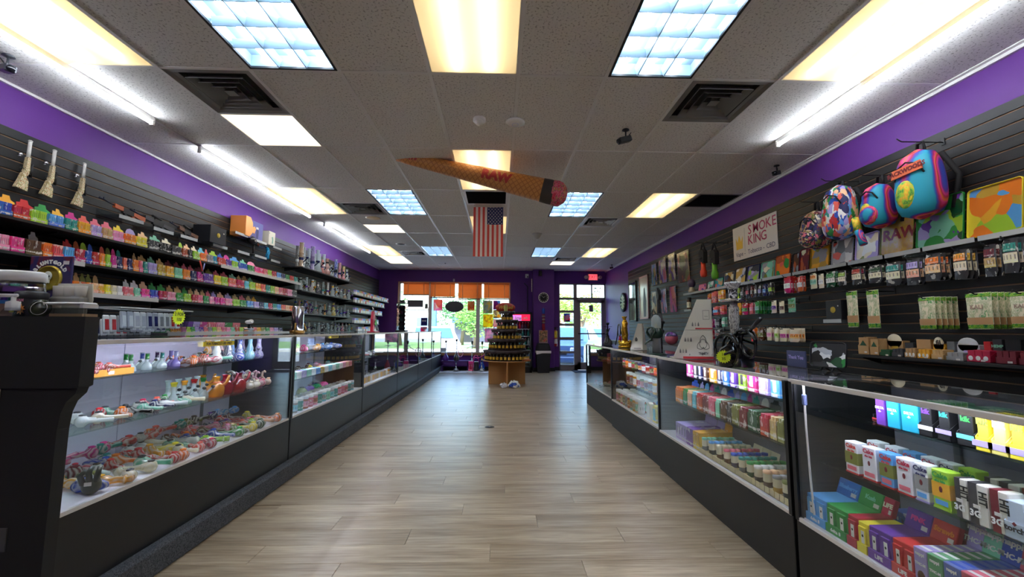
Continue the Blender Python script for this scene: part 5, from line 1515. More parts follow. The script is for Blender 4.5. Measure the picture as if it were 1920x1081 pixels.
r1 = [(-22, 12, 'blue', 'yellow', 0), (13, 46, 'red', 'amber', 0), (47, 80, 'lime', 'red', 0), (82, 113, 'sky blue', 'green', 0), (114, 139, 'teal', 'amber', 1), (140, 164, 'amber', 'magenta', 0),
      (165, 186, 'lavender', 'coral', 0), (187, 207, 'tan', 'rose', 0), (208, 228, 'pink', 'rose', 0), (229, 251, 'orange', 'yellow', 1), (252, 273, 'yellow', 'lavender', 2), (275, 296, 'charcoal', 'peach', 1),
      (297, 319, 'black', 'mint', 1), (320, 339, 'charcoal', 'cream', 1), (340, 351, 'rust', None, 0), (352, 360, 'black', 'lime', 2), (361, 374, 'lime', 'peach', 1), (375, 387, 'orange', 'cream', 1),
      (388, 400, 'grey', 'aqua', 0), (401, 407, 'turquoise', 'coral', 0)]
us = [409, 424, 435, 447, 465, 478, 495, 503, 511, 520, 529, 537, 545, 553, 560]
r1 += tail(0, us, ['red', 'purple', 'lime', 'blue', 'green', 'hot pink', 'rose', 'lime', 'crimson', 'sky blue', 'navy', 'green', 'red', 'teal'], ['lime', 'blue', 'magenta', 'sky blue', 'mint', 'pink', None, None, None, None, None, None, None, None])
row(r1, ROWZ[0], .088, 'on the top left shelf', 'cartons on the top left shelf')
r2 = [(-20, 14, 'pink', None, 0), (15, 43, 'hot pink', None, 0), (44, 76, 'brown', None, 0), (77, 96, 'orange', 'grey', 0), (97, 117, 'coral', None, 0), (119, 139, 'sky blue', None, 0), (140, 159, 'crimson', 'red', 1), (160, 172, 'blue', 'rust', 2),
      (173, 186, 'red', 'lime', 2), (187, 197, 'orange', 'blue', 2), (198, 208, 'lime', None, 0), (209, 219, 'magenta', 'coral', 2), (220, 230, 'navy', 'olive', 2), (231, 239, 'coral', 'hot pink', 2), (240, 249, 'navy', 'teal', 2),
      (250, 261, 'orange', None, 0), (262, 269, 'rose', None, 0), (270, 278, 'teal', 'tan', 1), (279, 296, 'lavender', 'tan', 1), (297, 312, 'gold', 'mint', 1), (313, 328, 'amber', 'tan', 1), (329, 344, 'mint', 'maroon', 1), (345, 359, 'orange', 'maroon', 1),
      (360, 371, 'navy', 'rose', 1), (372, 383, 'magenta', 'rose', 1), (384, 403, 'purple', 'maroon', 1), (404, 417, 'yellow', 'olive', 1), (418, 430, 'lime', 'rose', 1), (431, 446, 'coral', 'rose', 1), (447, 461, 'crimson', 'mint', 1), (462, 470, 'aqua', 'tan', 1)]
us = [471, 482, 492, 501, 510, 518, 526, 534, 542, 551, 560]
r2 += tail(0, us, ['lime', 'amber', 'coral', 'teal', 'lime', 'peach', 'rose', 'crimson', 'pink', 'charcoal'], ['tan', 'mint', None, None, None, None, None, None, None, None])
row(r2, ROWZ[1], .105, 'on the second left shelf', 'cartons on the second left shelf')
r3 = [(-15, 20, 'purple', None, 0), (22, 56, 'teal', None, 0), (123, 141, 'magenta', None, 0), (142, 154, 'orange', None, 0), (155, 166, 'rust', 'kraft', 0), (167, 178, 'orange', 'kraft', 0), (179, 189, 'peach', 'olive', 0), (190, 200, 'amber', 'olive', 0), (202, 213, 'yellow', 'kraft', 2),
      (215, 224, 'cream', None, 0), (225, 235, 'white', None, 0), (237, 256, 'rose', None, 0), (257, 269, 'mint', 'white', 1), (270, 286, 'hot pink', 'white', 1), (287, 302, 'blue', 'peach', 0), (303, 318, 'crimson', 'green', 1), (319, 335, 'pink', 'green', 1), (336, 349, 'green', 'kraft', 1), (350, 364, 'lime', 'tan', 1),
      (365, 375, 'crimson', 'green', 1), (376, 386, 'rose', 'tan', 1), (387, 397, 'green', 'peach', 1), (398, 407, 'pink', 'tan', 1), (408, 417, 'magenta', 'rose', 1), (418, 427, 'hot pink', 'lavender', 1), (428, 441, 'pink', 'peach', 1), (442, 455, 'lime', 'lavender', 1), (456, 467, 'green', 'tan', 1), (468, 480, 'sky blue', 'rose', 1)]
us = [481, 491, 500, 508, 516, 524, 532, 540, 548, 555, 562]
r3 += tail(0, us, ['lavender', 'navy', 'aqua', 'crimson', 'teal', 'sky blue', 'coral', 'peach', 'orange', 'rose'], ['tan', 'amber', None, None, None, None, None, None, None, None])
row(r3, ROWZ[2], .085, 'on the third left shelf', 'cartons on the third left shelf')
r4 = [(312, 329, 'green', None, 0), (330, 349, 'orange', 'kraft', 2)]
us = [351, 359, 367, 375, 383, 391, 399, 407, 415, 424, 433, 441, 449, 457, 465, 473, 481, 489, 497, 505, 513, 521, 529, 537]
r4 += tail(0, us, ['pink', 'lime', 'green', 'lavender', 'purple', 'rose', 'grey', 'lime', 'peach', 'rose', 'pink', 'mint', 'red', 'lime', 'orange', 'white', 'rose', 'amber', 'olive', 'green', 'pink', 'lavender', 'navy'])
row(r4, ROWZ[3], .06, 'on the bottom left shelf', 'cartons on the bottom left shelf', lip=.5, npk=1, d=.08)
us = [356, 371, 384, 397, 414, 430, 444, 458]
bcols = ['purple', 'lavender', 'magenta', 'rose', 'pink', 'green', 'rose']
ls = labels([c + ' stacked carton' for c in bcols], 'behind the small cartons on the bottom left shelf')
for k, c in enumerate(bcols):
    y0 = PX(us[k], 500, XF - .1)[1]; y1 = PX(us[k + 1], 500, XF - .1)[1]
    carton((XF - .16, (y0 + y1) / 2, ROWZ[3] + .001), RZL, (y1 - y0) * .96, .12, .115, c, ls[k], 'carton', 'stacked cartons behind the small ones')
t = thing('lanyard', 'red and blue strap hanging from the top left shelf', 'strap', (XF + .012, PX(376, 500, XF)[1], ROWZ[0] - .03), RZL)
ob('red_strap', MB().tube([(-.035, 0, .02), (-.015, -.01, -.05), (0, -.01, -.09)], .008, 6), mat('strap_red', (205, 60, 50), .7), t)
ob('blue_strap', MB().tube([(.04, 0, .0), (.015, -.01, -.06), (0, -.01, -.09)], .006, 6), mat('strap_blue', (150, 160, 215), .7), t)
ob('clip', MB().tube([(0, -.01, -.085), (.0, -.012, -.12)], .008, 6), FBLACK, t)

# ------------------------------------------------------------------ glass water pipes on the four short shelves
BZ = [2.182, 1.80, 1.428, 1.12]
BNm = ['top', 'second', 'third', 'bottom']
for z, n in zip(BZ, BNm):
    wall_shelf('%s black shelf of glass water pipes on the left wall' % n, 6.9, 9.28 if n != 'bottom' else 9.5, z, DEP, None, 'black shelves of glass water pipes')
def bong_mesh(kind):
    if kind == 0:    # beaker
        m = MB().lathe([(0, 0), (.062, 0), (.066, .008), (.035, .12), (.024, .15), (.023, .33), (.03, .345), (.027, .347), (.02, .335)], 16)
    elif kind == 1:  # straight
        m = MB().lathe([(0, 0), (.05, 0), (.05, .01), (.028, .016), (.027, .2), (.033, .205), (.027, .212), (.026, .34), (.032, .352), (.028, .353), (.022, .34)], 16)
    elif kind == 2:  # bubble
        m = MB().lathe([(0, 0), (.045, 0), (.055, .02), (.058, .05), (.04, .09), (.022, .105), (.04, .13), (.04, .15), (.022, .175), (.02, .27), (.028, .285), (.022, .286), (.016, .27)], 16)
    else:            # recycler
        m = MB().lathe([(0, 0), (.05, 0), (.045, .012), (.035, .02), (.036, .1), (.02, .125), (.016, .2), (.024, .212), (.019, .214), (.013, .2)], 14).tube([(.034, 0, .08), (.07, 0, .11), (.065, 0, .16), (.02, 0, .17)], .01, 7)
    return m
BONG = [bong_mesh(k).mesh('glass_body') for k in range(4)]
BSTEM = [MB().tube([(.03, 0, .075), (.075, 0, .135)], .008, 6).mesh('down_stem'), MB().tube([(.026, 0, .07), (.075, 0, .125)], .008, 6).mesh('down_stem'),
         MB().tube([(.05, 0, .05), (.08, 0, .1)], .008, 6).mesh('down_stem'), MB().tube([(.033, 0, .04), (.065, 0, .075)], .007, 6).mesh('down_stem')]
BBOWL = MB().lathe([(.008, 0), (.02, .02), (.021, .026), (.014, .022), (0, .012)], 10)
BB = [MB(), MB(), MB(), MB()]
for k, c in enumerate(((.078, 0, .132), (.078, 0, .122), (.083, 0, .098), (.067, 0, .073))):
    BB[k] = MB().lathe([(.008, 0), (.02, .02), (.021, .026), (.014, .022), (0, .012)], 10, c=c).mesh('bowl')
BR = [MB().lathe([(.0245, .15), (.027, .165), (.0245, .18)], 14).mesh('colour_band'), MB().lathe([(.028, .1), (.0305, .12), (.028, .14)], 14).mesh('colour_band'),
      MB().lathe([(.0215, .2), (.0245, .215), (.0215, .23)], 14).mesh('colour_band'), MB().lathe([(.0175, .17), (.02, .18), (.0175, .19)], 14).mesh('colour_band')]
KB = ['beaker water pipe', 'straight water pipe', 'bubble water pipe', 'recycler water pipe']
def bongs(spots, where, group):
    """(x, y, z, kind, colour, accent, scale)"""
    spots = sorted(spots, key=lambda s: ang(s))
    ls = labels(['%s %s' % (s[4], KB[s[3]]) for s in spots], where)
    for s, lb in zip(spots, ls):
        t = thing('water_pipe', lb, 'water pipe', s[:3], r.uniform(-1.2, .8), group)
        t.scale = (s[6] * 1.05, s[6] * 1.05, s[6])
        ob('glass_body', BONG[s[3]], objmat('tint') if s[4] in ('clear', 'smoke', 'mint') else objmat('swirl'), t, color=s[4])
        ob('down_stem', BSTEM[s[3]], objmat('tint'), t, color=s[5]); ob('bowl', BB[s[3]], objmat('gloss'), t, color=s[5])
        ob('colour_band', BR[s[3]], objmat('gloss'), t, color=s[5])
rb = random.Random(5)
sp = []
tops = [('tan', 1, 1.15), ('charcoal', 1, 1.05), ('clear', 0, .6), ('clear', 1, 1.1), ('purple', 1, 1.2), ('clear', 1, 1.15), ('clear', 0, 1.15), ('clear', 1, 1.0), ('coral', 0, .75), ('clear', 1, 1.1), ('rust', 2, 1.1),
        ('clear', 0, 1.2), ('clear', 2, .8), ('clear', 3, 1.1), ('blue', 1, 1.05), ('olive', 2, .8), ('crimson', 1, .95), ('teal', 1, .9), ('rose', 2, .8), ('clear', 0, .8), ('clear', 2, .9), ('yellow', 1, .95)]
for k, (c, kd, s) in enumerate(tops):
    sp.append((XF - .07 - (k % 2) * .11, 6.98 + k * .105, BZ[0] + .001, kd, c, ['navy', 'clear', 'black', 'white'][k % 4], s))
bongs(sp, 'on the top left water pipe shelf', 'water pipes on the top shelf')
def fill(z, cols, where, group, hmax, y0=6.98, y1=9.2):
    sp = []
    n = len(cols)
    for k, c in enumerate(cols):
        kd = rb.choice([0, 1, 2, 3, 3])
        s = hmax / [.35, .355, .29, .215][kd] * rb.uniform(.7, 1.0)
        sp.append((XF - .06 - (k % 2) * .11, y0 + (y1 - y0) * k / (n - 1), z + .001, kd, c, rb.choice(['blue', 'green', 'purple', 'amber', 'clear', 'black', 'white', 'teal']), min(s, 1.05)))
    bongs(sp, where, group)
fill(BZ[1], ['clear'] * 4 + ['white', 'clear', 'navy', 'lime', 'clear', 'clear', 'white', 'clear', 'clear', 'smoke', 'clear', 'lavender', 'clear', 'crimson', 'tan', 'clear', 'clear'], 'on the second left water pipe shelf', 'water pipes on the second shelf', .27)
fill(BZ[2], ['rust', 'green', 'blue', 'lime', 'navy', 'coral', 'clear', 'teal', 'clear', 'orange', 'amber', 'clear', 'clear', 'green', 'yellow', 'aqua', 'clear', 'smoke', 'clear', 'aqua', 'clear', 'sky blue', 'clear'], 'on the third left water pipe shelf', 'water pipes on the third shelf', .26)
fill(BZ[3], ['clear', 'clear', 'smoke', 'clear', 'white', 'clear', 'clear', 'charcoal', 'clear', 'clear', 'smoke', 'brown', 'clear', 'white', 'clear', 'clear', 'clear', 'olive', 'clear', 'navy', 'rose', 'clear', 'charcoal', 'clear', 'teal', 'clear'], 'on the bottom left water pipe shelf', 'water pipes on the bottom shelf', .2, 6.98, 9.4)

# ------------------------------------------------------------------ cigarette rack
def cig_row(y0, y1, z, n, label, where, xs=-3.15, hdr=False):
    wall_shelf(label, y0, y1, z, abs(XL + .018 - xs), None, 'black rack shelves for cigarettes')
    cs = ['white', 'white', 'cream', 'white', 'silver', 'white', 'grey', 'white', 'cream', 'white', 'red', 'white', 'kraft', 'white']
    cl = [cs[(k * 3 + int(z * 10)) % 14] for k in range(n)]
    ls = labels([c + ' cigarette pack' for c in cl], where)
    st = (y1 - y0 - .06) / n
    for k, c in enumerate(cl):
        q = thing('cigarette_pack', ls[k], 'pack', (xs - .03, y0 + .03 + st * (k + .5), z + .001), RZL, 'cigarette packs in the far left rack')
        kk = ('cig', round(st, 3))
        if kk not in _MESH:
            _MESH[kk] = MB().box(-st * .46, st * .46, -.025, .025, 0, .1, .002).mesh('pack')
            _MESH[kk + (1,)] = MB().box(-st * .461, st * .461, -.0256, .0256, .06, .0995).mesh('lid_print')
        ob('pack', _MESH[kk], objmat('card'), q, color=c); ob('lid_print', _MESH[kk + (1,)], objmat('card'), q, color=['lavender', 'sky blue', 'grey', 'gold', 'rose'][k % 5])
cig_row(9.3, 12.1, 1.93, 26, 'top black rack shelf of cigarettes on the left wall', 'on the top cigarette rack shelf')
cig_row(9.3, 11.7, 1.76, 24, 'second black rack shelf of cigarettes on the left wall', 'on the second cigarette rack shelf')
cig_row(9.3, 11.5, 1.54, 22, 'third black rack shelf of cigarettes on the left wall', 'on the third cigarette rack shelf')
cig_row(9.3, 11.2, 1.31, 18, 'fourth black rack shelf of cigarettes on the left wall', 'on the fourth cigarette rack shelf')
cig_row(9.55, 11.2, 1.12, 16, 'lowest black rack shelf of cigarettes on the left wall', 'on the lowest cigarette rack shelf')

# ------------------------------------------------------------------ things high on the left wall
CAMO = art('camo_print', ['tan', 'kraft', 'olive', 'cream', 'tan', 'brown'], 7, 'noise', .6)
def rifle(u0, v0, u1, v1, label):
    xw = XL + .05
    a = PX(u0, v0, xw); b = PX(u1, v1, xw)
    t = thing('camo_rifle_lighter', label, 'toy rifle', (xw, (a[1] + b[1]) / 2, b[2]), RZL, 'camouflage rifle-shaped lighters')
    k = (a[2] - b[2]) / .37
    q = lambda pts: [(x * k, z * k) for x, z in pts]
    ob('stock', MB().prism(q([(-.045, .0), (.03, -.012), (.03, .06), (.012, .09), (.03, .12), (.032, .15), (.006, .15), (-.012, .1), (-.02, .07)]), -.014, .014), CAMO, t)
    ob('fore_end', MB().prism(q([(.006, .15), (.032, .15), (.03, .24), (.012, .24)]), -.013, .013), CAMO, t)
    ob('barrel', MB().tube([(.021 * k, 0, .24 * k), (.024 * k, 0, .36 * k)], .011, 8).ell((.024 * k, 0, .365 * k), (.015, .012, .009), 10, 5), mat('barrel_white', (215, 212, 205), .35), t)
    ob('scope', MB().tube([(.052 * k, .002, .1 * k), (.052 * k, .002, .2 * k)], .009, 8).tube([(.035 * k, 0, .12 * k), (.052 * k, 0, .12 * k)], .005, 5).tube([(.035 * k, 0, .19 * k), (.055 * k, 0, .19 * k)], .006, 5), FBLACK, t)
    ob('trigger_guard', MB().tube([(-.01 * k, 0, .12 * k), (-.025 * k, 0, .13 * k), (-.02 * k, 0, .15 * k), (.004 * k, 0, .15 * k)], .003, 5), FBLACK, t)
    ob('wall_clip', MB().lathe([(.012, -.01), (.016, 0), (.012, .01)], 10, c=(-.012 * k, .02, .25 * k)), mat('chrome', (200, 200, 205), .15, 1), t)
rifle(54, 262, 36, 352, 'camouflage rifle-shaped lighter hung on the left wall, leftmost of three')
rifle(100, 280, 84, 365, 'camouflage rifle-shaped lighter hung on the left wall, middle of three')
rifle(157, 305, 142, 384, 'camouflage rifle-shaped lighter hung on the left wall, rightmost of three')
ACR = pane_mat('acrylic', (.9, .92, .92, 1), .05, 1.4)
def acrylic(y0, y1, z, d, label, s=1, xw=None, group='clear acrylic shelves on the left wall'):
    xw = (XL + .018) if xw is None else xw
    t = thing('acrylic_shelf', label, 'shelf', (xw, (y0 + y1) / 2, z), RZL if s > 0 else RZR, group)
    w = (y1 - y0) / 2
    ob('plate', MB().box(-w, w, -d, 0, -.004, 0), ACR, t)
    ob('front_lip', MB().box(-w, w, -d - .004, -d, -.028, .004), mat('acrylic_lip', (176, 180, 180), .25), t)
    ob('back_flange', MB().box(-w, w, -.004, 0, -.03, .06), ACR, t)
    return t
XWL = XL + .018
def ys(u0, u1, x=-3.3, v=430):
    return PX(u0, v, x)[1], PX(u1, v, x)[1]
a, b = ys(223, 270, -3.33, 410); acrylic(a, b, PX(245, 408, -3.33)[2], .2, 'clear acrylic shelf under the brown toy rifle')
a, b = ys(288, 326, -3.33, 430); acrylic(a, b, PX(306, 430, -3.33)[2], .2, 'clear acrylic shelf under the black toy rifle')
a, b = ys(339, 371, -3.33, 440); acrylic(a, b, PX(355, 444, -3.33)[2], .2, 'clear acrylic shelf under the small dark toy gun')
a, b = ys(400, 427, -3.33, 455); z5 = PX(413, 460, -3.33)[2]; acrylic(a, b, z5, .2, 'clear acrylic shelf under the black box')
a, b = ys(446, 468, -3.33, 470); acrylic(a, b, PX(457, 472, -3.33)[2], .2, 'empty clear acrylic shelf under the row of display boxes')
a, b = ys(478, 500, -3.33, 480); z7 = PX(489, 480, -3.33)[2]; acrylic(a, b, z7, .2, 'clear acrylic shelf under the desk microphone shaped torch')
a, b = ys(508, 525, -3.33, 490); z8 = PX(516, 488, -3.33)[2]; acrylic(a, b, z8, .2, 'clear acrylic shelf under the blue figure')
a, b = ys(441, 465, -3.33, 440); z9 = PX(455, 438, -3.33)[2]; acrylic(a, b, z9, .2, 'clear acrylic shelf to the left of the orange box')
a, b = ys(480, 500, -3.33, 450); z10 = PX(490, 452, -3.33)[2]; acrylic(a, b, z10, .2, 'clear acrylic shelf under the blue and orange box')
a, b = ys(512, 528, -3.33, 466); z11 = PX(519, 463, -3.33)[2]; acrylic(a, b, z11, .2, 'clear acrylic shelf under the white box')
def gun(p, label, woodcol, blackcol, L=.42, rz=RZL, scope=False):
    t = thing('toy_rifle', label, 'toy rifle', p, rz)
    wd = mat('gun_' + woodcol, woodcol, .5)
    ob('barrel', MB().tube([(-.5 * L, 0, .1), (-.18 * L, 0, .075)], .007, 7).box(-.42 * L, -.4 * L, -.003, .003, .09, .115), mat('gun_blue', (35, 42, 60), .4, .5), t)
    ob('hand_guard', MB().prism([(-.2 * L, .055), (-.02 * L, .045), (-.02 * L, .08), (-.2 * L, .09)], -.012, .012), wd, t)
    ob('receiver', MB().prism([(-.02 * L, .03), (.22 * L, .02), (.22 * L, .062), (-.02 * L, .08)], -.011, .011), FBLACK, t)
    ob('magazine', MB().prism([(.0, .04), (.06 * L, .035), (.1 * L, -.005), (.03 * L, 0)], -.008, .008), FBLACK, t)
    ob('grip', MB().prism([(.17 * L, .03), (.23 * L, .03), (.27 * L, .0), (.21 * L, 0)], -.009, .009), wd, t)
    ob('stock', MB().prism([(.22 * L, .03), (.48 * L, .0), (.5 * L, .045), (.22 * L, .06)], -.012, .012), wd, t)
    if scope: ob('scope', MB().tube([(-.02 * L, 0, .11), (.18 * L, 0, .095)], .011, 8).box(.03 * L, .05 * L, -.004, .004, .06, .1), FBLACK, t)
a, b = ys(223, 270, -3.33, 410); gun((-3.36, (a + b) / 2 - .06, PX(245, 408, -3.33)[2] + .001), 'toy rifle with orange-brown grips on an acrylic shelf, left wall', 'rust', 'black', .46)
a, b = ys(288, 326, -3.33, 430); gun((-3.36, (a + b) / 2 - .1, PX(306, 430, -3.33)[2] + .001), 'black toy rifle with a scope on an acrylic shelf, left wall', 'charcoal', 'black', .52, scope=True)
a, b = ys(339, 371, -3.33, 440); gun((-3.36, (a + b) / 2 - .04, PX(355, 444, -3.33)[2] + .001), 'small dark toy gun with a brown stock on an acrylic shelf, left wall', 'brown', 'black', .4, scope=True)
def medal_box(p, rz, w, d, h, label):
    t = thing('black_box', label, 'box', p, rz)
    ob('box', MB().box(-w / 2, w / 2, -d / 2, d / 2, 0, h, .004), mat('box_black', (24, 25, 30), .4), t)
    ob('medallion', MB().lathe([(0, -.004), (.02, -.004), (.024, -.002), (.027, -.004), (.027, 0)], 24, c=(0, 0, 0), M=Matrix.Translation((.0, -d / 2, h * .5)) @ Matrix.Rotation(PI / 2, 4, 'X') @ Matrix.Rotation(PI, 4, 'X')), mat('medal_gold', (186, 160, 60), .3, .6), t)
    ob('white_dot', MB().box(.3 * w, .36 * w, -d / 2 - .001, -d / 2, h * .66, h * .72), EDGE, t)
a, b = ys(393, 425, -3.3, 445); medal_box((-3.40, (a + b) / 2, z5 + .001), RZL, (b - a) * .95, .2, .2, 'black box with a gold medallion on an acrylic shelf, left wall')
a, b = ys(470, 500, -3.3, 430)
t = thing('puzzle_box', 'orange and blue display box with a jigsaw-edged front, high on the left wall', 'box', (-3.42, (a + b) / 2 + .02, z10 + .001), RZL)
w = (b - a) / 2
ob('blue_box', MB().box(-w, w, -.06, .1, 0, .25, .003), mat('box_periwinkle', (92, 90, 150), .5), t)
ob('orange_side', MB().box(-w - .1, -w, -.1, .1, 0, .26, .003), mat('box_orange', (228, 140, 62), .5), t)
ob('orange_edge', MB().prism([(-w - .1, .0), (-w, 0), (-w + .06, .07), (-w + .1, .06), (-w + .13, .13), (-w + .1, .16), (-w + .06, .14), (-w + .05, .2), (-w, .26), (-w - .1, .26)], -.103, -.1), mat('box_orange2', (232, 160, 90), .5), t)
ob('figure_print', MB().prism([(w * .2, .02), (w * .4, .02), (w * .45, .13), (w * .3, .16), (w * .15, .13)], -.0615, -.06), mat('print_navy', (50, 48, 95), .5), t)
ob('white_print', MB().box(w * .1, w * .4, -.0615, -.06, .15, .18), EDGE, t)
a, b = ys(503, 520, -3.3, 450)
t = thing('white_box', 'white box with a small green figure print, high on the left wall', 'box', (-3.42, (a + b) / 2 + .05, z11 + .001), RZL)
ob('box', MB().box(-.085, .085, -.08, .08, 0, .2, .003), mat('box_cream', (212, 206, 188), .5), t)
ob('figure_print', MB().prism([(.0, .03), (.03, .03), (.035, .09), (.02, .13), (-.01, .12), (.005, .08)], -.0815, -.08), mat('print_green', (110, 160, 140), .5), t)
ob('edge_print', MB().box(-.075, -.068, -.0815, -.08, .16, .175), FBLACK, t)
t = thing('desk_torch', 'black torch shaped like a desk microphone on an acrylic shelf, left wall', 'torch', (-3.38, ys(489, 490)[0], z7 + .001), RZL)
ob('foot', MB().lathe([(0, 0), (.05, 0), (.05, .01), (.012, .02), (.012, .03), (0, .03)], 16), FBLACK, t)
ob('stem', MB().tube([(0, 0, .02), (0, 0, .14)], .013, 8), FBLACK, t)
ob('head', MB().ell((-.06, 0, .19), (.075, .06, .055), 14, 9).tube([(-.02, 0, .15), (.03, 0, .17), (.07, 0, .15)], [.02, .03, .012], 8), mat('torch_black', (26, 24, 26), .35), t)
ob('copper_tip', MB().tube([(.05, -.02, .165), (.085, -.02, .145)], .012, 8), mat('copper', (190, 110, 90), .3, .8), t)
ob('white_lamp', MB().ell((-.075, -.058, .18), (.016, .006, .008), 10, 5), EDGE, t)
t = thing('blue_torch', 'bright blue torch figure on an acrylic shelf, left wall', 'torch', (-3.38, ys(514, 515)[0], z8 + .001), RZL)
ob('body', MB().tube([(.01, 0, 0), (.01, 0, .06), (.03, 0, .1), (.0, 0, .15), (-.025, 0, .165)], [.028, .024, .026, .022, .016], 10), mat('torch_blue', (25, 150, 200), .35), t)
ob('nozzle', MB().tube([(-.02, 0, .163), (-.045, 0, .168)], .014, 9), mat('torch_navy', (25, 45, 90), .35), t)
ob('lever', MB().tube([(-.012, -.02, .12), (-.03, -.02, .08), (-.012, -.02, .05)], .007, 6), mat('torch_blue', (25, 150, 200), .35), t)
# ================================================================== right showcases
RC = [(.25, 2.0, 1.375), (2.03, 3.7, 1.38), (3.72, 5.31, 1.398), (5.33, 6.93, 1.42)]
RNm = ['nearest showcase on the right, holding boxed vapes', 'second showcase on the right, full of jars and packs', 'third showcase on the right, holding bottles', 'last showcase on the right, nearest the door']
for i, (a, b, x) in enumerate(RC):
    showcase(RNm[i], x, a, b, RZR, 0, .325, .95, [(.82, .07), (.595, .07)] if i < 2 else ([(.74, .07), (.56, .1)] if i == 2 else [(.7, .12)]), BACKD, i < 3)
t = thing('power_cord', 'white power cord with an inline switch in the corner of the nearest right case', 'cord', (1.41, 1.95, .33))
ob('cord', MB().tube([(0, 0, .6), (0, 0, .4), (.0, -.01, .15), (0, -.02, .02), (.02, -.1, .005)], .005, 6), EDGE, t)
ob('switch', MB().bx((0, 0, .53), (.016, .02, .05), .004), mat('switch_blue', (130, 140, 190), .4), t)
XA = 1.375
def ua(u, x=XA + .07):
    return PX(u, 800, x)[1]
def rrow(items, z, x, d, h, where, group, noun='vape box', fn=None):
    pass
# ---- nearest case, upper shelf
Z1 = .821
it = [(1640, 1657, 'purple', 'purple box'), (1660, 1683, 'turquoise', 'turquoise box'), (1686, 1719, 'turquoise', 'wide turquoise box')]
for u0, u1, c, d in it:
    y0, y1 = ua(u0), ua(u1)
    carton((XA + .1, (y0 + y1) / 2, Z1), RZR, (y0 - y1) * .95, .045, .108, c, d + ' on the top shelf of the nearest right case', 'box', None, 'vape_box', band='white', bz=(.9, .985), style='card', txt='DELTA|-8-', tcol='white', ts=.012, tz=.6)
for k, (u0, u1, c, tc) in enumerate([(1720, 1745, 'charcoal', 'purple'), (1753, 1778, 'charcoal', 'teal'), (1789, 1822, 'charcoal', 'green')]):
    y0, y1 = ua(u0), ua(u1)
    d = ['first', 'second', 'third'][k]
    t = display((XA + .13, (y0 + y1) / 2, Z1), RZR, (y0 - y1) * .98, .1, 'black', None, d + ' black display carton of boxed vapes on the top shelf, nearest right case', 'black display cartons in the nearest right case', 0, 1, .11, .4, 'card', 'carton')
    letters(t, 'kik', .022, (0, -.052, .083), tc, .0003, bold=.001)
    ob('front_print', MB().box(-.025, .025, -.0562, -.0555, .022, .036), objmat('card'), t, color=['white', 'lavender', 'aqua'][k])
for k, (u0, u1) in enumerate([(1826, 1852), (1855, 1884), (1888, 1918), (1922, 1955)]):
    y0, y1 = ua(u0), ua(u1)
    t = display((XA + .12, (y0 + y1) / 2, Z1), RZR, (y0 - y1) * .98, .11, 'yellow' if k != 1 else (236, 222, 120), None, ['first', 'second', 'third', 'fourth'][k] + ' yellow display carton of boxed vapes on the top shelf, nearest right case', 'yellow display cartons in the nearest right case', 0, 1, .1, .36, 'card', 'carton')
    letters(t, 'kik', .026, (0, -.047, .085), 'lavender' if k == 1 else 'olive', .0003, bold=.001)
    ob('header_print', MB().box(-.026, .026, -.0462, -.0455, .096, .105), objmat('card'), t, color='sky blue')
    ob('front_print', MB().box(-.027, .027, -.0512, -.0505, .012, .03), objmat('card'), t, color='lavender')
t = thing('vape_card', 'red and black framed card lying on the top shelf of the nearest right case', 'card', (XA + .2, 1.66, Z1), RZR)
ob('card', MB().box(-.06, .06, -.05, .05, 0, .004).box(-.06, -.055, -.05, .05, .004, .02).box(.055, .06, -.05, .05, .004, .02), FBLACK, t)
ob('red_edge', MB().box(-.062, .062, -.052, -.05, 0, .006).box(-.062, .062, .05, .052, .015, .021), mat('card_red', (185, 50, 45), .5), t)
# cartons seen through the top glass, at the back of the case
for k, (y, c) in enumerate([(1.62, 'mint'), (1.48, 'mint'), (1.4, 'dark green'), (1.3, 'charcoal'), (1.22, 'charcoal'), (1.13, 'lime'), (1.02, 'lime'), (.92, 'lime')]):
    carton((XA + .36, y, Z1), RZR, .085, .13, .085, c, labels(['mint', 'mint', 'dark green', 'charcoal', 'charcoal', 'lime', 'lime', 'lime'], 'carton at the back of the top shelf, nearest right case')[k], 'carton', 'cartons at the back of the top shelf')
# ---- nearest case, middle shelf: white and coloured boxes standing in two rows
Z2 = .596
cake = [(1579, 1604, 'white', 'red', 'olive'), (1609, 1638, 'white', 'crimson', 'white'), (1641, 1667, 'sky blue', 'red', 'olive'), (1671, 1702, 'pink', 'crimson', 'white'), (1704, 1730, 'lavender', 'navy', 'grey'), (1735, 1770, 'lime', 'green', 'amber')]
for k, (u0, u1, c, tc, bc) in enumerate(cake):
    y0, y1 = ua(u0, XA + .075), ua(u1, XA + .075)
    w = min(.062, (y0 - y1) * .9)
    for dpt in range(2):
        nm = '%s tall box with %s lettering, %s row of the middle shelf, nearest right case' % (c, tc, ['front', 'back'][dpt])
        t = carton((XA + .1 + dpt * .1, (y0 + y1) / 2 + (0 if dpt == 0 else .006), Z2), RZR, w, .045, .125, (228, 228, 236) if c in ('white', 'pink', 'lavender') else c, nm, 'box', None, 'vape_box', band=bc if bc != 'white' else None, bz=(.3, .68), style='card')
        letters(t, 'Cake', .023, (0, -.0238, .108), tc, .0003, bold=.0008)
        letters(t, 'she hits', .011, (0, -.0238, .09), tc, .0003, bold=.0006)
        ob('foot_band', MB().box(-w / 2 - .0006, w / 2 + .0006, -.0231, .0231, .0, .006), objmat('card'), t, color='red' if k < 4 else c)
        ob('front_print', MB().box(-w * .36, w * .36, -.0236, -.0231, .014, .03), objmat('card'), t, color='rose' if k < 4 else 'sky blue')
        ob('emblem', MB().ell((0, -.0232, .064), (.006, .001, .01), 8, 5), objmat('card'), t, color='maroon')
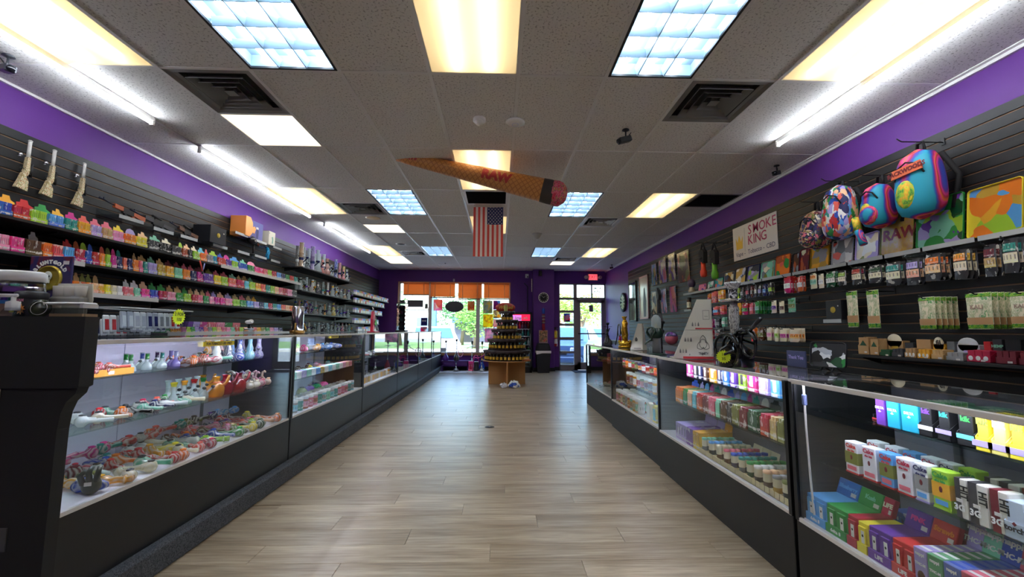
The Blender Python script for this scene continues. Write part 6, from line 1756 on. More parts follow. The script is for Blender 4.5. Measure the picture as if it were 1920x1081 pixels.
for k, (u0, u1, c) in enumerate([(1779, 1802, 'white'), (1803, 1840, 'white'), (1842, 1878, 'maroon')]):
    y0, y1 = ua(u0, XA + .075), ua(u1, XA + .075)
    w = (y0 - y1) * .9
    for dpt in range(2):
        t = carton((XA + .1 + dpt * .1, (y0 + y1) / 2, Z2), RZR, w, .05, .12, (222, 218, 208), ['left', 'middle', 'right'][k] + ' black and cream striped box, %s row of the middle shelf, nearest right case' % ['front', 'back'][dpt], 'box', None, 'vape_box', style='card')
        ob('side_band', MB().box(-w / 2 - .0006, -w * .05, -.0256, .0256, .0, .1205), objmat('card'), t, color='maroon' if c == 'maroon' else 'charcoal')
        letters(t, 'HIT', .03, (w * .24, -.0262, .08), 'black', .0003, bold=.001, tilt=PI / 2, sx=.9)
        letters(t, '3G', .026, (-w * .22, -.0262, .03), 'white', .0003, bold=.001)
        ob('price_tag', MB().box(-.014, .004, -.0275, -.0262, .048, .058), EDGE, t)
for k, (u0, u1) in enumerate([(1866, 1908), (1925, 1970)]):
    y0, y1 = ua(u0, XA + .075), ua(u1, XA + .075)
    t = display((XA + .14, (y0 + y1) / 2, Z2), RZR, (y0 - y1) * .95, .11, (190, 205, 222), None, ['pale blue slant-sided display carton lettered torch, right end of the middle shelf', 'second pale blue slant-sided display carton beyond the first, middle shelf'][k], None, 0, 1, .14, .42, 'card', 'carton')
    letters(t, 'torch', .022, (0, -.0715, .03), 'charcoal', .0003, bold=.0008)
    ob('diamond_print', MB().prism([(-.006, .044), (0, .038), (.006, .044), (0, .05)], -.0716, -.071), objmat('card'), t, color='maroon')
# ---- nearest case, floor: display boxes with raised headers
Z3 = .326
def windowbox(u0, u1, c, label, hdr=None, ht=None, htc='white', bt=None, npk=2, h=.115, d=.16, x0=XA + .03, wc='white'):
    y0, y1 = ua(u0, x0), ua(u1, x0)
    w = (y0 - y1)
    t = thing('display_carton', label, 'carton', (x0 + d / 2, (y0 + y1) / 2, Z3), RZR, 'display cartons on the floor of the nearest right case')
    ob('box', MB().box(-w / 2, w / 2, -d / 2 + .012, d / 2, 0, h, .002).box(-w / 2, w / 2, -d / 2, -d / 2 + .012, 0, h * .3, .001), objmat('card'), t, color=c)
    for i in range(npk):
        x = -w / 2 + w * (i + .5) / npk
        k = ob('pack', MB().box(x - w * .36 / npk, x + w * .36 / npk, -d / 2 + .004, -d / 2 + .014, h * .3, h * .86, .001), objmat('card'), t, color=c)
        ob('window', MB().box(x - w * .05 / npk, x + w * .24 / npk, -d / 2 + .0028, -d / 2 + .0045, h * .33, h * .74), objmat('card'), k, color=wc)
        ob('dot', MB().ell((x + w * .1 / npk, -d / 2 + .0028, h * .58), (.004, .001, .005), 8, 5), FBLACK, k)
    if bt: letters(t, bt, min(.02, h * .17), (0, -d / 2 - .0012, h * .15), 'white', .0003, bold=.0005)
    if hdr:
        hh = .07
        g = ob('header_card', MB().box(-w / 2, w / 2, -.002, .02, 0, hh, .002), objmat('card'), t, color=hdr, loc=(0, d / 2 - .01, h), rot=(-.35, 0, 0))
        if ht: letters(g, ht, .024, (0, -.0032, hh * .55), htc, .0003, bold=.0012)
        ob('price_tag', MB().box(w * .2, w * .42, -.0042, -.0022, .008, .024), EDGE, g)
    return t
windowbox(1501, 1535, 'sky blue', 'blue display carton with a blue header, front left of the nearest right case floor', (40, 110, 190), 'Blueberry', 'sky blue', 'delta 8')
windowbox(1536, 1572, 'green', 'green display carton with a green header beside the blue one', 'green', 'Kush', 'mint', 'delta 8')
windowbox(1573, 1590, (180, 40, 60), 'red open carton holding a red and white pack, beside the green carton', 'crimson', 'LIFE', 'cream', None, 1)
windowbox(1591, 1608, 'yellow', 'yellow-topped pack in the red carton on the case floor', None, None, 'white', None, 1, .11)
windowbox(1610, 1650, 'purple', 'purple display carton of white-windowed packs on the case floor', 'purple', 'PINK', 'hot pink', 'LIFE', 2)
windowbox(1651, 1692, (205, 50, 50), 'red display carton of white-windowed packs on the case floor', (205, 60, 55), 'Strawb', 'orange', 'LIFE', 2)
hc = [(1693, 1716, 'lavender', 'nappi', 'lavender'), (1717, 1744, (105, 170, 120), 'nappi', 'mint'), (1745, 1775, (100, 120, 190), 'nappi', 'blue'), (1776, 1815, 'rose', 'nappi', 'rose'), (1816, 1870, 'sky blue', 'nappi', 'sky blue')]
for k, (u0, u1, c, tx, hd) in enumerate(hc):
    x0 = XA + .03
    y0, y1 = ua(u0, x0), ua(u1, x0); w = y0 - y1
    nmn = ['lavender', 'pale green', 'slate blue', 'rose', 'sky blue'][k]
    t = thing('display_carton', nmn + ' deep carton with a lettered header on the floor of the nearest right case', 'carton', (x0 + .1, (y0 + y1) / 2, Z3), RZR, 'display cartons on the floor of the nearest right case')
    ob('box', MB().box(-w / 2, w / 2, -.1, .1, 0, .13, .002), objmat('card'), t, color=c)
    for j in range(5):
        ob('top_stripe', MB().box(-w * .42, w * .42, -.085 + j * .036, -.072 + j * .036, .1302, .1308), objmat('card'), t, color='white' if k != 2 else 'blue')
    letters(t, tx, .014, (0, -.1012, .112), 'white', .0003, bold=.0006)
    letters(t, 'THC-M', .011, (0, -.1012, .08), 'white', .0003, bold=.0006)
    ob('front_print', MB().ell((0, -.1, .04), (.014, .001, .02), 10, 6), objmat('card'), t, color=['brown', 'dark green', 'navy', 'maroon', 'blue'][k])
    g = ob('header_card', MB().box(-w * .55, w * .55, -.002, .025, 0, .085, .002), objmat('card'), t, color=hd, loc=(0, .09, .13), rot=(-.3, 0, 0))
    letters(g, tx, .026, (0, -.0032, .062), 'white', .0003, bold=.0012); letters(g, 'THC-M', .022, (0, -.0032, .022), 'white', .0003, bold=.001)
for k in range(4):
    carton((XA + .33, 1.75 - k * .17, Z3), RZR, .12, .1, .11, ['blue', 'maroon', 'purple', 'red'][k], '%s spare carton at the back of the floor, nearest right case' % ['blue', 'maroon', 'purple', 'red'][k], 'carton')

# ---- second case: top shelf boxes
XBc = 1.38
def ub(u, x=XBc + .08): return PX(u, 720, x)[1]
its = [(1285, 1297, 'magenta'), (1298, 1306, 'charcoal'), (1307, 1314, 'navy'), (1316, 1324, 'brown'), (1327, 1340, 'orange'), (1342, 1351, 'navy'), (1352, 1364, 'blue'), (1365, 1378, 'purple'), (1381, 1395, 'lime'), (1397, 1415, 'magenta'), (1418, 1436, 'lavender'), (1440, 1458, 'sky blue')]
ls = labels([c + ' boxed vaporiser' for _, _, c in its], 'on the top shelf of the second right case')
for (u0, u1, c), lb in zip(its, ls):
    y0, y1 = ub(u0), ub(u1)
    t = carton((XBc + .12, (y0 + y1) / 2, .821), RZR, (y0 - y1) * .9, .06, .1, c, lb, 'box', 'boxed vaporisers on the top shelf', 'boxed_vaporiser')
    w = (y0 - y1) * .9
    ob('device_print', MB().box(-w * .18, w * .18, -.0315, -.0305, .03, .09, .0004), objmat('card'), t, color='white' if c != 'lime' else 'charcoal')
    ob('white_tag', MB().box(-w * .3, w * .3, -.032, -.0305, .004, .02), EDGE, t)
its = [(1268, 1281, 'orange'), (1282, 1289, 'green'), (1290, 1298, 'peach'), (1299, 1306, 'aqua'), (1307, 1317, 'red'), (1318, 1328, 'maroon'), (1329, 1341, 'rose'), (1342, 1350, 'mint'), (1351, 1362, 'brown'), (1363, 1371, 'charcoal'), (1372, 1384, 'olive'), (1386, 1400, 'maroon'), (1401, 1420, 'dark green'), (1424, 1440, 'crimson'), (1442, 1455, 'tan'), (1456, 1468, 'olive')]
ls = labels([c + ' display carton' for _, _, c in its], 'on the middle shelf of the second right case')
for k, ((u0, u1, c), lb) in enumerate(zip(its, ls)):
    y0, y1 = ub(u0, XBc + .1), ub(u1, XBc + .1)
    display((XBc + .16, (y0 + y1) / 2, .596), RZR, (y0 - y1) * .95, .125, c, ['blue', 'lavender', 'sky blue', 'magenta', 'teal', 'white'][k % 6] if k < 12 else 'charcoal', lb, 'display cartons on the middle shelf', k % 3, 2, .14, .8, 'print', 'carton', .05)
# second case floor: card trays of labelled tubes, and open cartons at the far end
x0 = XBc + .03
trs = [1306, 1318, 1331, 1345, 1358, 1371, 1386, 1400, 1415, 1432, 1450, 1467, 1483]
TUBE = MB().lathe([(0, 0), (.0165, 0), (.0165, .085), (0, .086)], 10).mesh('tube_body')
TUBEL = MB().lathe([(.017, .045), (.017, .082)], 10).mesh('cream_label')
TUBEC = MB().lathe([(.0172, .082), (.0172, .094), (0, .095)], 10).mesh('lid')
tl = []
for k in range(len(trs) - 1):
    y0, y1 = ub(trs[k], x0), ub(trs[k + 1], x0); w = y0 - y1; yc = (y0 + y1) / 2
    t = thing('tube_tray', '%s cream card tray of labelled tubes from the far end of the second right case' % ordw(k), 'tray', (x0 + .12, yc, .326), RZR, 'cream card trays of tubes')
    ob('tray', MB().box(-w * .48, w * .48, -.12, .14, 0, .004).box(-w * .48, w * .48, -.12, -.117, 0, .034).box(-w * .48, -w * .46, -.12, .14, 0, .034).box(w * .46, w * .48, -.12, .14, 0, .034), mat('tray_cream', (222, 206, 160), .6), t)
    if k in (2, 3, 4, 8, 9, 10):
        ob('header_card', MB().box(-w * .48, w * .48, 0, .003, 0, .085), objmat('card') if k != 8 else art('hdr_red', ['cream', 'crimson', 'cream', 'rose'], 3), t, color='cream', loc=(0, .135, .03), rot=(-.3, 0, 0))
    ws = min(w * .9, .07)
    for j in range(6):
        tl.append((x0 + .02 + j * .038, yc, ['mint', 'sky blue', 'cream', 'rose', 'blue', 'teal', 'green', 'white', 'peach', 'grey', 'olive', 'mint'][k], k, j))
for x, yc, c, k, j in tl:
    q = thing('labelled_tube', 'dark tube with a %s lid, %s from the front in the %s cream tray' % (c, ordw(j), ordw(k)), 'tube', (x, yc, .3305), 0, 'labelled tubes in the cream trays')
    q.scale = (1.25 if k > 6 else 1.05, 1.25 if k > 6 else 1.05, 1.12)
    ob('tube_body', TUBE, objmat('gloss'), q, color=['smoke', 'charcoal', 'brown', 'brown', 'navy', 'smoke', 'dark green', 'charcoal', 'brown', 'gold', 'charcoal', 'charcoal'][k])
    ob('cream_label', TUBEL, objmat('card'), q, color='cream'); ob('lid', TUBEC, objmat('card'), q, color=c)
oc = [(1262, 1281, 'lavender'), (1281, 1293, 'purple'), (1293, 1305, 'amber')]
for u0, u1, c in oc:
    y0, y1 = ub(u0, x0), ub(u1, x0)
    display((x0 + .13, (y0 + y1) / 2, .326), RZR, (y0 - y1) * .97, .13, c, c if c != 'purple' else 'lavender', '%s torn-flap carton at the far end of the second right case floor' % c, None, 0, 1, .24, .95, 'print', 'carton', .08)
# third case: bottles and jars
cc = ['white', 'peach', 'amber', 'mint', 'rust', 'grey', 'tan', 'rose', 'olive', 'kraft']
sp = []
for row_ in range(3):
    for k in range(10):
        sp.append((1.45 + row_ * .085, 4.35 + k * .09, .326, cc[(k + row_ * 3) % 10], 'white', cc[(k * 3) % 10], 1.15, 1.55))
many_jars(sp, 'on the floor of the third right case', 'bottles on the floor of the third right case', 'supplement bottle')
sp = []
for row_ in range(2):
    for k in range(9):
        sp.append((1.52 + row_ * .1, 4.0 + k * .12, .561, cc[(k * 2 + row_) % 10], 'white', ['red', 'white', 'grey', 'maroon', 'rust'][k % 5], 1.1, 1.5))
many_jars(sp, 'on the lower shelf of the third right case', 'bottles on the lower shelf of the third right case', 'supplement bottle')
sp = []
for k in range(12):
    sp.append((1.52, 3.85 + k * .115, .741, ['green', 'rust', 'orange', 'crimson', 'white', 'red', 'navy', 'charcoal'][k % 8], 'charcoal', ['red', 'white', 'orange', 'olive'][k % 4], 1.05, 1.15))
many_jars(sp, 'on the top shelf of the third right case', 'jars on the top shelf of the third right case')
bc = ['teal', 'mint', 'yellow', 'crimson', 'cream', 'sky blue']
ls = labels([c + ' arched display pack' for c in bc], 'at the near end of the third right case floor')
for k, c in enumerate(bc):
    t = thing('arched_pack', ls[k], 'pack', (1.46 + (k % 2) * .12, 3.82 + k * .075, .326), RZR, 'arched packs in the third right case')
    ob('pack', MB().prism([(-.045, 0), (.045, 0), (.045, .11), (.034, .145), (0, .16), (-.034, .145), (-.045, .11)], -.02, .02), objmat('print'), t, color=c)
    ob('window', MB().prism([(-.03, .02), (.03, .02), (.03, .1), (.02, .125), (-.02, .125), (-.03, .1)], -.022, -.02), objmat('card'), t, color='aqua' if k < 3 else 'white')
t = thing('fan_card', 'pale blue fan-shaped card on the floor of the third right case', 'card', (1.78, 4.62, .326), RZR)
ob('card', MB().prism([(-.03, 0), (.03, 0), (.07, .09), (.05, .13), (0, .15), (-.05, .13), (-.07, .09)], -.002, .002), mat('fan_blue', (165, 190, 225), .5), t, rot=(-.2, 0, 0))
ob('foot', MB().box(-.03, .03, -.02, .02, 0, .01), EDGE, t)
sp = [(1.55 + (k % 3) * .1, 5.5 + k * .13, .326, r.uniform(0, 3), k % 3, c, 1.5) for k, c in enumerate(['charcoal', 'rose', 'crimson', 'white', 'peach', 'rust', 'charcoal', 'cream', 'rose', 'red'])]
many_pipes(sp, 'on the floor of the last right case', 'pieces on the floor of the last right case')
for k, c in enumerate(['rust', 'navy', 'white', 'crimson']):
    carton((1.72, 5.6 + k * .3, .701), RZR, .14, .1, .12, c, c + ' carton on the shelf of the last right case', 'carton')
# ------------------------------------------------------------------ things standing on the right cases
ZR = .951
p = PZ(1413, 700, ZR)
t = thing('hookah', 'tall silver and black hookah with coiled black hoses beside the white sloped display', 'hookah', (1.475, 2.62, ZR), RZR); t.scale = (.88,) * 3
HB = mat('hookah_black', (14, 14, 16), .14); HS = art('hookah_silver', ['silver', 'grey', 'silver', 'white', 'charcoal', 'silver'], 7, 'noise', .2)
ob('vase', MB().lathe([(0, 0), (.105, 0), (.115, .01), (.115, .09), (.1, .125), (.05, .165), (.036, .19), (.036, .2), (0, .2)], 24), HB, t)
ob('neck_ring', MB().lathe([(.036, .19), (.048, .195), (.048, .22), (.03, .24)], 18), HB, t)
ob('stem', MB().lathe([(.022, .235), (.03, .24), (.03, .3), (.034, .31), (.034, .42), (.026, .43), (.026, .47), (.0, .47)], 14), HS, t)
ob('ash_tray', MB().lathe([(.02, .462), (.08, .46), (.098, .478), (.08, .47), (.02, .47)], 26), mat('chrome', (200, 200, 205), .15, 1), t)
ob('bowl', MB().lathe([(.024, .472), (.028, .54), (.03, .55), (.05, .585), (.055, .6), (.046, .602), (.03, .57), (0, .565)], 18), HS, t)
ob('bowl_sleeve', MB().lathe([(.029, .48), (.031, .55)], 14), art('sleeve', ['black', 'white', 'charcoal', 'silver'], 6), t)
def coil(r0, cx, cz, turns, y, n=40, lean=.0):
    pts = []
    for i in range(n + 1):
        a = i / n * 2 * PI * turns
        pts.append((cx + r0 * math.cos(a) * (1 + .05 * math.sin(a * 3)), y + .03 * math.sin(a * .5) + lean * math.cos(a), cz + r0 * .85 * math.sin(a)))
    return pts
ob('hose', MB().tube([(.03, -.03, .21)] + coil(.12, .07, .13, 1.6, -.09) + [(.16, -.1, .12)], .0095, 8), HB, t)
ob('hose', MB().tube([(.03, .02, .2)] + coil(.105, .2, .17, 1.4, -.04) + [(.23, -.04, .24), (.34, -.05, .3)], .0095, 8), HB, t)
ob('mouthpiece', MB().tube([(.3, -.05, .275), (.4, -.06, .33)], .013, 8), mat('mouth_black', (34, 34, 38), .4), t)
starburst(t, (.06, -.12, .075), .05, '10|35', (214, 236, 40), label='yellow starburst price tag').rotation_euler = (0, 0, 1.1)
ob('side_bowl', MB().lathe([(.02, 0), (.026, .06), (.035, .09), (.03, .092)], 12, c=(-.13, .02, 0)), mat('smoked', (70, 72, 74), .2), t)
# white sloped display and its smaller twin
p0, p1 = PZ(1258, 667, ZR), PZ(1329, 670, ZR)
def slope(name, label, loc, rz, w, h, wt, txt=True):
    t = thing(name, label, 'display', loc, rz)
    wm = mat('display_ivory', (196, 192, 178), .5)
    ob('board', MB().prism([(-w / 2, 0), (w / 2, 0), (w / 2, h), (w / 2 - wt, h), (-w / 2 + .002, .02)], -.006, .006), wm, t)
    ob('side_panel', MB().prism([(-.006, 0), (.17, 0), (.04, h), (-.006, h)], w / 2 - .008, w / 2, M=Matrix(((0, 1, 0, 0), (1, 0, 0, 0), (0, 0, 1, 0), (0, 0, 0, 1)))), wm, t)
    ob('foot', MB().box(-w / 2, w / 2, -.006, .16, 0, .008), wm, t)
    return t
w = .265
t = slope('sloped_display', 'white sloped cardboard display with a knot emblem and red stripes on the right cases', (1.53, 3.32, ZR), -.2, .30, .37, .11)
t.scale = (.98, 1.1, 1.27)
RED = mat('display_red', (170, 40, 45), .5)
ob('red_stripe', MB().box(-.08, .15, -.0075, -.006, .003, .017), RED, t)
ob('red_stripe', MB().box(.02, .15, -.0075, -.006, .185, .193), RED, t)
ob('shelf_line', MB().box(-.06, .15, -.0072, -.006, .179, .181), mat('line_grey', (120, 118, 112), .5), t)
DKP = mat('print_dark', (66, 66, 66), .5)
def arc(cx, cz, r0, a0, a1, n=14): return [(cx + r0 * math.cos(a0 + (a1 - a0) * i / n), -.0075, cz + r0 * math.sin(a0 + (a1 - a0) * i / n)) for i in range(n + 1)]
kn = MB().tube(arc(.075, .095, .028, 0, 2 * PI, 24), .0016, 5)
for i in range(3):
    a = PI / 2 + i * 2 * PI / 3
    tip = (.075 + .052 * math.cos(a), .095 + .052 * math.sin(a))
    for s in (-1, 1):
        pts = []
        for j in range(9):
            f = j / 8; b = a + s * (1 - f) * 1.25; q = .02 + .032 * f
            pts.append((.075 + q * math.cos(b), -.0075, .095 + q * math.sin(b)))
        kn.tube(pts, .0016, 5)
ob('knot_emblem', kn, DKP, t)
letters(t, 'TRINITY', .02, (.075, -.0075, .034), (60, 60, 60), .0003, bold=.0006)
letters(t, 'menu', .012, (.105, -.0075, .265), (90, 90, 86), .0003)
for (zz, xs_) in ((.05, -.1), (.12, -.06), (.215, .0)):
    for j in range(3):
        ob('drip_print', MB().prism([(xs_ + j * .022 - .006, zz - .012), (xs_ + j * .022 + .006, zz - .012), (xs_ + j * .022 + .006, zz), (xs_ + j * .022, zz + .016), (xs_ + j * .022 - .006, zz)], -.0072, -.006), mat('print_grey%d' % (j % 2), (150, 146, 140) if j % 2 else (108, 104, 104), .5), t)
ob('frame_print', MB().box(.08, .13, -.0072, -.006, .245, .247).box(.08, .13, -.0072, -.006, .3, .302).box(.08, .082, -.0072, -.006, .245, .302).box(.128, .13, -.0072, -.006, .245, .302), DKP, t)
for x in (-.03, .07, .14):
    ob('bolt', MB().lathe([(.006, -.004), (.006, .0)], 10, M=Matrix.Translation((x, -.006, .028)) @ Matrix.Rotation(PI / 2, 4, 'X'), caps=True), mat('bolt_grey', (90, 90, 88), .4, .5), t)
t = slope('sloped_display', 'smaller plain ivory sloped display between the gold hookah and green-hosed tube', (1.545, 4.75, ZR), -.6, .14, .3, .05)
ob('drop_emblem', MB().prism([(-.012, .1), (.012, .1), (.016, .125), (0, .15), (-.016, .125)], -.0075, -.006), DKP, t)
ob('base_print', MB().box(-.03, .05, -.0072, -.006, .02, .026), DKP, t)
# golden figure hookah
gx, gy = PZ(1170, 660, ZR)[:2]
t = thing('hookah', 'ornate gold figure hookah with a black coiled hose on the right cases', 'hookah', (1.62, 5.45, ZR), RZR); t.scale = (.82,) * 3
GOLD = mat('hookah_gold', (205, 160, 50), .22, .9)
pr = [(0, 0), (.1, 0)]
m = MB().lathe([(0, 0), (.1, 0), (.105, .02), (.085, .04), (.1, .06), (.09, .085), (.06, .1), (.04, .12)], 16)
rg = random.Random(8)
for i in range(26):
    a = rg.uniform(0, 2 * PI); m.ell((.08 * math.cos(a), .08 * math.sin(a), rg.uniform(.02, .1)), (.024, .024, .02), 8, 5)
ob('scrolled_base', m, GOLD, t)
m = MB().tube([(0, 0, .1), (.02, 0, .2), (-.01, 0, .3), (.01, 0, .4), (0, 0, .44)], [.04, .05, .046, .04, .02], 12)
for i in range(30):
    zz = rg.uniform(.12, .42); a = rg.uniform(0, 2 * PI); m.ell((.038 * math.cos(a), .038 * math.sin(a), zz), (.016, .016, .022), 7, 5)
ob('figure_column', m, GOLD, t)
ob('bowl', MB().lathe([(.02, .43), (.03, .46), (.045, .49), (.035, .49), (0, .47)], 12), GOLD, t)
ob('hose', MB().tube([(-.04, -.02, .15)] + [(-.13 + .08 * math.cos(i / 16 * 2 * PI * 1.5), -.05, .27 + .1 * math.sin(i / 16 * 2 * PI * 1.5)) for i in range(17)] + [(-.2, -.06, .18), (-.32, -.06, .03)], .008, 7), HB, t)
ob('tassel', MB().lathe([(0, .1), (.024, .11), (.018, .17), (0, .19)], 10, c=(-.11, -.04, 0)), mat('tassel_red', (210, 40, 90), .6), t)
t = thing('toy_gun_hookah', 'tall black gun-shaped hookah standing behind the ivory display on the right cases', 'hookah', (1.85, 4.85, ZR), RZR)
ob('barrel', MB().tube([(0, 0, .0), (0, 0, .5), (-.03, 0, .72)], [.03, .022, .014], 10), FBLACK, t)
ob('receiver', MB().prism([(-.05, .26), (.04, .24), (.08, .3), (.11, .3), (.11, .325), (.06, .34), (.03, .42), (-.03, .42), (-.06, .36)], -.02, .02), FBLACK, t)
ob('grip', MB().prism([(.02, .2), (.06, .18), (.1, .2), (.1, .225), (.05, .24), (.02, .26)], -.015, .015), FBLACK, t)
ob('sight', MB().prism([(-.03, .6), (.03, .57), (.045, .63), (.0, .7), (-.03, .68)], -.018, .018), FBLACK, t)
ob('hose', MB().tube([(-.03, -.02, .3), (-.12, -.03, .36), (-.15, -.03, .43), (-.1, -.03, .47), (-.03, -.02, .4)], .008, 7), FBLACK, t)
ob('hose', MB().tube([(.05, -.02, .26), (.1, -.03, .14), (.14, -.03, .02)], .006, 6), HB, t)
t = thing('hookah', 'clear and gold cylinder hookah with green hoses beside the white display', 'hookah', (1.475, 3.95, ZR), RZR); t.scale = (.8,) * 3
GG = mat('hose_green', (22, 50, 36), .3)
ob('glass_base', MB().lathe([(0, .01), (.05, .01), (.05, .2), (.04, .21)], 16), objmat('tint'), t, color='silver')
ob('foot', MB().lathe([(0, 0), (.11, 0), (.115, .008), (.05, .015)], 24), GG, t)
ob('gold_core', MB().lathe([(.02, .012), (.02, .34), (.012, .36), (0, .36)], 12), GOLD, t)
ob('glass_dome', MB().lathe([(.055, .3), (.058, .35), (.055, .42), (.03, .455), (0, .465)], 18), objmat('tint'), t, color='clear')
ob('collar', MB().lathe([(.05, .19), (.07, .2), (.075, .25), (.06, .3), (.05, .31)], 16), GG, t)
ob('hose', MB().tube([(.05, -.02, .25)] + [(.02 + .1 * math.cos(i / 24 * 2 * PI * 1.8 + .5), -.07 + .02 * math.sin(i), .24 + .075 * math.sin(i / 24 * 2 * PI * 1.8 + .5)) for i in range(25)] + [(-.13, -.09, .12)], .011, 7), GG, t)
ob('flask', MB().lathe([(0, .015), (.02, .015), (.022, .08), (.012, .09), (0, .09)], 12, c=(-.05, -.05, .0)), objmat('tint'), t, color='clear')
hookah((1.62, 6.3, ZR), RZR, 'far black hookah with a dark hose on the last right case', 'charcoal', .42, 'charcoal', 'black', 'black', 'gloss', None, True, .8)
t = thing('patterned_ball', 'round red and navy patterned ball on the far right counter', 'ball', (2.7, 6.6, .951), 0); t.scale = (.62,) * 3
ob('ball', MB().ell((0, 0, .16), (.16, .16, .16), 20, 12), mat('ball_rose', (190, 90, 105), .5), t)
ob('navy_cap', MB().ell((0, 0, .215), (.15, .15, .115), 18, 8), art('ball_navy', ['navy', 'purple', 'lavender', 'navy'], 5), t)
# back counter under the right wall, and leaning trays on the near case
struct('back_counter', MB().box(2.55, XR - .02, 5.4, 9.9, 0, .95, .004), mat('counter_grey', (84, 82, 84), .45))
t = thing('rolling_tray', 'black metal tray with a green graphic on small feet, standing on the near right case', 'tray', (1.86, 2.36, ZR), RZR + .35)
def tray_mesh(w, h, lip=.012, rad=.02, t_=.002):
    def rr(w, h, z, n=4):
        pts = []
        for cx, cz, a0 in ((w / 2 - rad, h / 2 - rad, 0), (-w / 2 + rad, h / 2 - rad, PI / 2), (-w / 2 + rad, -h / 2 + rad, PI), (w / 2 - rad, -h / 2 + rad, 3 * PI / 2)):
            for i in range(n + 1):
                a = a0 + PI / 2 * i / n
                pts.append((cx + rad * math.cos(a), z, cz + rad * math.sin(a)))
        return pts
    o = rr(w, h, -lip); i1 = rr(w - lip * .8, h - lip * .8, 0); o2 = rr(w + .004, h + .004, -lip + .001)
    n = len(o)
    rim = MB()
    rim.add(o + i1, [(k, (k + 1) % n, n + (k + 1) % n, n + k) for k in range(n)], True)
    rim.add(o + o2, [((k + 1) % n, k, n + k, n + (k + 1) % n) for k in range(n)], True)
    rim.add(rr(w + .004, h + .004, .001), [tuple(range(n))])
    face = MB().add(rr(w - lip * .8, h - lip * .8, -.0005), [tuple(reversed(range(n)))])
    return rim, face
def rolltray(t, w, h, rimc, face, z0=None, lean=-.18, style='gloss'):
    rim, fc = tray_mesh(w, h)
    hz = h / 2 if z0 is None else z0
    ob('rim', rim, objmat(style), t, color=rimc, loc=(0, 0, hz), rot=(lean, 0, 0))
    ob('printed_face', fc, face, t, loc=(0, 0, hz), rot=(lean, 0, 0))
    return t
rolltray(t, .19, .14, 'charcoal', art('tray_green_art', ['black', 'charcoal', 'black', 'green', 'white', 'black', 'silver', 'dark green'], 4), .09, -.15)
for s in (-1, 1):
    ob('foot', MB().tube([(s * .03, -.03, .0), (s * .03, .0, .03), (s * .03, .05, .0)], .006, 6), FBLACK, t)
t = thing('small_blue_sign', 'small blue lettered sign on the back edge of the right cases', 'sign', (1.86, 2.62, ZR), RZR)
ob('board', MB().box(-.085, .085, -.004, .004, 0, .1, .002), mat('sign_slate', (66, 72, 110), .5), t)
letters(t, 'Thank You', .03, (0, -.005, .06), 'lavender', .0003, bold=.001)
# ================================================================== right wall
XWR = XR - .018
# shop sign
a, b = PX(1373.5, 430, XWR - .01), PX(1459, 466.5, XWR - .01)
w, h = (a[1] - b[1]) / 2, (a[2] - b[2]) / 2
t = thing('shop_sign', 'white SMOKE KING sign with a yellow crown on the right wall', 'sign', (XWR - .006, (a[1] + b[1]) / 2, (a[2] + b[2]) / 2), RZR)
ob('board', MB().box(-w, w, -.004, .004, -h, h, .001), mat('sign_white', (222, 214, 206), .5), t)
for wd, x0, zz in (('SMOKE', -.12, h * .55), ('KING', -.12, -.01)):
    for ch in wd:
        cw = {'M': .135, 'I': .05, 'O': .125, 'E': .095, 'G': .12}.get(ch, .11)
        letters(t, ch, .165, (x0 + cw / 2, -.0052, zz), (178, 40, 88), .0004, bold=.001, name='letter')
        x0 += cw
for wd, xx in (('Vape', -.31), ('-', -.19), ('Tobacco', .02), ('-', .2), ('CBD', .33)): letters(t, wd, .082, (xx, -.0052, -h * .68), (96, 92, 110), .0004, bold=.0005)
ob('crown', MB().prism([(-.375, -.08), (-.235, -.08), (-.225, .08), (-.265, .01), (-.305, .1), (-.345, .01), (-.385, .08)], -.0055, -.004), mat('crown_yellow', (232, 190, 60), .5), t)
ob('divider', MB().box(-.185, -.182, -.0052, -.004, -.13, h * .8), mat('line_grey', (120, 118, 112), .5), t)
# posters sealed in plastic
tp = [(1222, 497, 1232, 533, ['teal', 'navy', 'gold', 'sky blue', 'lavender'], 'teal and navy'), (1236, 489, 1250, 528, ['lavender', 'purple', 'cream', 'gold', 'rose'], 'lavender and purple'), (1254, 480, 1267, 524, ['cream', 'olive', 'gold', 'purple', 'grey'], 'cream and olive'),
      (1271, 478, 1293.5, 525, ['rust', 'brown', 'olive', 'coral', 'tan', 'maroon'], 'wide rust and brown'), (1223, 548, 1233, 588, ['cream', 'tan', 'charcoal', 'kraft'], 'cream and tan'), (1240, 543, 1251, 586, ['navy', 'lavender', 'navy', 'purple', 'rose'], 'navy and lilac'), (1256, 538, 1269, 584, ['crimson', 'magenta', 'red', 'navy', 'coral'], 'crimson and magenta')]
for k, (u0, v0, u1, v1, cs, nm) in enumerate(tp):
    a, b = PX(u0, v0, XWR - .01), PX(u1, v1, XWR - .01)
    w, h = (a[1] - b[1]) / 2, (a[2] - b[2]) / 2
    t = thing('wall_banner', nm + ' patterned banner in a clear sleeve on the right wall', 'banner', (XWR - .008, (a[1] + b[1]) / 2, (a[2] + b[2]) / 2), RZR, 'patterned banners on the right wall')
    ob('banner', MB().grid(lambda i, j: ((i * 2 - 1) * w, -.004 - .006 * math.sin(i * 5 + j * 3), (j * 2 - 1) * h), 5, 6), art('banner_%d' % k, cs, 3.2, 'cells', .3, seed=k * 3.1), t)
    ob('sleeve', MB().box(-w - .01, w + .01, -.018, -.016, -h - .01, h + .02), pane_mat('clear_sleeve', (.95, .95, .95, 1), .12, 1.3), t)
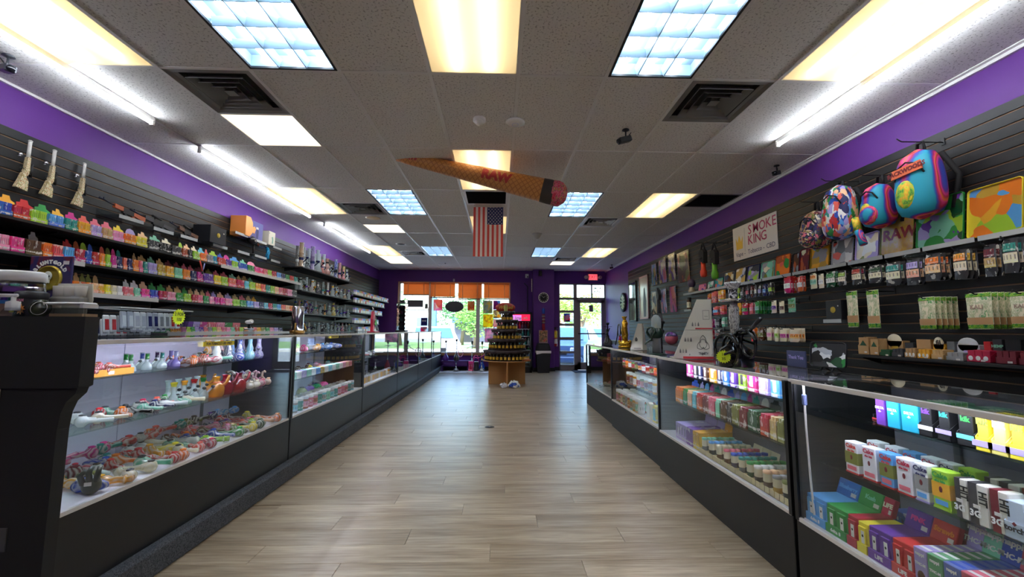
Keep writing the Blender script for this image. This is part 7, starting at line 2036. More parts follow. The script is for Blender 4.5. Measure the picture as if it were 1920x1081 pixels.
# framed glossy posters at the far end
for k, (u0, v0, u1, v1, nm) in enumerate([(1179, 530, 1194, 602, 'glossy black-framed mirror at the far end of the right wall'), (1199, 520, 1217, 597, 'tall framed poster of a dark figure beside the mirror')]):
    a, b = PX(u0, v0, XWR - .01), PX(u1, v1, XWR - .01)
    w, h = (a[1] - b[1]) / 2, (a[2] - b[2]) / 2
    t = thing('framed_poster' if k else 'wall_mirror', nm, 'poster' if k else 'mirror', (XWR - .012, (a[1] + b[1]) / 2, (a[2] + b[2]) / 2), RZR)
    ob('frame', MB().box(-w, -w + .03, -.012, .01, -h, h).box(w - .03, w, -.012, .01, -h, h).box(-w, w, -.012, .01, -h, -h + .03).box(-w, w, -.012, .01, h - .03, h), FBLACK if not k else mat('frame_pink', (205, 165, 160), .5), t)
    ob('panel', MB().box(-w + .03, w - .03, -.004, .008, -h + .03, h - .03), mat('mirror', (200, 205, 210), .06, 1) if not k else mat('poster_paper', (205, 195, 185), .2), t)
    if k: ob('figure_print', MB().prism([(-.03, -h * .9), (.12, -h * .9), (.15, -h * .2), (.1, h * .15), (.06, h * .45), (.0, h * .4), (-.02, 0), (-.05, -h * .3)], -.0055, -.004), mat('print_dark', (66, 66, 66), .5), t)
p = PX(1168.5, 566.5, XR - .02)
t = thing('rim_clock', 'round wheel-rim wall clock with pale spokes at the far end of the right wall', 'clock', (XR - .02, p[1], p[2]), RZR)
Rr = .245
ob('tyre', MB().lathe([(Rr * .72, -.02), (Rr * .95, -.03), (Rr, .0), (Rr, .02), (Rr * .72, .02)], 36, M=Mx @ Matrix.Rotation(PI, 4, 'X') @ Matrix.Rotation(PI, 4, 'X')), mat('tyre_black', (30, 28, 34), .6), t)
ob('back_plate', MB().lathe([(0, 0), (Rr * .75, 0)], 30, M=Mx), FBLACK, t)
for i in range(10):
    ob('spoke', MB().prism([(-.008, .03), (.008, .03), (.02, Rr * .72), (-.02, Rr * .72)], -.02, -.006, M=Matrix.Rotation(i * PI / 5, 4, 'Y')), mat('spoke_pale', (176, 170, 140), .35, .5), t)
ob('hub', MB().lathe([(0, .024), (.03, .022), (.035, 0)], 16, M=Mx), mat('spoke_pale', (176, 170, 140), .35, .5), t)
# holsters with orange and green bottles on hooks
def peg(p, L, label, group='black peg hooks on the right wall'):
    t = thing('peg_hook', label, 'hook', p, RZR, group)
    k = ('peg', round(L, 2))
    if k not in _MESH: _MESH[k] = MB().tube([(0, 0, 0), (0, -L * .9, .0), (0, -L, .02)], .004, 6).mesh('rod')
    if 'pegp' not in _MESH: _MESH['pegp'] = MB().box(-.012, .012, -.003, .004, -.02, .03, .001).mesh('wall_plate')
    ob('rod', _MESH[k], FBLACK, t); ob('wall_plate', _MESH['pegp'], FBLACK, t)
for k, (u, c, nm) in enumerate(((1317, (235, 70, 40), 'orange'), (1338, (110, 190, 50), 'green'))):
    p = PX(u, 455, XWR - .2)
    peg((XWR - .003, p[1], p[2]), .3, 'black hook holding the black holster with the %s bottle' % nm)
    t = thing('bottle_holster', 'black strap holster with a bright %s bottle, hung on the right wall' % nm, 'holster', (XWR - .2, p[1], p[2] - .005), RZR)
    ob('loop_strap', MB().tube([(0, 0, 0), (-.05, 0, -.08), (-.06, 0, -.16)], .012, 6).tube([(0, 0, 0), (.05, 0, -.08), (.06, 0, -.16)], .012, 6), mat('strap_black', (22, 22, 24), .8), t)
    ob('pouch', MB().prism([(-.075, -.14), (-.04, -.1), (.04, -.1), (.075, -.14), (.065, -.3), (-.065, -.3)], -.03, .03), mat('strap_black', (22, 22, 24), .8), t)
    ob('bottle', MB().lathe([(0, -.5), (.03, -.5), (.046, -.48), (.048, -.42), (.034, -.38), (.034, -.28), (0, -.28)], 14), mat('bottle_' + nm, c, .35), t)
    ob('ring', MB().lathe([(.006, -.23), (.022, -.235), (.026, -.22), (.02, -.21)], 12, c=(0, -.032, 0)), mat('strap_grey', (70, 70, 74), .5), t)
# backpacks
def backpack(u0, u1, v0, v1, m, label, hookdz=.05, pocket=True, wide=1.0, txt=None, strap=None, x=2.93, panel=None):
    a, b = PX(u0, v0, x), PX(u1, v1, x)
    w, h = (a[1] - b[1]) / 2, abs(a[2] - b[2]) / 2
    c = (x + .05, (a[1] + b[1]) / 2, (a[2] + b[2]) / 2)
    peg((XWR - .003, c[1] - .02, c[2] + h + hookdz), .34, 'black hook holding the ' + label.split(' on the')[0].split(' hung')[0])
    t = thing('backpack', label, 'backpack', c, RZR)
    d = .09
    def fn(i, j):
        th = (i - .5) * PI * 2; z = (j * 2 - 1)
        e = (1 - abs(z) ** 3.2) ** .4 if abs(z) < 1 else 0
        cx, sx = math.cos(th), math.sin(th)
        q = lambda v: math.copysign(abs(v) ** .6, v)
        return (w * q(sx) * (e * .9 + .1) * (1 - .1 * max(z, 0)), -d * q(cx) * (e * .9 + .1) * (1 - .22 * z), h * z)
    ob('body', MB().grid(fn, 24, 12), m, t)
    if pocket: ob('front_pocket', MB().ell((0, -d * .9, -h * .42), (w * .78, d * .5, h * .42), 16, 9), m, t)
    ob('zip', MB().tube([(-w * .75, -d * .8, h * .2), (-w * .5, -d * 1.0, h * .5), (0, -d * 1.02, h * .62), (w * .5, -d * 1.0, h * .5), (w * .75, -d * .8, h * .2)], .006, 6), mat('strap_black', (22, 22, 24), .8), t)
    ob('top_loop', MB().tube([(-.03, .03, h * .9), (-.02, .03, h + hookdz), (.02, .03, h + hookdz), (.03, .03, h * .9)], .011, 6), mat('strap_black', (22, 22, 24), .8), t)
    ob('shoulder_strap', MB().tube([(w * .6, d * .9, h * .8), (w * 1.0, d * 1.5, .1 * h), (w * .8, d * 1.2, -h * .8)], .018, 6), mat('strap_black', (22, 22, 24), .8), t)
    if txt:
        ob('name_panel', MB().prism([(-w * .8, h * .25), (w * .8, h * .3), (w * .72, h * .55), (-w * .72, h * .5)], -d * 1.06, -d * .95), mat('panel_orange', (238, 120, 80), .5), t)
        letters(t, txt, w * .3, (0, -d * 1.08, h * .4), (120, 30, 40), .0004, bold=.002, tilt=-.05)
    if panel: ob('print_patch', MB().ell((-w * .15, -d * 1.0, -h * .28), (w * .5, d * .22, h * .4), 16, 9), panel, t)
    return t, w, h, d
TD = art('tie_dye', ['blue', 'purple', 'hot pink', 'crimson', 'orange', 'hot pink', 'crimson', 'purple', 'blue', 'turquoise'], .75, 'rings', .6)
TDP = art('tie_dye_patch', ['lime', 'yellow', 'amber', 'lime', 'green', 'yellow'], 2, 'noise', .6)
DOOD = art('doodle_print', ['blue', 'white', 'green', 'coral', 'sky blue', 'navy', 'peach', 'lavender', 'white', 'teal', 'red'], 9, 'cells', .6)
DOOD2 = art('doodle_print_dark', ['navy', 'grey', 'charcoal', 'maroon', 'tan', 'black', 'rose', 'navy', 'cream', 'olive'], 12, 'cells', .6)
backpack(1671, 1757, 296, 400, TD, 'big tie-dye backpack with an orange name panel on the right wall', .05, False, txt='BACKWOODS', panel=TDP)
backpack(1611, 1661, 352, 422, TD, 'small tie-dye sling bag on the right wall beside the big tie-dye backpack', .06, True, panel=TDP)
backpack(1537, 1593, 357, 443, DOOD, 'tall backpack with a bright doodle print on the right wall', .03, False)
backpack(1498, 1541, 402, 462, DOOD2, 'small dark patterned sling bag nearest the white shop sign', .08, True)
p = PX(1612, 437, 2.9)
t = thing('bag_strap', 'rainbow strap dangling from the small tie-dye sling bag', 'strap', (2.9, p[1], p[2] + .1), RZR)
ob('upper_strap', MB().tube([(-.03, 0, .03), (.0, -.01, -.08)], .028, 8), TDP, t)
ob('end_strap', MB().tube([(.0, -.01, -.08), (.04, -.01, -.2)], .028, 8), TD, t)
# acrylic shelves with rolling trays leaning on them
ZTR = 1.772
segs = [6.85, 6.1, 5.35, 4.75, 4.25, 3.9, 3.55, 3.2, 2.9, 2.55, 1.95]
for k in range(len(segs) - 1):
    acrylic(segs[k + 1] + .01, segs[k] - .01, ZTR, .14, labels(['clear acrylic tray shelf'] * 10, 'on the right wall')[k], -1, XWR, 'acrylic tray shelves on the right wall')
XT = 3.07
trays = [(1309, 1322, 533, 'pink', ['pink', 'rose', 'purple', 'pink'], 'pink'), (1325, 1337, 527, 'grey', ['grey', 'white', 'charcoal', 'mint'], 'grey and white'), (1338.5, 1355, 521, 'teal', ['teal', 'sky blue', 'coral', 'tan', 'mint'], 'teal and coral'), (1357, 1375, 510, 'grey', ['tan', 'charcoal', 'gold', 'cream', 'brown'], 'tan and gold'),
         (1377.5, 1398, 502, 'charcoal', ['grey', 'charcoal', 'cream', 'gold', 'silver'], 'charcoal and cream'), (1400.5, 1424, 497, 'navy', ['navy', 'grey', 'lime', 'lavender', 'charcoal'], 'navy and lime'), (1426.5, 1452, 490, 'mint', ['mint', 'grey', 'olive', 'cream', 'smoke'], 'pale mint'), (1454.5, 1482, 477, 'rust', ['rust', 'orange', 'coral', 'green', 'orange'], 'orange'),
         (1486, 1499, 474, 'charcoal', ['charcoal', 'rust', 'brown', 'grey'], 'narrow dark'), (1500, 1519, 466, 'maroon', ['rust', 'charcoal', 'cream', 'maroon'], 'dark brown'), (1520, 1557, 459, 'gold', ['sky blue', 'grey', 'gold', 'amber', 'olive'], 'blue and gold'), (1561, 1602, 447, 'silver', ['grey', 'silver', 'coral', 'white', 'smoke'], 'silver-rimmed'), (1606, 1652, 436, 'lavender', ['lavender', 'cream', 'lavender', 'olive', 'white'], 'lavender'),
         (1654, 1721, 403, 'olive', ['gold', 'tan', 'gold', 'kraft'], 'khaki'), (1724, 1818, 366, 'green', ['green', 'lime', 'purple', 'dark green', 'mint', 'lavender', 'green'], 'green and purple'), (1822, 1934, 338, 'yellow', ['yellow', 'amber', 'yellow', 'sky blue', 'lime', 'orange', 'gold'], 'big yellow')]
for k, (u0, u1, vt, rc, cs, nm) in enumerate(trays):
    um = (u0 + u1) / 2
    y0, y1 = PX(u0, 480, XT)[1], PX(u1, 480, XT)[1]
    ztop = PX(um, vt, XT)[2]
    w, h = (y0 - y1) * .96, max(.1, (ztop - ZTR) * .98)
    t = thing('rolling_tray', nm + ' rolling tray leaning on the acrylic shelf, right wall', 'tray', (XT, (y0 + y1) / 2, ZTR + .002), RZR, 'rolling trays on the right wall')
    rolltray(t, w, h, rc, art('tray_art_%d' % k, cs, 3.5 if w < .3 else 5, 'cells' if k != 13 else 'noise', .2, seed=k * 2.3), None, -.12)
    if k == 13: letters(t, 'RAW', .12, (.02, -.006, h * .52), (130, 30, 38), .0004, bold=.004, lean=-.12)
    if k >= 13: ob('wrap', MB().box(-w / 2 - .004, w / 2 + .004, -.026, -.024, .0, h * 1.02), pane_mat('clear_sleeve', (.95, .95, .95, 1), .12, 1.3), t, rot=(-.12, 0, 0))
    if k == 12:
        for j in range(7):
            ob('rolled_print', MB().tube([(-.02 + j * .012, -.004, h * .35), (.02 + j * .012, -.004, h * .72)], .005, 6), mat('print_olive', (150, 152, 110), .5), t, rot=(-.12, 0, 0))
t = thing('mushroom_bong', 'small purple and cream ornament at the far end of the tray shelf', 'ornament', (3.03, PX(1297, 545, 3.03)[1], ZTR + .001), RZR)
ob('base', MB().lathe([(0, 0), (.05, 0), (.055, .02), (.04, .06), (.03, .1), (0, .1)], 14), mat('ornament_cream', (190, 180, 160), .4), t)
ob('cap', MB().ell((0, 0, .14), (.06, .06, .075), 14, 8), mat('ornament_purple', (80, 66, 96), .4), t)
# packs hanging on pegs
def pouch_mesh(w, h, d):
    k = ('pouch', round(w, 2), round(h, 2), round(d, 3))
    if k not in _MESH:
        def fn(s):
            return lambda i, j: ((i - .5) * w * (1 - .04 * math.sin(j * PI)), s * d * (math.sin(PI * min(1, max(0, i))) ** .5) * (math.sin(PI * j) ** .6) * .5, -h + h * j)
        m = MB().grid(fn(-1), 6, 7); m.grid(fn(1), 6, 7)
        me = m.mesh('pack_body')
        lb = MB().grid(lambda i, j: ((i - .5) * w * .9, -d * .5 * (math.sin(PI * (.05 + .9 * i)) ** .5) * (math.sin(PI * (.28 + .3 * j)) ** .6) - .0012, -h + h * (.28 + .3 * j)), 6, 3).mesh('front_label')
        hd = MB().grid(lambda i, j: ((i - .5) * w * .8, -d * .5 * (math.sin(PI * (.1 + .8 * i)) ** .5) * (math.sin(PI * (.62 + .24 * j)) ** .6) - .0012, -h + h * (.62 + .24 * j)), 6, 3).mesh('title_patch')
        _MESH[k] = (me, lb, hd)
    return _MESH[k]
def hang(items, x, where, group, st=.035, d=.028):
    """items: (u0, u1, v0, v1, colour, label colour, title colour, number on the peg)"""
    ds = labels(['%s and %s pack' % (i[4], i[6] or i[5]) for i in items], where)
    for (u0, u1, v0, v1, c, lc, tc, n), lb in zip(items, ds):
        a, b = PX(u0, v0, x), PX(u1, v1, x)
        w = a[1] - b[1]; yc = (a[1] + b[1]) / 2
        zt = max(PX((u0 + u1) / 2, v0, x)[2], .5); h = abs(zt - PX((u0 + u1) / 2, v1, x)[2])
        me = pouch_mesh(w, h, d)
        peg((XWR - .003, yc, zt - .008), XWR - x + .05, 'peg of the ' + lb)
        for i in range(n):
            t = thing('hanging_pack', lb if i == 0 else '%s behind the %s' % (ordw(i), lb), 'pack', (x + i * st, yc, zt), RZR, group)
            ob('pack_body', me[0], objmat('foil'), t, color=c)
            if lc: ob('front_label', me[1], objmat('print'), t, color=lc)
            if tc: ob('title_patch', me[2], objmat('print'), t, color=tc)
XP = 2.98
hang([(1877, 1915, 446, 511, 'charcoal', 'cream', 'teal', 3), (1842, 1873, 458, 518, 'charcoal', 'tan', 'maroon', 2), (1785, 1818, 467, 523, 'charcoal', 'cream', 'amber', 3), (1732, 1768, 475, 526, 'charcoal', 'peach', 'orange', 3), (1697, 1728, 484, 534, 'charcoal', 'peach', 'lavender', 2),
      (1659, 1692, 491, 535, 'charcoal', 'cream', 'teal', 2), (1627, 1656, 497, 530, 'charcoal', 'cream', 'dark green', 2), (1596, 1617, 500, 533, 'charcoal', 'cream', 'red', 2), (1571, 1588, 507, 535, 'charcoal', 'cream', 'lime', 1), (1548, 1568, 509, 538, 'dark green', 'white', 'green', 2), (1534, 1546, 513, 540, 'cream', 'white', None, 1), (1518.5, 1533, 512, 541, 'cream', 'mint', 'orange', 1)][::-1],
     XP, 'in the upper pack row', 'packs in the upper row')
hang([(1469, 1484, 518, 549, 'red', 'white', None, 4), (1494, 1507, 517, 546, 'red', 'white', None, 2)], XP, 'under the tray shelf', 'red packs under the tray shelf', .03)
hang([(1326.5, 1333, 550, 568, 'orange', 'red', None, 2), (1334, 1344, 546, 567, 'coral', 'red', None, 2), (1346, 1357, 543, 565, 'amber', 'orange', None, 2), (1372, 1386, 540, 562, 'lime', 'green', None, 3), (1388, 1395, 538, 559, 'charcoal', 'grey', None, 2), (1398, 1405, 535, 558, 'charcoal', 'crimson', None, 2),
      (1407, 1412, 535, 557, 'maroon', 'grey', None, 2), (1414, 1420, 533, 556, 'charcoal', 'white', None, 2), (1421, 1428, 533, 555, 'charcoal', 'lavender', None, 2), (1430, 1437, 532, 554, 'navy', 'sky blue', None, 2), (1440, 1449, 529, 553, 'charcoal', 'lime', None, 2)], XP, 'behind the hookah bowl', 'small packs behind the hookah bowl', .03)
hang([(1329, 1335, 575, 592, 'navy', 'blue', None, 2), (1337, 1347, 574, 590, 'coral', 'sky blue', None, 2), (1350, 1359, 572, 589, 'coral', 'orange', None, 2), (1369, 1376, 571, 592, 'navy', 'lavender', None, 2), (1378, 1390, 568, 590, 'amber', 'yellow', None, 3), (1391, 1403, 568, 589, 'red', 'green', None, 2), (1405, 1413, 567, 588, 'rose', 'pink', None, 2),
      (1414.5, 1425, 564, 588, 'green', 'mint', None, 6), (1446, 1457, 563, 587, 'cream', 'purple', None, 1), (1460, 1472, 564, 587, 'cream', 'brown', None, 1), (1477, 1493, 558, 585, 'mint', 'olive', 'green', 1)], XP, 'in the middle pack row', 'packs in the middle row', .03)
hang([(1382, 1390, 614, 638, 'charcoal', 'lavender', None, 2), (1408, 1417, 614, 640, 'orange', 'amber', None, 2), (1420, 1433, 613, 638, 'brown', 'olive', None, 3), (1437, 1448, 613, 639, 'cream', 'pink', None, 2), (1452, 1460, 614, 640, 'cream', 'lime', None, 2), (1461.5, 1476, 615, 641, 'cream', 'magenta', None, 3), (1480, 1500, 615, 641, 'cream', 'orange', None, 3)], XP, 'in the lower pack row', 'packs in the lower row', .03)
hang([(1331, 1337, 598, 614, 'magenta', 'hot pink', None, 2), (1331.5, 1338, 617, 636, 'crimson', 'rose', None, 2), (1340, 1350, 596, 614, 'charcoal', 'grey', None, 2), (1340, 1351, 617, 634, 'charcoal', 'maroon', None, 2), (1353, 1360, 594, 612, 'mint', 'white', None, 2)], XP, 'beside the tall hookah stem', 'packs between the display and the hookah', .03)
# kratom bags
KR = art('leaf_bag', ['cream', 'cream', 'cream', (176, 186, 140), 'cream', 'green', 'cream'], 2.6, 'noise', .18)
KRT = art('leaf_band', ['green', 'dark green', 'lime', 'green', 'dark green'], 5, 'noise', .2)
def kbag(u0, u1, v0, v1, x, n, label, txt=None):
    a, b = PX(u0, v0, x), PX(u1, v1, x)
    w = a[1] - b[1]; yc = (a[1] + b[1]) / 2; zt = PX((u0 + u1) / 2, v0, x)[2]; h = zt - PX((u0 + u1) / 2, v1, x)[2]
    me = pouch_mesh(w, h, .035)
    peg((XWR - .003, yc, zt - .01), XWR - x + .05, 'peg hook holding the ' + label)
    k = ('kband', round(w, 2), round(h, 2))
    if k not in _MESH:
        f = lambda lo, hi: (lambda i, j: ((i - .5) * w * .97, -.0175 * (math.sin(PI * (.03 + .94 * i)) ** .5) * (math.sin(PI * (lo + (hi - lo) * j)) ** .6) - .001, -h + h * (lo + (hi - lo) * j)))
        _MESH[k] = (MB().grid(f(.02, .12), 6, 2).mesh('leaf_band'), MB().grid(f(.88, .98), 6, 2).mesh('leaf_band'), MB().grid(f(.13, .32), 6, 2).mesh('tan_band'))
    for i in range(n):
        t = thing('leaf_powder_bag', label if i == 0 else '%s bag behind the %s' % (ordw(i), label), 'bag', (x + i * .04, yc, zt), RZR, 'green-edged leaf bags on the right wall')
        ob('pack_body', me[0], KR, t)
        for q in range(2): ob('leaf_band', _MESH[k][q], KRT, t)
        ob('tan_band', _MESH[k][2], mat('bag_tan', (196, 152, 106), .25), t)
        if txt and i == 0: letters(t, txt, w * .24, (0, -.0185, -h * .4), (176, 148, 128), .0004, bold=.001)
kbag(1586, 1612, 545, 613, 2.98, 1, 'narrow green-edged bag beside the black box')
kbag(1624, 1652, 543, 613, 2.98, 1, 'second narrow green-edged bag from the black box')
kbag(1721, 1758, 556, 617, 2.95, 5, 'wide green-edged bag, leftmost of three stacks')
kbag(1809, 1866, 548, 617, 2.9, 4, 'wide green-edged bag, middle of three stacks', 'KALI')
kbag(1891, 1950, 546, 615, 2.9, 4, 'wide green-edged bag at the right edge', 'KALI')
p = PX(1562, 600, 2.97)
acrylic(p[1] - .1, p[1] + .1, p[2] + .005, .2, 'acrylic shelf under the black medallion box, right wall', -1, XWR)
medal_box((3.04, p[1] - .02, p[2] + .007), RZR, .17, .16, .17, 'black box with a gold medallion on the right wall')
p = PX(1290, 580, 3.05)
acrylic(p[1] - .12, p[1] + .12, p[2], .12, 'small acrylic shelf holding one little bottle, right wall', -1, XWR)
jar_at((3.07, p[1], p[2] + .001), 'little brown bottle on the small acrylic shelf, right wall', None, 'brown', 'charcoal', 'cream', 1.2, 'bottle', 2.0)
# shelf of small display boxes at counter height
wall_shelf('black shelf of small display boxes low on the right wall', 2.05, 3.5, .985, .2, None, 'right wall shelves', XWR, -1)
fr_ = [(1609, 1630, 631, 'kraft'), (1631, 1648, 634, 'kraft'), (1649, 1669, 655, 'dark green'), (1671, 1693, 653, 'charcoal'), (1695, 1717, 652, 'kraft'), (1719, 1743, 654, 'amber'), (1745, 1769, 655, 'tan'), (1772, 1806, 660, 'grey'), (1810, 1857, 656, 'crimson'), (1864, 1905, 657, 'maroon'), (1908, 1940, 660, 'maroon')]
ls = labels([c + ' display box' for _, _, _, c in fr_], 'in front on the low right shelf')
for k, ((u0, u1, vt, c), lb) in enumerate(zip(fr_, ls)):
    x = 3.0
    y0, y1 = PX(u0, 665, x)[1], PX(u1, 665, x)[1]; h = max(.05, PX((u0 + u1) / 2, vt, x)[2] - .986)
    t = display((x + .04, (y0 + y1) / 2, .986), RZR, (y0 - y1) * .95, h, c, None, lb, 'display boxes on the low right shelf', 0, 3 if k > 2 else 1, .075, .5, 'card', 'box')
    w = (y0 - y1)
    for j in range(3):
        if k in (4, 5, 8): ob('round_print', MB().ell((-w * .3 + w * .3 * j, -.0385, h * .32), (w * .1, .001, h * .2), 10, 6), objmat('card'), t, color='white')
        if k in (0, 1) and j == 0: ob('tree_print', MB().prism([(-w * .3, h * .5), (w * .3, h * .5), (0, h * .8)], -.0385, -.0375), objmat('card'), t, color='dark green')
bk_ = [(1662, 1694, 626, 'kraft', 2), (1696, 1713, 642, 'charcoal', 0), (1718, 1746, 636, 'kraft', 0), (1749, 1772, 632, 'amber', 2), (1775, 1790, 640, 'smoke', 0), (1793, 1838, 633, 'silver', 2), (1844, 1858, 640, 'red', 0), (1861, 1880, 636, 'charcoal', 0), (1884, 1915, 636, 'black', 0)]
ls = labels([c + ' raised display box' for _, _, _, c, _ in bk_], 'at the back of the low right shelf')
for k, ((u0, u1, vt, c, hk), lb) in enumerate(zip(bk_, ls)):
    x = 3.09
    y0, y1 = PX(u0, 650, x)[1], PX(u1, 650, x)[1]; w = (y0 - y1) * .95; h = PX((u0 + u1) / 2, vt, x)[2] - .986
    t = thing('display_box', lb, 'box', (x + .03, (y0 + y1) / 2, .986), RZR, 'raised boxes on the low right shelf')
    ob('box', MB().box(-w / 2, w / 2, -.03, .03, 0, h * (.7 if hk else 1), .002), objmat('card'), t, color=c)
    if hk: ob('round_header', MB().lathe([(0, -.001), (w * .45, -.001), (w * .45, .001), (0, .001)], 20, M=Matrix.Translation((0, -.029, h * .68)) @ Mx, sx=1, sy=h * .33 / (w * .45)), objmat('card'), t, color='cream' if c != 'silver' else 'silver')
    if k == 3: letters(t, 'fil', .05, (0, -.032, h * .74), 'charcoal', .0004, bold=.001)
    if k == 7: letters(t, 'HEMP', .025, (0, -.032, h * .7), 'mint', .0004, bold=.001)
    ob('front_print', MB().box(-w * .2, w * .2, -.0312, -.0302, h * .3, h * .45), objmat('card'), t, color='gold' if c != 'silver' else 'lavender')
# ================================================================== hanging things
P0, P1 = Vector(PY(739, 291, 4.3)), Vector(PY(1062, 367, 4.2))
ax = (P1 - P0); L = ax.length
ry = -math.asin(ax.z / L); rz = math.atan2(ax.y, ax.x)
t = thing('inflatable_cone', 'giant tan cone lettered RAW with a burnt red tip, hanging from the ceiling', 'decoration', P0)
t.rotation_euler = (0, ry, rz)
MY = Matrix.Rotation(PI / 2, 4, 'Y')
rad = lambda x: .052 + .073 * min(1, x / (L * .9))
def cone_mat():
    m, n, l, p = _new('cone_paper')
    c = _coord(n)
    a = n.new('ShaderNodeTexWave'); a.inputs['Scale'].default_value = 8; l.new(_map(n, l, c, (1, 1, 1), (0, 0, 0), (0, .8, 0)), a.inputs['Vector'])
    b = n.new('ShaderNodeTexWave'); b.inputs['Scale'].default_value = 8; l.new(_map(n, l, c, (1, 1, 1), (0, 0, 0), (0, -.8, 0)), b.inputs['Vector'])
    f = _math(n, l, 'MAXIMUM', a.outputs[1], b.outputs[1])
    k = _ramp(n, l, f, [(.8, (190, 128, 66)), (.97, (160, 100, 48))])
    l.new(k, p.inputs['Base Color']); p.inputs['Roughness'].default_value = .4
    return m
xs = [0, .004] + [L * .86 * i / 10 for i in range(1, 11)]
ob('paper_cone', MB().lathe([(0, 0)] + [(rad(x) if x > .003 else .046, x) for x in xs], 28, M=MY), cone_mat(), t)
ob('scorched_band', MB().lathe([(rad(L * .86) + .0005, L * .86), (rad(L * .9) + .001, L * .9), (rad(L * .9), L * .925)], 28, M=MY), mat('scorch', (58, 50, 46), .7), t)
m = MB().lathe([(rad(L) - .002, L * .915), (.128, L * .94), (.12, L * .97), (.085, L * .993), (.04, L), (0, L)], 28, M=MY)
rr = random.Random(6)
m.v = [(x + rr.uniform(-.006, .006), y + rr.uniform(-.006, .006), z + rr.uniform(-.006, .006)) for x, y, z in m.v]
ob('ember_tip', m, art('ember', ['maroon', 'red', 'crimson', 'rose', 'maroon', 'tan', 'red'], 5, 'noise', .5), t)
def wrap_text(s, size, x0, col, bold, italic=0):
    me = text_mesh(s, size, .0, bold, italic).copy()
    bm = bmesh.new(); bm.from_mesh(me)
    bmesh.ops.triangulate(bm, faces=bm.faces[:])
    for _ in range(3):
        bmesh.ops.subdivide_edges(bm, edges=[e for e in bm.edges if e.calc_length() > .012], cuts=1)
        bmesh.ops.triangulate(bm, faces=bm.faces[:])
    bm.to_mesh(me); bm.free()
    for v in me.vertices:
        x = x0 + v.co.x; z = v.co.y; q = rad(x) + .003
        v.co = (x, -math.sqrt(max(1e-6, q * q - min(z * z, q * q * .95))), z)
    me.materials.clear()
    ob('lettering', me, objmat('card'), t, color=col)
wrap_text('RAW', .075, L * .1, (165, 35, 40), .004)
wrap_text('RAW', .13, L * .6, (165, 35, 40), .008)
wrap_text('organic hemp', .03, L * .34, (205, 150, 88), .0005)
for f in (.08, .82):
    ob('string', MB().tube([(L * f, 0, rad(L * f)), (L * f - .01, 0, rad(L * f) + .05)], .002, 5), EDGE, t)
for f, zz in ((.08, 0), (.82, 0)):
    q = P0.lerp(P1, f)
    s = ob('hanging_string', MB().tube([(q.x, q.y, q.z + .1), (q.x, q.y, ZC)], .002, 5), EDGE)
    tag(s, 'white string holding up the %s end of the giant cone' % ('thin' if f < .5 else 'burnt'), 'string')
# flag hung from the ceiling
a, b = PY(888, 384, 5.95), PY(943, 481, 5.95)
w, h = (b[0] - a[0]), a[2] - b[2]
t = thing('flag', 'American flag hanging vertically from the ceiling behind the cone', 'flag', (a[0], 5.95, b[2]))
FR_, FW_, FB_ = mat('flag_red', (205, 70, 62), .7), mat('flag_white', (226, 214, 206), .7), mat('flag_blue', (44, 48, 96), .7)
for i in range(13):
    x0, x1 = w * i / 13, w * (i + 1) / 13
    top = h * (.62 if i >= 6 else 1)
    ob('stripe', MB().grid(lambda u, v: (x0 + (x1 - x0) * u, .008 * math.sin((x0 + (x1 - x0) * u) * 22 + v * 2), top * v), 2, 10), FR_ if i % 2 == 0 else FW_, t)
ob('canton', MB().grid(lambda u, v: (w * 6 / 13 + (w * 7 / 13) * u, .008 * math.sin((w * 6 / 13 + w * 7 / 13 * u) * 22 + 1.2 + v * .8), h * (.62 + .38 * v)), 6, 6), FB_, t)
st = MB()
for r_ in range(11):
    for c_ in range(5 if r_ % 2 == 0 else 4):
        cx = w * 6 / 13 + w * 7 / 13 * ((c_ + (.5 if r_ % 2 == 0 else 1)) / 5); cz = h * (.62 + .38 * (r_ + .5) / 11)
        st.add([(cx + (.011 if k % 2 == 0 else .0045) * math.sin(k * PI / 5), -.0105, cz + (.011 if k % 2 == 0 else .0045) * math.cos(k * PI / 5)) for k in range(10)], [tuple(range(10))])
ob('stars', st, FW_, t, kind='stuff')
ob('top_rod', MB().tube([(-.02, 0, h + .002), (w + .02, 0, h + .002)], .006, 6), EDGE, t)
ob('ceiling_cord', MB().tube([(w / 2, 0, h), (w / 2, 0, ZC - b[2])], .003, 5), EDGE, t)
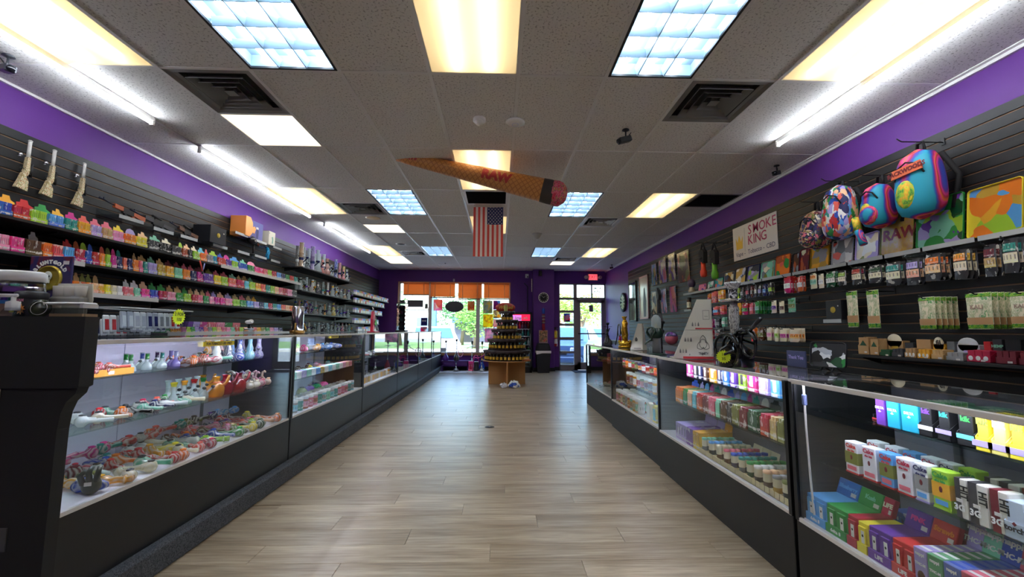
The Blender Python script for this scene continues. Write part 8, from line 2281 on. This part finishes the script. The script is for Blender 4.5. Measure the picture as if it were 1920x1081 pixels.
# small ceiling devices
def dev(name, label, cat, u, v): return thing(name, label, cat, PZ(u, v, ZC))
t = dev('motion_sensor', 'round white motion sensor on the ceiling, left of the flat disc', 'sensor', 899, 222)
ob('base', MB().lathe([(.05, 0), (.052, -.025), (.04, -.03)], 22), WHITE_METAL, t)
ob('dome', MB().lathe([(.04, -.03), (.036, -.045), (.02, -.058), (0, -.062)], 20), mat('dome_white', (225, 222, 216), .25), t)
t = dev('access_point', 'flat white wireless disc on the ceiling above the cone', 'disc', 966, 226)
ob('disc', MB().lathe([(.05, 0), (.08, -.012), (.082, -.02), (.06, -.032), (0, -.036)], 30), mat('dome_white', (225, 222, 216), .25), t)
ob('ring', MB().lathe([(.024, -.0365), (.026, -.0375), (.028, -.0355)], 24), mat('ring_blue', (170, 175, 215), .3), t)
def camera_dev(u, v, label, rzc, tilt, sc=1.0, m=None):
    t = dev('security_camera', label, 'camera', u, v); t.rotation_euler = (0, 0, rzc); t.scale = (sc,) * 3
    m = m or FBLACK
    ob('mount', MB().lathe([(.03, 0), (.032, -.008), (.01, -.016)], 14).tube([(0, 0, -.01), (0, 0, -.06), (.01, 0, -.075)], .007, 6), m, t)
    M_ = Matrix.Translation((0, 0, -.09)) @ Matrix.Rotation(tilt, 4, 'Y')
    ob('body', MB().box(-.08, .05, -.028, .028, -.025, .025, .008, M=M_), m, t)
    ob('lens', MB().lathe([(0, 0), (.02, 0), (.022, .01), (0, .008)], 14, M=M_ @ Matrix.Translation((-.088, 0, 0)) @ Matrix.Rotation(PI / 2, 4, 'Y')), mat('lens_dark', (20, 22, 30), .1), t)
    ob('cable', MB().tube([(.02, 0, -.07), (.05, .01, -.03), (.07, .02, -.005)], .004, 5), m, t)
camera_dev(1173, 243, 'black security camera on the ceiling right of the flat white disc', .3, -.35)
camera_dev(1456, 310, 'small black security camera near the right wall tube light', .6, -.3, .9)
camera_dev(16, 104, 'dark grey bullet camera at the top left corner above the shelves', PI - .5, -.25, 1.0, mat('camera_grey', (70, 72, 78), .3, .4))
camera_dev(1147, 496, 'tiny black security camera in the far right corner of the ceiling', .8, -.2, .9)
t = dev('round_speaker', 'tan round ceiling speaker between the vent and the square panel light', 'speaker', 700, 408)
ob('grille', MB().lathe([(.105, 0), (.11, -.004), (.1, -.01), (0, -.012)], 30), mat('speaker_tan', (225, 196, 150), .6), t)
ob('rim', MB().lathe([(.108, 0), (.118, -.004), (.108, -.006)], 30), WHITE_METAL, t)
t = dev('round_speaker', 'dark round ceiling speaker farther down on the left', 'speaker', 752, 457)
ob('grille', MB().lathe([(.08, -.002), (.07, -.008), (0, -.01)], 26), VENT_D, t)
ob('rim', MB().lathe([(.08, 0), (.11, -.004), (.08, -.006)], 30), WHITE_METAL, t)
t = dev('bell_sensor', 'grey bell-shaped detector on the far ceiling right of the flag', 'sensor', 1007, 438)
ob('bell', MB().lathe([(.09, 0), (.085, -.02), (.05, -.07), (.03, -.09), (0, -.1)], 20), mat('bell_grey', (165, 162, 158), .4), t)
ob('rim', MB().lathe([(.09, 0), (.1, -.004), (.09, -.008)], 20), VENT_G, t)
t = dev('round_vent', 'small pale round ceiling plate beyond the far left vent', 'plate', 835, 492)
ob('plate', MB().lathe([(.14, 0), (.13, -.008), (0, -.012)], 24), VENT_W, t)
ob('nozzle', MB().lathe([(.02, -.012), (.022, -.03), (0, -.032)], 12), VENT_G, t)
